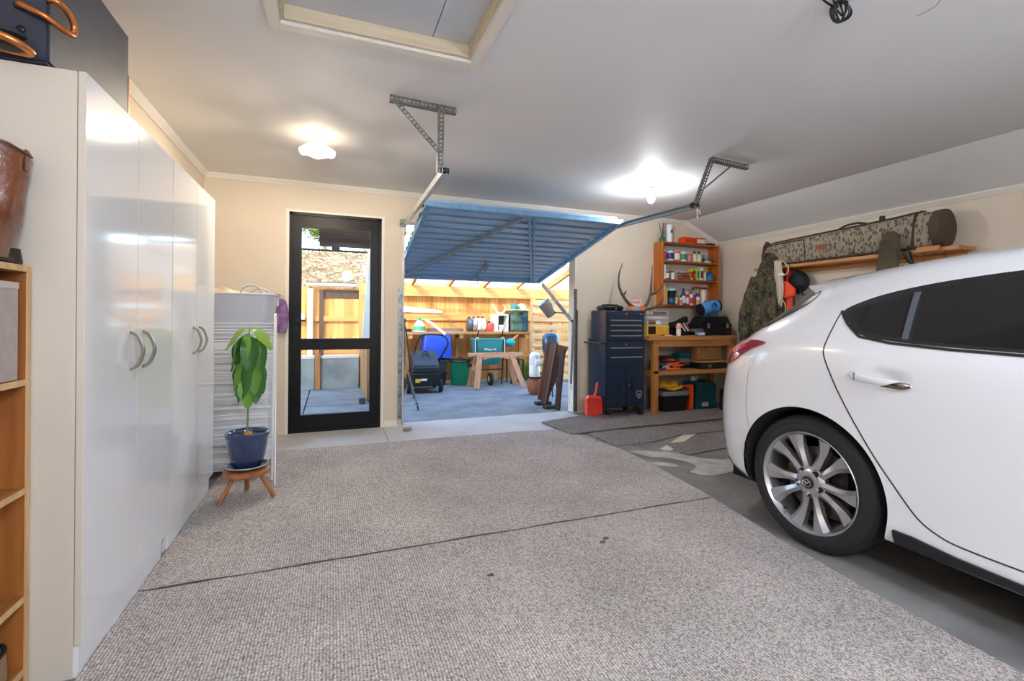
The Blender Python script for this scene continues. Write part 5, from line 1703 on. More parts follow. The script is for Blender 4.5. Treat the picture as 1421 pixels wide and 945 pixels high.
# wheeled garden cart with a teal bag
t = thing('garden_cart', 'teal fabric garden cart on a black wheeled frame behind the sawhorse', 'cart', (2.47, 7.55, 0))
m_teal = mat('teal_fabric', (34, 118, 122), .8, bump=(60, .3))
rows = []
for z, hx, hy in ((.34, .20, .12), (.40, .215, .14), (.60, .235, .16), (.75, .25, .17), (.765, .24, .165)):
    rows.append(rr_loop(2.465, 7.60, hx, hy, .05, z))
b = B().grid(rows, True)
b.verts(rows[0], [tuple(range(len(rows[0])))])
b.jitter(.012, 12, 2).build('bag', m_teal, t, 60)
B().tube(rr_loop(2.465, 7.60, .252, .175, .05, .765), .010, 6, True).build('bag_hoop', mat('teal_trim', (70, 150, 150), .6), t, 60)
for s in (-1, 1):
    x = 2.465 + s * .235
    B().tube(spline([(x - s * .02, 7.46, .10), (x, 7.44, .45), (x, 7.44, .74), (x - s * .02, 7.42, .86), (x - s * .02, 7.40, .92)], 6), .010, 8).build('frame_tube', m_blackm, t, 60)
    B().tube(spline([(x - s * .03, 7.43, .75), (x - s * .015, 7.42, .80), (x + s * .02, 7.43, .74), (x + s * .02, 7.43, .5)], 6), .006, 6).build('side_loop', m_wire, t, 60)
    B().tube([(x - s * .02, 7.46, .10), (x - s * .02, 7.46, .0)], .010, 8).build('foot', m_blackm, t)
B().tube([(2.25, 7.46, .26), (2.68, 7.46, .26)], .010, 8).build('cross_tube', m_blackm, t)
B().tube([(2.47, 7.44, .12), (2.64, 7.46, .26)], .008, 8).build('stay', m_galv, t)
wh = B().lathe([(.07, -.03), (.10, -.025), (.105, 0), (.10, .025), (.07, .03)], (2.47, 7.42, .105), 28, 'X').build('wheel', m_rubber, t, 40)
B().lathe([(0, -.034), (.05, -.03), (.062, -.02), (.062, .02), (0, .034)], (2.47, 7.42, .105), 20, 'X').build('wheel_hub', mat('yellow_hub', (226, 196, 40), .5), wh, 40)
text_mesh('Masport', .062, .002, Matrix.Translation((2.47, 7.425, .60)) @ Matrix.Rotation(pi / 2, 4, 'X'), 'lettering', m_wp, t)
tag(B().ball((2.93, 7.72, .695), .085, (1.1, .8, .85), 20, 14).jitter(.012, 14, 6).build('teal_pouch', mat('bright_teal', (40, 160, 176), .6), None, 60), 'round bright teal pouch hanging under the plank shelf', 'pouch')
tag(B().tube(spline([(2.98, 7.73, .74), (3.04, 7.73, .79), (3.09, 7.73, .835)], 4), .022, 6).build('timber_peg', m_lt), 'short pale timber peg beside the teal pouch', 'peg')
t = thing('side_stand', 'small black metal stand carrying a grey sack', 'stand', (3.0, 7.6, 0))
B().box(2.86, 3.10, 7.48, 7.72, .395, .415).build('top', m_blackm, t)
for x in (2.87, 3.09):
    for y in (7.49, 7.71):
        B().box(x - .011, x + .011, y - .011, y + .011, 0, .395).build('leg', m_blackm, t)
tag(B().ball((2.97, 7.6, .475), .1, (1.15, .9, .62), 20, 12).jitter(.02, 12, 2).build('grey_sack', mat('sack_grey', (160, 158, 150), .9, bump=(60, .3)), None, 60), 'grey filled sack on the small black stand', 'sack')
# pallet standing upright
t = thing('pallet', 'pale timber pallet standing upright in the lean-to corner', 'pallet', (3.6, 7.45, 0))
m_palt = wood('pallet_timber', (212, 184, 140), (182, 152, 108), 'X', .85)
for x in (3.235, 3.62, 4.02):
    B().box(x, x + .05, 7.44, 7.53, 0.0, 1.46).build('stringer', m_palt, t)
for i in range(10):
    z = .05 + i * .145
    B().box(3.235, 4.07, 7.415, 7.437, z, z + .088).build('slat', m_palt, t)
# bucket lamp hung by the jamb
t = thing('tilted_bucket', 'dull metal bucket hanging tilted outside the jamb', 'bucket', (2.6, 5.35, 1.2))
Mb = Matrix.Translation((2.555, 5.40, 1.25)) @ Matrix.Rotation(radians(-38), 4, 'Y')
m_bkt = mat('bucket_metal', (150, 140, 130), .45, .4)
B().lathe([(.070, -.105), (.074, -.10), (.082, .07), (.0835, .078)], (0, 0, 0), 28).move(Mb).build('body', m_bkt, t, 40)
B().lathe([(.086, .076), (.086, .092), (.080, .094)], (0, 0, 0), 28).move(Mb).build('rim', m_galv, t, 40)
B().bar((2.60, 5.40, 1.20), (2.70, 5.10, 1.18), .016, .02).build('hook_bar', m_galvd, t)
# things leaning against the outer wall by the jamb
m_brn = wood('brown_board', (122, 70, 34), (90, 48, 22), 'Z', .45)
m_brd = wood('dark_brown_board', (58, 32, 20), (38, 20, 12), 'Z', .5)
t = thing('leaning_headboard', 'brown timber panel with a curved dark cut-out leaning outside the jamb', 'panel', (2.6, 5.6, 0))
Mt = Matrix.Translation((2.555, 5.62, .05)) @ Matrix.Rotation(radians(9), 4, 'Y')
B().prism([(-.03, 0), (.075, 0), (.30, .74), (.30, .745), (-.02, .76)], 'Y', -.015, .015).move(Mt).build('panel', m_brn, t)
B().prism([(.03, .02), (.11, .02), (.24, .45), (.27, .62), (.235, .66), (.18, .62), (.15, .60), (.10, .45), (.06, .25)], 'Y', -.024, -.014).move(Mt).build('curved_arm', m_brd, t, 40)
B().prism([(.06, .60), (.12, .60), (.12, .70), (.06, .70)], 'Y', -.018, -.014).move(Mt).build('inlay', mat('inlay_grey', (104, 84, 74), .6), t)
t = thing('leaning_board', 'narrow dark brown board leaning edge-on outside the jamb', 'board', (2.6, 5.3, 0))
B().bar((2.50, 5.36, .04), (2.665, 5.42, .80), .03, .16, (0, 1, 0)).build('board', m_brd, t)
B().bar((2.482, 5.30, .045), (2.648, 5.34, .80), .006, .04, (0, 1, 0)).build('pale_edge', m_brn, t)
t = thing('leaning_board', 'second dark brown board leaning closest to the jamb', 'board', (2.6, 5.2, 0))
B().bar((2.585, 5.16, .0), (2.665, 5.18, .74), .022, .11, (0, 1, 0)).build('board', m_brd, t)
for i, (x0, x1, y) in enumerate(((2.47, 2.68, 5.56), (2.46, 2.67, 5.28))):
    tag(B().box(x0, x1, y - .05, y + .05, -.003, .034).bevel(.004).build('support_block', mat('dark_block', (44, 42, 42), .7)), ('dark block under the curved leaning panel', 'dark block under the narrow leaning boards')[i], 'block')
t = thing('dome_barbecue', 'dark blue domed barbecue lid behind the leaning panel', 'barbecue', (2.98, 6.15, 0))
m_dome = mat('blue_enamel', (62, 88, 112), .2, .3)
B().lathe([(.125, .74), (.128, .80), (.118, .86), (.085, .90), (.04, .918), (0, .92)], (2.965, 6.15, 0), 28).build('lid', m_dome, t, 50)
B().lathe([(.03, .50), (.09, .56), (.122, .66), (.126, .735)], (2.965, 6.15, 0), 28).build('bowl', m_dome, t, 50)
for a in (0.3, 2.4, 4.5):
    B().tube([(2.965 + .08 * cos(a), 6.15 + .08 * sin(a), .56), (2.965 + .14 * cos(a), 6.15 + .14 * sin(a), -.002)], .009, 8).build('leg', m_blackm, t)
t = thing('white_drum', 'white ribbed drum with a side spout behind the leaning panel', 'drum', (2.80, 6.35, 0))
B().lathe([(.075, .26), (.08, .27), (.08, .42), (.075, .43), (.08, .44), (.078, .58), (.04, .62), (0, .625)], (2.80, 6.35, 0), 20).build('body', m_wp, t, 40)
B().lathe([(.045, 0), (.05, .01), (.05, .08), (.0, .085)], (2.77, 6.26, .47), 16, 'X').build('spout', m_wp, t, 40)
B().box(2.72, 2.88, 6.27, 6.43, .235, .26).build('base', m_black, t)
for a in (.5, 1.57, 2.6, 4.7):
    pass
t2 = thing('clay_pot', 'rounded clay pot under the white drum', 'pot', (2.8, 6.35, 0))
m_clay = mat('terracotta', (150, 92, 66), .8)
B().lathe([(.06, -.003), (.10, .06), (.112, .13), (.10, .19), (.085, .215), (.09, .233), (.075, .234)], (2.80, 6.35, 0), 24).build('pot', m_clay, t2, 50)
B().lathe([(.095, .222), (.097, .2345)], (2.80, 6.35, 0), 24).build('rim', m_clay, t2, 40)
# trekking pole
t = thing('trekking_pole', 'grey trekking pole leaning inside the lean-to by the jamb', 'pole', (.97, 5.66, 0))
B().tube([(.965, 5.655, .05), (.70, 5.56, .95)], .009, 8).build('shaft', m_galv, t)
B().tube([(.975, 5.66, -.002), (.965, 5.655, .05)], [.006, .013], 8).build('tip', m_black, t)
B().lathe([(.028, 0), (.028, .006)], (.955, 5.652, .085), 14).build('basket', m_black, t)
t = thing('black_strap_pole', 'dark slanting pole with a cord inside the lean-to', 'pole', (.75, 6.4, 0))
B().tube([(.75, 6.30, 1.5), (.93, 6.40, .95), (1.06, 6.5, 0)], .011, 8).build('shaft', m_black, t)
B().tube(spline([(.75, 6.30, 1.48), (.78, 6.28, 1.2), (.90, 6.36, 1.0)], 5), .005, 6).build('cord', m_black, t)
tag(B().ball((.70, 4.66, .0215), .05, (.95, .7, .36), 16, 10).jitter(.004, 30, 4).build('door_stone', mat('stone', (150, 146, 138), .85, bump=(50, .3)), None, 60), 'smooth grey stone on the pale threshold slab', 'stone')
# ================================================================== blue tool chest
m_tb = mat('chest_blue', (26, 43, 66), .3, .15, coat=.2)
m_tbd = mat('chest_blue_side', (48, 54, 72), .4, .1)
m_pull = mat('drawer_pull', (186, 188, 192), .3, .8)
ZF = .0225
t = thing('tool_chest', 'dark blue top tool chest with four silver drawer pulls', 'tool chest', (3.09, 4.65, .87))
x0, x1, yf, yb = 2.835, 3.345, 4.46, 4.80
B().box(x0, x1, yf + .012, yb, .882, 1.195).bevel(.008).build('body', m_tb, t, 40)
B().box(x0 - .003, x1 + .003, yf + .002, yb + .003, 1.150, 1.215).bevel(.012, 3).build('lid', m_tb, t, 40)
B().cyl((3.09, yf + .002, 1.178), (3.09, yf - .006, 1.178), .010, n=16).build('lock', m_chrome, t)
B().box(3.27, 3.305, yf, yf + .003, 1.172, 1.184).build('badge', m_pull, t)
for i, z in enumerate((1.082, 1.026, .968, .908)):
    d_ = B().box(x0 + .018, x1 - .018, yf, yf + .014, z - .022, z + .026).bevel(.003).build('drawer', m_tb, t, 40)
    B().box(x0 + .05, x1 - .05, yf - .012, yf + .001, z + .016, z + .027).bevel(.002).build('pull', m_pull, d_)
B().box(x0 - .006, x0, 4.56, 4.62, 1.03, 1.05).build('side_grip', m_black, t)
t = thing('roller_cabinet', 'dark blue roller tool cabinet with two drawers and two doors', 'tool cabinet', (3.09, 4.65, 0))
B().box(x0 - .005, x1 + .005, yf + .002, 4.845, .125, .870).bevel(.008).build('body', m_tb, t, 40)
B().box(x0 - .008, x1 + .008, yf - .004, 4.85, .868, .881).bevel(.003).build('top_tray', m_tb, t)
B().cyl((3.09, yf + .001, .835), (3.09, yf - .006, .835), .010, n=16).build('lock', m_chrome, t)
for z, hh in ((.765, .036), (.66, .062)):
    d_ = B().box(x0 + .018, x1 - .018, yf - .008, yf + .006, z - hh + .006, z + .036).bevel(.003).build('drawer', m_tb, t, 40)
    B().box(x0 + .05, x1 - .05, yf - .020, yf - .007, z + .024, z + .036).bevel(.002).build('pull', m_pull, d_)
for a, c in ((x0 + .012, 3.088), (3.093, x1 - .012)):
    d_ = B().box(a, c, yf - .008, yf + .006, .14, .575).bevel(.004).build('door', m_tb, t, 40)
    xh = c - .085 if a < 3 else a + .075
    B().box(xh - .020, xh + .020, yf - .012, yf - .007, .30, .425).bevel(.003).build('pocket_grip', m_black, d_)
B().cyl((3.13, yf - .008, .375), (3.13, yf - .014, .375), .008, n=12).build('lock', m_chrome, t)
sh = [(0, .045), (.038, .040), (.038, -.005), (.022, -.035), (0, -.05), (-.022, -.035), (-.038, -.005), (-.038, .040)]
B().prism([(3.262 + a, .265 + c) for a, c in sh], 'Y', yf - .0105, yf - .008).build('shield_badge', m_pull, t)
B().prism([(3.262 + a * .72, .266 + c * .70) for a, c in sh], 'Y', yf - .0115, yf - .0104).build('shield_field', m_tb, t)
B().prism([(3.262 + a, .262 + c) for a, c in ((0, -.022), (.020, .0), (.016, .014), (.006, .016), (0, .008), (-.006, .016), (-.016, .014), (-.020, .0))], 'Y', yf - .0125, yf - .0114).build('shield_motif', m_pull, t)
for x in (2.875, 3.305):
    for y in (4.50, 4.80):
        B().box(x - .035, x + .035, y - .03, y + .03, .112, .126).build('caster_plate', m_galvd, t)
        B().box(x - .024, x - .018, y - .03, y + .02, .05, .112).box(x + .018, x + .024, y - .03, y + .02, .05, .112).build('caster_fork', m_blackm, t)
        w_ = B().lathe([(.03, -.014), (.045, -.012), (.045, .012), (.03, .014)], (x, y - .012, ZF + .0455), 20, 'X').build('caster_wheel', m_rubber, t, 40)
        B().cyl((x - .016, y - .012, ZF + .0455), (x + .016, y - .012, ZF + .0455), .014, n=12).build('caster_hub', m_pull, w_)
B().tube(spline([(x0 - .005, 4.83, .84), (x0 - .06, 4.83, .845), (x0 - .07, 4.80, .845), (x0 - .07, 4.52, .845), (x0 - .06, 4.49, .845), (x0 - .005, 4.49, .84)], 5), .009, 8).build('push_bar', m_tb, t, 60)

# on top of the chest
t = thing('black_tool_case', 'long black soft case lying on the tool chest', 'case', (2.98, 4.65, 1.216))
B().box(2.845, 3.11, 4.52, 4.72, 1.216, 1.268).bevel(.018, 3).build('body', m_black, t, 50)
B().box(2.90, 3.06, 4.56, 4.70, 1.264, 1.285).bevel(.008, 2).build('flap', m_black, t, 50)
B().box(2.99, 2.998, 4.518, 4.722, 1.217, 1.2695).build('strap', mat('strap_grey', (96, 92, 88), .8), t)
t = thing('spirit_level', 'silver level with orange end blocks at the chest front', 'level', (3.22, 4.49, 1.216))
B().box(3.12, 3.335, 4.475, 4.50, 1.216, 1.262).bevel(.003).build('bar', m_silver, t)
for x in (3.135, 3.29):
    B().box(x, x + .045, 4.47, 4.505, 1.2155, 1.266).bevel(.003).build('end_block', mat('orange_plastic', (244, 108, 32), .45), t)
t = thing('sign_card', 'white card with red lettering propped on the tool chest', 'sign', (3.28, 4.55, 1.22))
Mc = Matrix.Translation((3.285, 4.545, 1.268)) @ Matrix.Rotation(radians(-14), 4, 'X')
B().prism([(-.062, 0), (.066, 0), (.078, .095), (-.040, .095)], 'Y', 0, .004).move(Mc).build('card', mat('card_pale', (220, 198, 188), .7), t)
m_rl = mat('red_print', (196, 52, 40), .6)
text_mesh('UNIT', .052, .0008, Mc @ Matrix.Translation((.008, -.0014, .045)) @ Matrix.Rotation(pi / 2, 4, 'X') @ Matrix.Shear('XZ', 4, (0, 0)), 'lettering', m_rl, t)
B().bar(Mc @ Vector((-.045, -.001, .087)), Mc @ Vector((.070, -.001, .087)), .002, .006).build('red_border', m_rl, t)
B().bar((3.29, 4.56, 1.216), (3.29, 4.575, 1.30), .03, .003, (0, 1, 0)).build('prop', MATS['card_pale'], t)
t = thing('antlers', 'large brown deer antlers with pale tips resting behind the tool chest top', 'antlers', (3.45, 4.62, 1.22))
m_ant = mat('antler_brown', (96, 78, 62), .65, var=(16, 4, .35, .65), col2=(66, 52, 40), bump=(50, .4))
Z0 = Vector((0, 0, 0))
antler_set(Z0, [
    ([(3.34, 4.58, 1.235), (3.22, 4.56, 1.275), (3.13, 4.58, 1.38), (3.085, 4.60, 1.50), (3.09, 4.61, 1.63), (3.13, 4.60, 1.765)], .024),
    ([(3.14, 4.58, 1.40), (3.165, 4.57, 1.45)], .012),
    ([(3.42, 4.58, 1.25), (3.47, 4.58, 1.32), (3.52, 4.60, 1.42), (3.535, 4.60, 1.56), (3.55, 4.60, 1.765)], .022),
    ([(3.52, 4.60, 1.42), (3.56, 4.58, 1.425), (3.62, 4.57, 1.47), (3.675, 4.56, 1.545)], .017),
    ([(3.42, 4.57, 1.235), (3.50, 4.55, 1.245), (3.58, 4.53, 1.285), (3.635, 4.52, 1.35), (3.65, 4.515, 1.385)], .018)], m_ant, t)
B().ball((3.40, 4.60, 1.245), .055, (1.2, .9, .5), 18, 12).jitter(.008, 30, 2).build('skull', mat('skull_bone', (176, 148, 118), .8), t, 60)
B().bar((3.55, 4.57, 1.27), (3.57, 4.58, 1.41), .035, .02, (0, 1, 0)).build('skull_plate', MATS['skull_bone'], t)
# red dustpan and a brush
t = thing('dustpan', 'coral red dustpan standing upright beside the tool cabinet', 'dustpan', (2.72, 4.62, .02))
m_dp = mat('coral_plastic', (232, 74, 56), .4)
def dxz(pts, y0_, y1_):
    return B().prism([(2.725 + a, .028 + c) for a, c in pts], 'Y', y0_, y1_)
b = dxz([(-.085, .02), (.06, -.004), (.105, .03), (.095, .20), (.075, .215), (-.06, .235), (-.088, .20)], 4.58, 4.588)
b.build('pan', m_dp, t)
dxz([(-.088, .02), (-.08, .02), (-.08, .21), (-.088, .20)], 4.53, 4.582).build('side_wall', m_dp, t)
dxz([(.10, .03), (.108, .03), (.098, .20), (.090, .20)], 4.53, 4.582).build('side_wall', m_dp, t)
dxz([(-.085, .205), (.09, .195), (.085, .222), (-.06, .24)], 4.53, 4.582).build('back_wall', m_dp, t)
B().tube(spline([(2.745, 4.575, .24), (2.775, 4.575, .30), (2.785, 4.572, .36), (2.79, 4.572, .405)], 5), [.016, .015, .014, .013, .012, .012, .012, .013, .014, .014, .014, .015, .015, .015, .015, .013], 10).build('handle', m_dp, t, 60)
t = thing('hand_brush', 'small dark hand brush at the foot of the dustpan', 'brush', (2.83, 4.5, .02))
B().box(2.80, 2.865, 4.41, 4.45, .06, .115).bevel(.012, 2).build('block', m_black, t, 40)
b = B()
r2 = random.Random(5)
for i in range(60):
    x, y = 2.805 + .055 * r2.random(), 4.413 + .034 * r2.random()
    b.cyl((x, y, .062), (x + r2.uniform(-.008, .008), y + r2.uniform(-.008, .008), .0235), .0022, n=4, caps=False)
b.build('bristles', mat('bristle', (150, 128, 104), .9), t)['kind'] = 'stuff'
t = thing('steel_upright', 'perforated steel upright standing between tool cabinet and bench', 'upright', (3.42, 4.6, 0))
perforated('upright_angle', (3.415, 4.585, .0235), (3.415, 4.585, .47), .04, (0, 1, 0), t, m_galvd)

# ================================================================== workbench
m_bw = wood('bench_timber', (206, 146, 84), (172, 112, 56), 'X', .5)
m_bz = wood('bench_leg_timber', (204, 138, 78), (168, 104, 52), 'Z', .5)
t = thing('workbench', 'pine workbench with a lower shelf loaded with tools', 'workbench', (4.1, 4.65, 0))
B().box(3.38, 4.70, 4.43, 4.875, .875, .925).bevel(.003).build('top', m_bw, t)
for x in (3.462, 4.62):
    for y in (4.455, 4.79):
        B().box(x, x + .07, y, y + .05, .0235 if y < 4.78 else .0, .875).build('leg', m_bz, t)
    B().box(x + .01, x + .06, 4.505, 4.79, .455, .49).build('side_rail', m_bw, t)
B().box(3.54, 4.62, 4.46, 4.495, .80, .875).build('apron', m_bw, t)
B().box(3.47, 4.69, 4.455, 4.86, .49, .515).build('lower_shelf', m_bw, t)
B().box(3.532, 4.62, 4.44, 4.455, .47, .515).build('shelf_edge', m_bw, t)
# bench top: stacked organisers
ZB = .9255
m_clr = mat('clear_grey_plastic', (182, 178, 174), .3)
t = thing('parts_organiser', 'stack of clear plastic parts boxes on the bench', 'organiser', (3.64, 4.66, 1.02))
for i in range(3):
    z = 1.052 + i * .058
    bx_ = B().box(3.44, 3.76, 4.56, 4.78, z, z + .050).bevel(.005).build('tray', m_clr, t, 40)
    B().box(3.47 + .03 * i, 3.62 + .05 * i, 4.555, 4.561, z + .008, z + .040).build('contents', mat('organiser_mix_%s' % 'abc'[i], ((120, 76, 70), (206, 200, 198), (108, 96, 92))[i], .6), bx_)
B().box(3.565, 3.635, 4.551, 4.556, 1.055, 1.105).build('paper_label', m_wp, t)
t = thing('yellow_organiser', 'yellow framed organiser with black drawers under the clear boxes', 'organiser', (3.6, 4.66, ZB))
B().box(3.44, 3.76, 4.55, 4.78, ZB, 1.050).bevel(.004).build('frame', mat('organiser_yellow', (226, 190, 74), .5), t)
for i, (a, c) in enumerate(((3.455, 3.56), (3.58, 3.635), (3.655, 3.745))):
    B().box(a, c, 4.540, 4.552, ZB + .02, 1.035).bevel(.004).build('drawer', (m_black, mat('mustard', (214, 172, 62), .6), MATS['mustard'])[i], t)
# small things along the bench front
def smallbox(name, label, cat, x, y, z, dx, dy, dz, m, m2=None, rz_=0.0):
    t = thing(name, label, cat, (x, y, z), None, rz_, local=True)
    B().box(-dx / 2, dx / 2, -dy / 2, dy / 2, 0, dz).bevel(min(dx, dy, dz) * .12).build('body', m, t, 40)
    B().box(-dx * .38, dx * .38, -dy / 2 - .0012, -dy / 2 + .001, dz * .2, dz * .75).build('label', m2 or m_wp, t)
    return t
smallbox('red_packet', 'flat red and white packet at the bench front', 'packet', 3.66, 4.475, ZB, .13, .06, .012, m_redp)
t = thing('glue_bottle', 'white bottle with a pink dome cap on the bench', 'bottle', (3.855, 4.50, ZB))
B().lathe([(.026, ZB), (.028, ZB + .01), (.028, ZB + .07), (.018, ZB + .085)], (3.855, 4.50, 0), 18).build('body', m_wp, t, 50)
B().lathe([(.028, ZB + .082), (.034, ZB + .10), (.030, ZB + .125), (.010, ZB + .15), (0, ZB + .152)], (3.855, 4.50, 0), 18).build('cap', mat('pink_cap', (240, 176, 160), .5), t, 50)
smallbox('blue_carton', 'pale blue carton in front of the black toolbox', 'carton', 4.16, 4.48, ZB, .12, .05, .045, mat('pale_blue', (96, 170, 206), .5))
smallbox('grey_carton', 'long grey carton stacked over the blue carton', 'carton', 4.15, 4.52, ZB + .0465, .11, .10, .035, mat('carton_grey', (112, 108, 112), .6), mat('carton_red', (150, 70, 60), .6)).location.z = ZB + .046
t = thing('cordless_drill', 'black and red cordless drill lying on the bench', 'drill', (3.93, 4.6, ZB))
B().cyl((3.80, 4.62, ZB + .10), (3.98, 4.64, ZB + .12), .032, .036, 16).build('motor', m_black, t, 40)
B().cyl((3.80, 4.62, ZB + .10), (3.75, 4.615, ZB + .095), .024, .014, 14).build('chuck', m_blackm, t, 40)
B().bar((3.95, 4.64, ZB + .10), (3.99, 4.62, ZB + .02), .04, .035).bevel(.008).build('grip', m_redp, t)
B().box(3.94, 4.04, 4.58, 4.67, ZB, ZB + .05).bevel(.008).build('battery', m_black, t)
t = thing('tool_bag', 'navy and black tool bag with its flap raised on the bench', 'bag', (4.05, 4.7, ZB))
m_nb = mat('navy_bag', (26, 32, 66), .8, bump=(60, .4))
B().prism([(3.80, ZB), (4.19, ZB), (4.19, ZB + .12), (4.10, ZB + .15), (3.90, ZB + .13), (3.80, ZB + .10)], 'Y', 4.68, 4.84).bevel(.02, 2).build('body', m_nb, t, 50)
B().prism([(3.86, ZB + .14), (4.02, ZB + .17), (4.17, ZB + .235), (4.19, ZB + .16), (4.0, ZB + .13)], 'Y', 4.70, 4.78).bevel(.01, 2).build('flap', mat('black_canvas', (26, 26, 30), .9), t, 50)
for i, (x, c) in enumerate(((4.06, (214, 204, 120)), (4.11, (206, 210, 214)), (4.14, (150, 40, 60)))):
    B().cyl((x, 4.62, ZB + .05), (x - .05, 4.66, ZB + .15), .010, .008, 8).build('tool_handle', mat('handle_%s' % 'abc'[i], c, .5), t)
# black crate with blue hose reel
t = thing('black_toolbox', 'wide black toolbox with silver latches on the bench', 'toolbox', (4.5, 4.62, ZB))
B().prism([(4.20, ZB), (4.685, ZB), (4.685, ZB + .13), (4.62, ZB + .235), (4.30, ZB + .235), (4.20, ZB + .13)], 'Y', 4.50, 4.74).bevel(.01, 2).build('body', m_black, t, 40)
B().box(4.21, 4.68, 4.494, 4.746, ZB + .122, ZB + .138).build('lid_seam', m_blackm, t)
for x in (4.29, 4.59):
    B().box(x, x + .035, 4.488, 4.50, ZB + .09, ZB + .15).bevel(.003).build('latch', m_pull, t)
t = thing('hose_reel', 'blue hose reel between dark flanges lying on the toolbox', 'hose reel', (4.45, 4.62, 1.165))
Mr = Matrix.Translation((4.42, 4.62, 1.268)) @ Matrix.Rotation(radians(-12), 4, 'Y')
m_hb = mat('hose_blue', (72, 146, 212), .45)
for k in range(9):
    B().tube([Mr @ Vector((-.11 + k * .028, .068 * cos(a), .068 * sin(a))) for a in [2 * pi * i / 28 for i in range(28)]], .0145, 8, True).build('hose_turn', m_hb, t, 60)
for xx in (-.132, .150):
    B().lathe([(.074, -.006), (.078, 0), (.074, .006)], (xx, 0, 0), 32, 'X').move(Mr).build('flange', m_black, t, 40)
B().tube(spline([Mr @ Vector(p) for p in ((-.03, -.09, .02), (0, -.10, .05), (.03, -.085, .06), (.05, -.09, .02))], 5), .010, 8).build('loose_hose', mat('hose_navy', (26, 60, 122), .45), t, 60)
tag(B().box(4.70, 4.83, 4.868, 4.898, 1.06, 1.28).build('grey_plate', mat('plate_grey', (132, 124, 116), .5)), 'square grey plate fixed to the wall behind the toolbox', 'plate')
# lower shelf: tools, bag, cases
ZL = .5155
m_or = mat('orange_grip', (236, 96, 28), .5)
for i, (p0, p1, c, lb) in enumerate((((3.66, 4.48, .010), (3.86, 4.47, .012), (236, 110, 40), 'orange handled tool lowest at the shelf edge'),
                                     ((3.74, 4.56, .045), (3.90, 4.54, .075), (240, 100, 34), 'orange handled tool tilted on top of the heap'),
                                     ((3.80, 4.52, .035), (3.96, 4.53, .05), (232, 84, 40), 'short orange handled tool in the middle of the heap'),
                                     ((3.58, 4.50, .012), (3.70, 4.52, .014), (60, 60, 150), 'violet handled screwdriver beside the bench leg'),
                                     ((3.72, 4.64, .10), (3.98, 4.62, .07), (150, 20, 40), 'dark red handled cutter at the back of the heap'),
                                     ((3.58, 4.62, .05), (3.72, 4.60, .06), (60, 130, 60), 'green handled tool behind the violet screwdriver'))):
    t = thing('hand_tool', lb, 'tool', (p0[0], p0[1], ZL), 'hand tools on the bench shelf')
    a, c2 = Vector((p0[0], p0[1], ZL + p0[2] + .008)), Vector((p1[0], p1[1], ZL + p1[2] + .008))
    B().tube([a, a.lerp(c2, .2), a.lerp(c2, .8), c2], [.011, .016, .014, .010], 10).build('handle', mat('tool_col_%s' % 'abcdef'[i], c, .45), t, 60)
    B().cyl(c2, c2 + (c2 - a) * .55, .005, .004, 8).build('blade', m_galv, t)
tin('tape_roll', 'round white tape roll lying among the tools', 3.735, 4.575, ZL + .001, .042, .05, mat('tape_white', (220, 210, 196), .7), mat('tape_core', (190, 176, 150), .7), cat='tape')
smallbox('brown_box', 'brown wooden box behind the hand tools', 'box', 3.87, 4.74, ZL, .16, .16, .15, mat('brown_box', (96, 58, 42), .7))
smallbox('blue_jar_box', 'blue block standing behind the violet screwdriver', 'box', 3.70, 4.74, ZL, .09, .1, .115, mat('mid_blue', (44, 84, 140), .5), mat('mid_blue_label', (60, 100, 160), .5))
t = thing('teal_sander', 'teal and black power sander at the back of the bench shelf', 'sander', (4.1, 4.74, ZL))
B().box(4.0, 4.20, 4.66, 4.80, ZL + .12, ZL + .20).bevel(.02, 2).build('motor_case', mat('sander_teal', (20, 92, 96), .45), t, 50)
B().box(3.97, 4.22, 4.65, 4.81, ZL, ZL + .07).bevel(.01).build('base', m_black, t)
B().box(4.02, 4.18, 4.67, 4.79, ZL + .07, ZL + .12).build('skirt', mat('sander_grey', (140, 138, 134), .6), t)
t = thing('paper_bag', 'brown paper carrier bag lying folded on the bench shelf', 'bag', (4.4, 4.62, ZL))
m_pap = mat('kraft_paper', (188, 140, 92), .85, var=(20, 3, .4, .6), col2=(170, 122, 76), bump=(14, .5))
B().prism([(4.22, ZL + .10), (4.62, ZL + .10), (4.61, ZL + .335), (4.25, ZL + .345)], 'Y', 4.60, 4.70).subdiv(3).jitter(.010, 12, 3).build('bag', m_pap, t, 50)
for s in (-1, 1):
    B().tube(spline([(4.345 - .03 * s, 4.595, ZL + .31), (4.335 - .02 * s, 4.585, ZL + .20), (4.30 + .02 * s, 4.585, ZL + .12), (4.35 + .05 * s, 4.588, ZL + .14), (4.365, 4.593, ZL + .31)], 6), .005, 6).build('handle', mat('paper_cord', (206, 160, 112), .8), t, 60)
t = thing('socket_case', 'open black socket case under the paper bag', 'case', (4.4, 4.6, ZL))
B().box(4.18, 4.61, 4.50, 4.72, ZL, ZL + .075).bevel(.008).build('case', m_black, t)
B().box(4.175, 4.615, 4.495, 4.72, ZL + .077, ZL + .095).bevel(.004).build('tan_lid', mat('tan_lid', (196, 146, 72), .6), t)
B().tube([(4.335 + .018 * cos(a), 4.494, ZL + .035 + .018 * sin(a)) for a in [2 * pi * i / 14 for i in range(14)]], .005, 6, True).build('shackle', m_galv, t, 60)
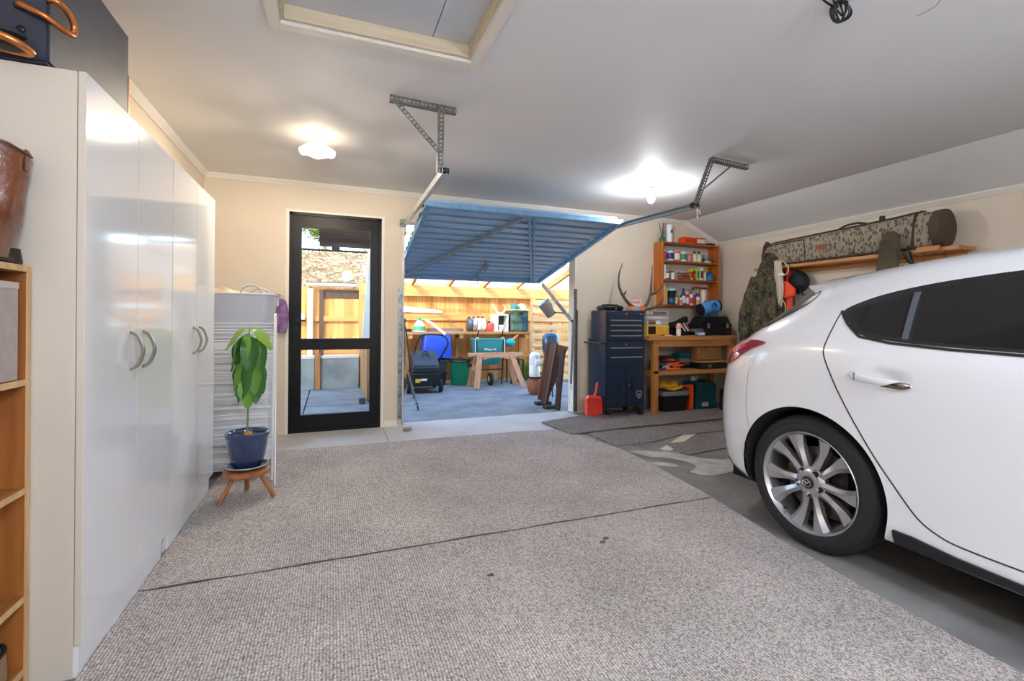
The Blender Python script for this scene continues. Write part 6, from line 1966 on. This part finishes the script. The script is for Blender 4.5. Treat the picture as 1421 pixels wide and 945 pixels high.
# under the bench
t = thing('storage_bin', 'black storage bin with a grey lid under the bench', 'bin', (3.84, 4.62, .0))
rows = [rr_loop(3.83, 4.64, hx, hy, .03, z) for z, hx, hy in ((.0235, .165, .12), (.21, .185, .14), (.215, .187, .142))]
b = B().grid(rows, True)
b.verts(rows[0], [tuple(range(len(rows[0])))])
b.build('body', m_black, t, 40)
rows = [rr_loop(3.83, 4.64, hx, hy, .03, z) for z, hx, hy in ((.212, .196, .152), (.250, .196, .152), (.262, .185, .142))]
b = B().grid(rows, True)
b.verts(rows[-1], [tuple(range(len(rows[-1])))])
b.build('lid', mat('lid_grey', (112, 114, 116), .5), t, 40)
t = thing('yellow_raincoat', 'folded yellow waterproof lying on the black bin', 'raincoat', (3.8, 4.62, .262))
m_yel = mat('yellow_vinyl', (238, 184, 44), .45)
B().ball((3.775, 4.60, .325), 1, (.15, .11, .05), 26, 16).jitter(.028, 13, 8).build('fold', m_yel, t, 45)
B().prism([(3.70, .29), (3.95, .33), (3.90, .30), (3.80, .275)], 'Y', 4.50, 4.56).jitter(.008, 14).build('sleeve', m_yel, t)
t = thing('folding_step', 'orange plastic folding step standing beside the black bin', 'step', (4.07, 4.62, .02))
m_or2 = mat('orange_red', (240, 86, 26), .4)
B().box(4.055, 4.115, 4.52, 4.56, .0235, .325).bevel(.012, 2).build('upright', m_or2, t, 40)
B().box(3.985, 4.115, 4.525, 4.555, .30, .33).bevel(.008, 2).build('top_bar', m_or2, t, 40)
B().box(4.06, 4.11, 4.56, 4.78, .0235, .30).bevel(.01).build('side_frame', m_or2, t, 40)
t = thing('teal_machine_case', 'dark teal power tool case with a white sticker under the bench', 'case', (4.32, 4.62, .02))
m_mt = mat('dark_teal', (14, 74, 80), .5)
B().box(4.15, 4.47, 4.52, 4.80, .0235, .30).bevel(.012, 2).build('body', m_mt, t, 40)
B().box(4.16, 4.46, 4.53, 4.79, .30, .345).bevel(.010, 2).build('lid', m_mt, t, 40)
B().tube(spline([(4.24, 4.60, .342), (4.25, 4.60, .375), (4.36, 4.60, .375), (4.37, 4.60, .342)], 5), .010, 8).build('handle', m_mt, t, 60)
for x in (4.20, 4.43):
    B().box(x - .018, x + .018, 4.512, 4.522, .25, .33).bevel(.003).build('latch', m_mt, t)
B().box(4.235, 4.335, 4.517, 4.5215, .055, .105).build('sticker', mat('pale_sticker', (190, 190, 186), .6), t)
for i, x in enumerate((4.275, 4.335)):
    tin('small_tin', ('small white tin on the teal case lid', 'small printed tin on the teal case lid')[i], x, 4.72, .3465, .026, .055, (m_wp, m_silver)[i], m_silver, cat='tin')
t = thing('black_hard_case', 'black hard case with a steel latch beside the teal case', 'case', (4.62, 4.5, .02))
B().box(4.40, 4.62, 4.24, 4.42, .0235, .285).bevel(.014, 2).build('body', m_black, t, 40)
B().box(4.398, 4.622, 4.238, 4.422, .215, .222).build('seam', m_blackm, t)
B().tube([(4.44 + .015 * cos(a), 4.236, .13 + .015 * sin(a)) for a in [2 * pi * i / 12 for i in range(12)]], .004, 6, True).build('latch', m_galv, t, 60)
B().bar((4.40, 4.235, .262), (4.46, 4.235, .252), .006, .008).build('bright_clip', m_chrome, t)

# ================================================================== wall shelf with paints
m_sw = wood('shelf_orange_wood', (196, 112, 38), (160, 82, 22), 'Z', .4)
m_swx = wood('shelf_orange_board', (172, 92, 30), (138, 66, 18), 'X', .4)
t = thing('wall_shelf', 'orange timber wall shelf crowded with tins and bottles', 'shelf', (4.22, 4.8, 1.28))
SX0, SX1, SY0, SY1 = 3.795, 4.695, 4.725, 4.898
for x in (SX0 - .0, SX1 - .02):
    B().box(x, x + .02, SY0, SY1, 1.275, 2.085).build('side_board', m_sw, t)
SZ = (1.285, 1.60, 1.832, 2.062)
for z in SZ:
    B().box(SX0 + .02, SX1 - .02, SY0 + .003, SY1, z, z + .02).build('shelf_board', m_swx, t)
z1, z2, z3, z4 = [z + .0205 for z in SZ]
z4 += .0025 - .0005
C = lambda n, c, r=.5: mat('tint_' + n, c, r)
cm = {'teal': (58, 124, 124), 'white': (222, 220, 214), 'navy': (44, 46, 110), 'orange': (214, 110, 62), 'red': (178, 42, 46), 'green': (40, 130, 96), 'pink': (196, 120, 130), 'grey': (150, 146, 140), 'black': (28, 28, 30), 'yellow': (224, 186, 66), 'lime': (176, 200, 60), 'blue': (30, 84, 150), 'purple': (96, 44, 120), 'cream': (226, 214, 186), 'brown': (110, 66, 44)}
def c_(n):
    return mat('tint_' + n, cm[n], .45)
row = [('tin', 'teal printed tin at the end of the upper bay', 3.862, .045, .125, 'teal', 'white', 'red'), ('tin', 'purple and white paint tin in the upper bay', 3.962, .052, .135, 'white', 'navy', 'navy'), ('tin', 'pale tin with an orange base in the upper bay', 4.066, .046, .135, 'orange', 'white', 'cream'),
       ('tin', 'green tin with white print in the upper bay', 4.168, .046, .135, 'white', 'green', 'green'), ('tin', 'short tin with a pink and orange label', 4.262, .040, .10, 'orange', 'grey', 'pink'), ]
for n, lb, x, r, h, a, l_, lab in row:
    tin('paint_tin', lb, x, 4.795, z3, r, h, c_(a), c_(l_), 'tins in the upper bay', c_(lab))
for i, x in enumerate((4.352, 4.425)):
    tin('cream_bottle', 'cream bottle with a black cap in the upper bay', x, 4.795, z3, .034, .145, c_('cream'), c_('black'), 'twin cream bottles', None, 'bottle', True)
t = thing('tape_stack', 'stack of blue and lime tape rolls in the upper bay', 'tape', (4.545, 4.79, z3))
for i, (n, h) in enumerate((('lime', .025), ('blue', .035))):
    B().lathe([(.030, 0), (.056, 0), (.056, h), (.030, h), (.030, 0)], (4.552, 4.79, z3 + (.0 if i == 0 else .026)), 24, caps=False).build('tape_roll', c_(n), t, 40)
t = thing('tape_roll', 'grey tape roll standing upright behind the coloured rolls', 'tape', (4.56, 4.85, z3))
B().lathe([(.034, -.014), (.060, -.014), (.060, .014), (.034, .014), (.034, -.014)], (4.565, 4.862, z3 + .0605), 28, 'Y', caps=False).build('roll', c_('grey'), t, 40)
B().lathe([(.030, -.012), (.034, -.012), (.034, .012), (.030, .012), (.030, -.012)], (4.565, 4.862, z3 + .0605), 28, 'Y', caps=False).build('core', c_('cream'), t, 40)
# middle bay
smallbox('white_carton', 'narrow white carton at the end of the middle bay', 'carton', 3.842, 4.80, z2, .045, .12, .175, c_('white'), c_('cream'))
for i, (x, y, h) in enumerate(((3.905, 4.77, .10), (3.955, 4.83, .15), (3.985, 4.765, .085), (4.03, 4.83, .12))):
    tin('stain_bottle', ('short brown jar in the middle bay', 'tall black capped jar in the middle bay', 'squat white labelled jar in the middle bay', 'brown jar with a wide label in the middle bay')[i], x, y, z2, .024, h, c_(('brown', 'grey', 'white', 'brown')[i]), c_(('black', 'black', 'white', 'grey')[i]), 'jars in the middle bay', c_('white'), 'jar')
t = thing('clamp_set', 'red and green spring clamps lying in the middle bay', 'clamps', (4.17, 4.79, z2))
for i in range(3):
    B().bar((4.075, 4.76 + .02 * i, z2 + .012 + .035 * i), (4.255, 4.765 + .02 * i, z2 + .022 + .035 * i), .018, .020).build('clamp_bar', c_(('red', 'green', 'red')[i]), t)
B().bar((4.07, 4.76, z2 + .04), (4.26, 4.755, z2 + .10), .014, .016).build('clamp_arm', c_('red'), t)
B().bar((4.07, 4.765, z2 + .09), (4.26, 4.765, z2 + .05), .014, .016).build('clamp_arm', c_('green'), t)
for i, (x, w_, h, a, lb) in enumerate(((4.285, .04, .15, 'yellow', 'tall yellow carton in the middle bay'), (4.335, .035, .12, 'brown', 'dark brown carton beside the tall yellow one'), (4.383, .045, .165, 'lime', 'lime green sachet box in the middle bay'), (4.445, .055, .17, 'white', 'white carton with a brown base in the middle bay'), (4.50, .03, .11, 'cream', 'slim cream carton beside the blue helmet-shaped tub'))):
    smallbox('carton', lb, 'carton', x, 4.80, z2, w_, .08, h, c_(a), c_(('red', 'orange', 'green', 'brown', 'white')[i]))
t = thing('blue_tub_small', 'rounded dark blue tub in the middle bay', 'tub', (4.58, 4.80, z2))
B().lathe([(.058, z2), (.062, z2 + .01), (.062, z2 + .07), (.045, z2 + .105), (.02, z2 + .12), (0, z2 + .122)], (4.592, 4.80, 0), 24).build('body', c_('blue'), t, 50)
B().lathe([(.063, z2 + .02), (.0635, z2 + .05)], (4.592, 4.80, 0), 24, caps=False).build('label', c_('teal'), t, 50)
smallbox('yellow_packet', 'yellow packet behind the dark blue tub', 'packet', 4.605, 4.878, z2, .09, .03, .165, c_('yellow'), c_('orange'))
# bottom bay
smallbox('cream_book', 'thin cream book standing at the end of the bottom bay', 'book', 3.828, 4.80, z1, .016, .13, .27, c_('cream'), c_('white'))
t = thing('yellow_sponge', 'thick yellow sponge block in the bottom bay', 'sponge', (3.875, 4.8, z1))
B().box(3.842, 3.925, 4.80, 4.88, z1, z1 + .235).bevel(.012, 2).build('block', c_('yellow'), t, 40)
B().box(3.842, 3.925, 4.785, 4.80, z1, z1 + .21).bevel(.004).build('scour_face', mat('tint_straw', (206, 170, 84), .9), t)
t = thing('dark_canister', 'tall black canister with an aqua lid in the bottom bay', 'canister', (3.975, 4.79, z1))
B().lathe([(.042, z1), (.044, z1 + .01), (.048, z1 + .16), (.056, z1 + .175)], (3.982, 4.785, 0), 22).build('body', c_('black'), t, 50)
B().lathe([(.057, z1 + .172), (.057, z1 + .19), (.04, z1 + .212), (0, z1 + .216)], (3.982, 4.785, 0), 22).build('lid', mat('tint_aqua', (126, 196, 200), .4), t, 50)
B().lathe([(.0452, z1 + .02), (.0468, z1 + .08)], (3.982, 4.785, 0), 22, caps=False).build('label', c_('blue'), t, 50)
for i, (x, y, r, h, a, l_, lb) in enumerate(((4.062, 4.79, .026, .175, 'teal', 'red', 'teal bottle with a red spout'), (4.118, 4.77, .024, .115, 'white', 'navy', 'small white bottle with a navy cap'), (4.172, 4.79, .030, .21, 'navy', 'black', 'tall navy bottle with a black nozzle'), (4.235, 4.79, .026, .17, 'red', 'white', 'red bottle with a white cap'), (4.285, 4.775, .026, .175, 'white', 'red', 'white bottle with a red cap'), (4.340, 4.80, .028, .235, 'grey', 'black', 'tall grey bottle with a bulky black cap'), (4.365, 4.745, .020, .07, 'orange', 'yellow', 'tiny orange bottle in front'), (4.415, 4.80, .030, .20, 'purple', 'lime', 'purple and lime bottle'))):
    tin('glue_bottle', lb + ' in the bottom bay', x, y, z1, r, h, c_(a), c_(l_), 'bottles in the bottom bay', c_(('yellow', 'pink', 'white', 'white', 'red', 'red', 'yellow', 'white')[i]), 'bottle', True)
tin('white_canister', 'plain white canister in the bottom bay', 4.505, 4.80, z1, .034, .20, c_('cream'), c_('white'), None, None, 'canister')
smallbox('brick_red_block', 'dull red sanding block at the front of the bottom bay', 'block', 4.53, 4.75, z1, .10, .03, .055, mat('tint_rust', (130, 84, 72), .8), mat('tint_rust2', (120, 76, 66), .8))
tag(B().bar((4.40, 4.86, z1 + .235), (4.63, 4.86, z1 + .225), .03, .02).build('red_tube', c_('red')), 'red tube wedged at the back of the bottom bay', 'tube').location.z = 0
# on top of the shelf
t = thing('reed_diffuser', 'green glass diffuser bottle with dark reeds on the wall shelf', 'diffuser', (3.85, 4.80, z4))
B().lathe([(.036, z4), (.040, z4 + .008), (.038, z4 + .05), (.018, z4 + .07), (.016, z4 + .085)], (3.845, 4.80, 0), 20).build('bottle', mat('green_glass', (40, 92, 64), .1, coat=.6), t, 50)
for dx, dy in ((-.055, -.01), (.012, .0), (.035, -.02), (.04, .02)):
    B().cyl((3.845, 4.80, z4 + .04), (3.845 + dx, 4.80 + dy, z4 + .245), .003, n=6).build('reed', mat('dark_reed', (58, 44, 38), .8), t)
tin('spray_can', 'white spray can with a small blue label on the wall shelf', 3.955, 4.80, z4, .038, .225, m_wp, m_wp, None, None, 'spray can')
B().box(3.945, 3.975, 4.760, 4.7625, z4 + .12, z4 + .155).build('label', c_('blue'), [o for o in COL.objects if o.name == 'spray_can'][0])
tin('slim_white_can', 'slim white can beside the spray can on the wall shelf', 3.905, 4.84, z4, .018, .17, c_('grey'), m_wp, None, None, 'can')
smallbox('orange_carton', 'orange carton with dark print on the wall shelf', 'carton', 4.23, 4.81, z4, .17, .12, .085, mat('tint_carton_orange', (230, 84, 28), .5), mat('tint_print', (180, 50, 20), .5))
smallbox('red_printed_carton', 'red carton with white panel beside the orange one', 'carton', 4.42, 4.81, z4, .17, .12, .085, mat('tint_carton_red', (206, 60, 40), .5), c_('white'))
t = thing('black_pouch', 'flat black pouch at the end of the wall shelf', 'pouch', (4.6, 4.8, z4))
B().box(4.545, 4.665, 4.75, 4.86, z4, z4 + .022).bevel(.008, 2).build('body', m_black, t, 40)
B().box(4.56, 4.65, 4.76, 4.85, z4 + .022, z4 + .028).bevel(.002).build('flap', m_blackm, t)
# twisted driftwood beside the shelf
b = B().tube(spline([(4.745, 4.86, 1.29), (4.74, 4.85, 1.40), (4.715, 4.86, 1.50), (4.735, 4.86, 1.58), (4.775, 4.86, 1.635)], 8), [.040 - .028 * (i / 32) ** 1.2 for i in range(33)], 10)
tag(b.jitter(.008, 22, 3).build('driftwood', mat('driftwood', (142, 116, 84), .85, bump=(30, .6)), None, 60), 'twisted piece of driftwood leaning beside the wall shelf', 'driftwood')
# ================================================================== plank shelf on the sloping-ceiling side
t = thing('wall_plank', 'long pine plank shelf on the wall carrying the patterned bag', 'shelf', (4.72, 3.1, 1.71))
m_wpk = wood('pine_plank', (206, 144, 84), (172, 110, 56), 'Y', .5)
B().box(4.60, 4.836, 2.18, 4.10, 1.690, 1.722).bevel(.002).build('plank', m_wpk, t)
B().box(4.58, 4.60, 2.30, 2.46, 1.695, 1.735).build('end_cleat', m_wpk, t)
B().box(4.808, 4.838, 2.24, 4.06, 1.645, 1.690).build('wall_batten', m_wpk, t)
for y in (2.27, 2.42):
    B().tube(spline([(4.60, y, 1.70), (4.585, y, 1.66), (4.60, y + .01, 1.585), (4.62, y, 1.66), (4.625, y, 1.69)], 5), .0016, 5).build('wire_loop', m_blackm, t, 60)
# patterned rod bag
t = thing('rod_bag', 'long feather-patterned canvas bag with brown trim on the pine plank', 'bag', (4.72, 3.2, 1.73))
def feather_mat():
    m = bpy.data.materials.new('feather_print')
    m.use_nodes = True
    n, l = m.node_tree.nodes, m.node_tree.links
    p = n['Principled BSDF']
    p.inputs['Roughness'].default_value = .9
    tc = n.new('ShaderNodeTexCoord')
    mp = n.new('ShaderNodeMapping')
    mp.inputs['Scale'].default_value = (1, 1, .55)
    mp.inputs['Rotation'].default_value = (.7, 0, 0)
    l.new(tc.outputs['Object'], mp.inputs[0])
    v = n.new('ShaderNodeTexVoronoi')
    v.inputs['Scale'].default_value = 46
    l.new(mp.outputs[0], v.inputs['Vector'])
    th = n.new('ShaderNodeMapRange')
    th.inputs[1].default_value, th.inputs[2].default_value = .42, .55
    th.inputs[3].default_value, th.inputs[4].default_value = 1, 0
    l.new(v.outputs['Distance'], th.inputs[0])
    sp = n.new('ShaderNodeSeparateColor')
    l.new(v.outputs['Color'], sp.inputs[0])
    rp = n.new('ShaderNodeValToRGB')
    rp.color_ramp.interpolation = 'CONSTANT'
    e = rp.color_ramp.elements
    e[0].position, e[0].color = 0, lin((92, 76, 62))
    e[1].position, e[1].color = .3, lin((150, 138, 116))
    for pos, c in ((.46, (124, 98, 76)), (.6, (92, 98, 100)), (.74, (168, 154, 130)), (.88, (112, 74, 60))):
        k = rp.color_ramp.elements.new(pos)
        k.color = lin(c)
    l.new(sp.outputs[0], rp.inputs[0])
    mx = n.new('ShaderNodeMix')
    mx.data_type = 'RGBA'
    mx.inputs['A'].default_value = lin((152, 140, 120))
    l.new(rp.outputs[0], mx.inputs['B'])
    l.new(th.outputs[0], mx.inputs['Factor'])
    l.new(mx.outputs['Result'], p.inputs['Base Color'])
    return m
m_fp = feather_mat()
m_dbr = mat('dark_brown_trim', (62, 50, 42), .8)
m_dbe = mat('brown_canvas', (80, 64, 50), .85, bump=(60, .3))
def bag_section(y):
    f = (4.02 - y) / (4.02 - 2.34)          # 0 at the thin end
    top = 1.985 + .055 * f + .03 * max(0, f - .8) * 2 - (.05 * max(0, .1 - f) * 10)
    return top
ys = [4.03 - 1.69 * i / 40 for i in range(41)]
rows = []
for i, y in enumerate(ys):
    top = bag_section(y)
    e = min(1, min(i, 40 - i) / 2.2)
    e = .72 + .28 * e
    zc, hz = (1.7265 + top) / 2, (top - 1.7265) / 2 * e
    xf_ = 4.60 - .01 * (i / 40)
    row = []
    for k in range(20):
        a = 2 * pi * k / 20
        ca, sa = cos(a), sin(a)
        row.append(Vector((4.715 + (4.715 - xf_) * (abs(ca) ** .5) * (1 if ca > 0 else -1) * e, y, zc + hz * (abs(sa) ** .55) * (1 if sa > 0 else -1))))
    rows.append(row)
b = B().grid(rows, True)
b.verts(rows[0], [tuple(range(20))]); b.verts(rows[-1], [tuple(range(20))])
b.build('body', m_fp, t, 50)
def piping(pts, r=.006, name='piping'):
    return B().tube(pts, r, 6).build(name, m_dbr, t, 60)
xfa = 4.598
piping([Vector((4.615, y, bag_section(y) - .006)) for y in ys[3:38]], .007)
piping([Vector((4.606, y, 1.737)) for y in ys[1:39]], .009)
piping(spline([(4.605, 3.98, 1.74), (4.60, 3.985, 1.85), (4.61, 3.95, 1.96), (4.61, 3.90, 1.985)], 6), .007)
piping(spline([(xfa, 3.90, 1.955), (xfa, 3.55, 1.965), (xfa, 3.48, 1.94), (xfa, 3.47, 1.76)], 6), .005, 'pocket_edge')
piping(spline([(xfa, 2.93, 1.90), (xfa, 2.97, 1.82), (xfa, 2.98, 1.76)], 6), .005, 'pocket_edge')
piping([(4.597, 2.50, 1.75), (4.595, 2.49, 1.90), (4.60, 2.48, 2.01), (4.66, 2.47, 2.045), (4.72, 2.47, 2.05)], .012, 'strap')
B().lathe([(.158, 0), (.160, .05), (.155, .075), (.12, .09), (0, .092)], (0, 0, 0), 28, 'Y').move(Matrix.Translation((4.715, 2.385, 1.888)) @ Matrix.Scale(.78, 4, (1, 0, 0)) @ Matrix.Rotation(pi, 4, 'Z')).build('end_cap', m_dbe, t, 50)
B().box(4.594, 4.600, 3.235, 3.345, 1.835, 1.885).build('leather_patch', mat('tan_leather_patch', (136, 88, 56), .7), t)
B().box(4.596, 4.601, 3.80, 3.885, 1.800, 1.825).build('name_patch', mat('olive_patch', (96, 84, 58), .8), t)
B().tube(spline([(4.65, 3.15, 2.015), (4.645, 3.08, 2.04), (4.645, 2.98, 2.045), (4.65, 2.90, 2.025)], 6), .011, 8).build('carry_handle', m_dbr, t, 60)
B().box(4.66, 4.70, 2.765, 2.80, 2.02, 2.075).bevel(.005).build('buckle', m_dbr, t)
B().prism([(4.06, 1.7265), (4.10, 1.7265), (4.065, 1.98), (4.03, 2.03), (3.995, 2.00)], 'X', 4.70, 4.74).build('brown_flap', m_dbe, t)

# olive hood hanging from the plank
t = thing('olive_hood', 'olive felt hood hanging from the pine plank', 'hood', (4.58, 2.65, 1.7))
m_ol = mat('olive_felt', (92, 80, 62), .9, var=(9, 4, .4, .6), col2=(76, 66, 50), bump=(80, .2))
rows = []
for i in range(14):
    f = i / 13
    z = 1.50 + .375 * f
    hw = .095 - .015 * f - .10 * max(0, f - .72) ** 1.2 * 1.4
    yc = 2.655 - .03 * f
    rows.append([Vector((4.535 - .04 * sin(pi * k / 8) , yc + hw * cos(pi * k / 8), z + (.02 * sin(pi * k / 8) if f > .8 else 0))) for k in range(9)])
B().grid(rows).solid(.012).build('hood', m_ol, t, 60)
B().tube(spline([(4.56, 2.52, 1.70), (4.56, 2.50, 1.64), (4.57, 2.47, 1.585)], 5), [.03, .03, .028, .026, .024, .022, .02, .018, .016, .014, .012], 8).build('strap', m_black, t, 60)
B().tube([(4.575, 2.53, 1.735), (4.575, 2.53, 1.66)], .006, 6).build('hook', m_blackm, t)
B().prism([(2.40, 1.545), (2.55, 1.60), (2.55, 1.545)], 'X', 4.55, 4.575).jitter(.004, 20).build('bag_tail', m_black, t)

# camouflage jacket
def camo_mat():
    m = bpy.data.materials.new('camouflage')
    m.use_nodes = True
    n, l = m.node_tree.nodes, m.node_tree.links
    p = n['Principled BSDF']
    p.inputs['Roughness'].default_value = .95
    tc = n.new('ShaderNodeTexCoord')
    ns = n.new('ShaderNodeTexNoise')
    ns.inputs['Scale'].default_value = 13
    ns.inputs['Detail'].default_value = 3
    l.new(tc.outputs['Object'], ns.inputs['Vector'])
    rp = n.new('ShaderNodeValToRGB')
    rp.color_ramp.interpolation = 'CONSTANT'
    e = rp.color_ramp.elements
    e[0].position, e[0].color = 0, lin((40, 38, 34))
    e[1].position, e[1].color = .42, lin((84, 80, 56))
    for pos, c in ((.48, (52, 58, 44)), (.54, (120, 100, 74)), (.585, (70, 56, 42)), (.64, (98, 94, 70))):
        k = rp.color_ramp.elements.new(pos)
        k.color = lin(c)
    l.new(ns.outputs[0], rp.inputs[0])
    l.new(rp.outputs[0], p.inputs['Base Color'])
    return m
m_cam = camo_mat()
def hanging(name, rows_yz, x, depth, m, parent, seed, folds=5, amp=.022):
    """Garment hanging on the wall: rows (z, y0, y1) from the top; soft vertical folds."""
    b = B()
    rows = []
    nk = 25
    for j, (z, a, c) in enumerate(rows_yz):
        row = []
        for k in range(nk):
            f = k / (nk - 1)
            edge = sin(pi * f) ** .5
            row.append(Vector((x - depth * edge * (.55 + .45 * min(1, j / 3)) - amp * sin(f * folds * 2 * pi + seed + j * .25) * min(1, j / 4), a + (c - a) * f, z + .008 * sin(f * 9 + j))))
        rows.append(row)
    b.grid(rows)
    back = [[Vector((x + .004, p.y, p.z)) for p in r_] for r_ in (rows[0], rows[-1])]
    b.solid(.008)
    b.jitter(.012, 11, seed)
    return b.build(name, m, parent, 60)
t = thing('camouflage_jacket', 'camouflage jacket hanging from the thin end of the pine plank', 'jacket', (4.7, 4.0, 1.8))
def lerp_rows(keys, n):
    out = []
    for i in range(n):
        f = i / (n - 1) * (len(keys) - 1)
        k = min(int(f), len(keys) - 2)
        g = f - k
        out.append(tuple(keys[k][q] * (1 - g) + keys[k + 1][q] * g for q in range(3)))
    return out
hanging('body', lerp_rows([(1.83, 3.93, 3.83), (1.74, 3.97, 3.79), (1.55, 4.05, 3.76), (1.38, 4.13, 3.74), (1.26, 4.20, 3.72), (1.0, 4.21, 3.70), (.80, 4.20, 3.72)], 26), 4.585, .09, m_cam, t, 1.0, 3.5)
hanging('sleeve', lerp_rows([(1.62, 4.06, 3.96), (1.40, 4.17, 4.02), (1.22, 4.24, 4.08), (1.0, 4.23, 4.09), (.78, 4.20, 4.08)], 18), 4.53, .055, m_cam, t, 2.4, 1.2, .012)
hanging('sleeve', lerp_rows([(1.62, 3.86, 3.78), (1.35, 3.86, 3.74), (1.0, 3.84, 3.71), (.80, 3.82, 3.70)], 18), 4.53, .05, m_cam, t, 4.0, 1.2, .012)
B().tube(spline([(4.56, 3.88, 1.80), (4.55, 3.92, 1.84), (4.56, 3.84, 1.85), (4.555, 3.80, 1.80)], 6), .022, 8).build('collar', m_cam, t, 60)
t = thing('walking_stick', 'black stick with a metal ring leaning beside the camouflage jacket', 'stick', (4.75, 4.3, 0))
B().tube([(4.72, 4.17, 1.30), (4.715, 4.25, 1.02), (4.70, 4.33, .70), (4.68, 4.42, .02)], [.017, .017, .016, .013], 8).build('shaft', m_black, t, 60)
B().lathe([(.021, 0), (.021, .02)], (4.708, 4.285, .885), 14).build('ring', m_pull, t, 40)
t = thing('hanging_pouch', 'black strap and pouch hanging at the thin end of the plank', 'pouch', (4.68, 4.06, 1.6))
B().ball((4.66, 4.06, 1.62), .055, (.8, .9, 1.2), 18, 12).jitter(.01, 20).build('pouch', m_black, t, 60)
B().tube(spline([(4.66, 4.05, 1.69), (4.62, 4.04, 1.735), (4.66, 4.03, 1.735)], 5), .008, 6).build('strap', m_black, t, 60)
# red-orange life vest, black pack
t = thing('orange_vest', 'red and orange safety vest hanging behind the white rope', 'vest', (4.7, 3.7, 1.5))
m_ov = mat('hi_vis_orange', (240, 82, 40), .6)
m_rv = mat('hi_vis_red', (206, 40, 40), .6)
hanging('front_panel', lerp_rows([(1.80, 3.80, 3.76), (1.60, 3.79, 3.70), (1.30, 3.76, 3.66), (1.05, 3.74, 3.64)], 14), 4.72, .05, m_rv, t, .4, 1.5, .008)
B().prism([(3.73, 1.55), (3.66, 1.54), (3.56, 1.45), (3.57, 1.38), (3.70, 1.36), (3.73, 1.42)], 'X', 4.575, 4.60).bevel(.008).build('reflective_flap', m_ov, t, 50)
hanging('lower_panel', lerp_rows([(1.38, 3.73, 3.655), (1.2, 3.72, 3.64), (1.0, 3.73, 3.63)], 10), 4.655, .04, m_ov, t, 1.4, 1.5, .006)
t = thing('black_backpack', 'small black drawstring pack hanging from the pine plank', 'backpack', (4.7, 3.62, 1.5))
B().ball((4.72, 3.63, 1.53), 1, (.08, .11, .125), 26, 18).jitter(.020, 12, 5).build('pack', mat('black_nylon', (24, 24, 28), .7), t, 60)
B().tube(spline([(4.70, 3.62, 1.64), (4.66, 3.62, 1.675), (4.62, 3.60, 1.675)], 5), .008, 6).build('loop', m_black, t, 60)
B().tube(spline([(4.66, 3.58, 1.50), (4.64, 3.53, 1.40), (4.64, 3.50, 1.385)], 5), .010, 6).build('strap', m_black, t, 60)
B().tube([(4.65, 3.63, 1.45), (4.65, 3.625, 1.0)], .009, 6).build('strap', m_black, t, 60)
t = thing('rope_coil', 'coil of cream rope hanging in front of the orange vest', 'rope', (4.56, 3.8, 1.5))
m_rope = mat('cream_rope', (214, 202, 182), .9)
r2 = random.Random(9)
for k in range(7):
    y0_ = 3.80 - .012 * k
    zb = 1.28 + r2.uniform(-.02, .10)
    B().tube(spline([(4.566, y0_, 1.775), (4.552, y0_ - .015, 1.60), (4.556, y0_ + r2.uniform(-.03, .01), 1.42), (4.556, y0_ - .03, zb), (4.55, y0_ - .05, zb + .10), (4.556, y0_ - .04, 1.55), (4.565, y0_ - .01, 1.765)], 5), .005, 6).build('strand', m_rope, t, 60)
B().tube(spline([(4.56, 3.76, 1.76), (4.55, 3.70, 1.77), (4.55, 3.63, 1.70), (4.55, 3.62, 1.64), (4.55, 3.66, 1.605), (4.55, 3.73, 1.60)], 6), .006, 6).build('loose_end', m_rope, t, 60)
B().tube(spline([(4.556, 3.74, 1.40), (4.55, 3.66, 1.30), (4.55, 3.65, 1.22), (4.556, 3.70, 1.10)], 6), .005, 6).build('loose_end', m_rope, t, 60)
B().ball((4.55, 3.70, 1.612), .022, (1, 1.7, .9)).build('knot', m_wp, t, 60)
B().tube(spline([(4.59, 3.96, 1.70), (4.59, 4.03, 1.52), (4.59, 4.09, 1.36)], 5), .004, 6).build('trailing_end', m_rope, t, 60)
B().tube([(4.60, 3.79, 1.775), (4.575, 3.79, 1.74)], .005, 6).build('hook', m_blackm, t)
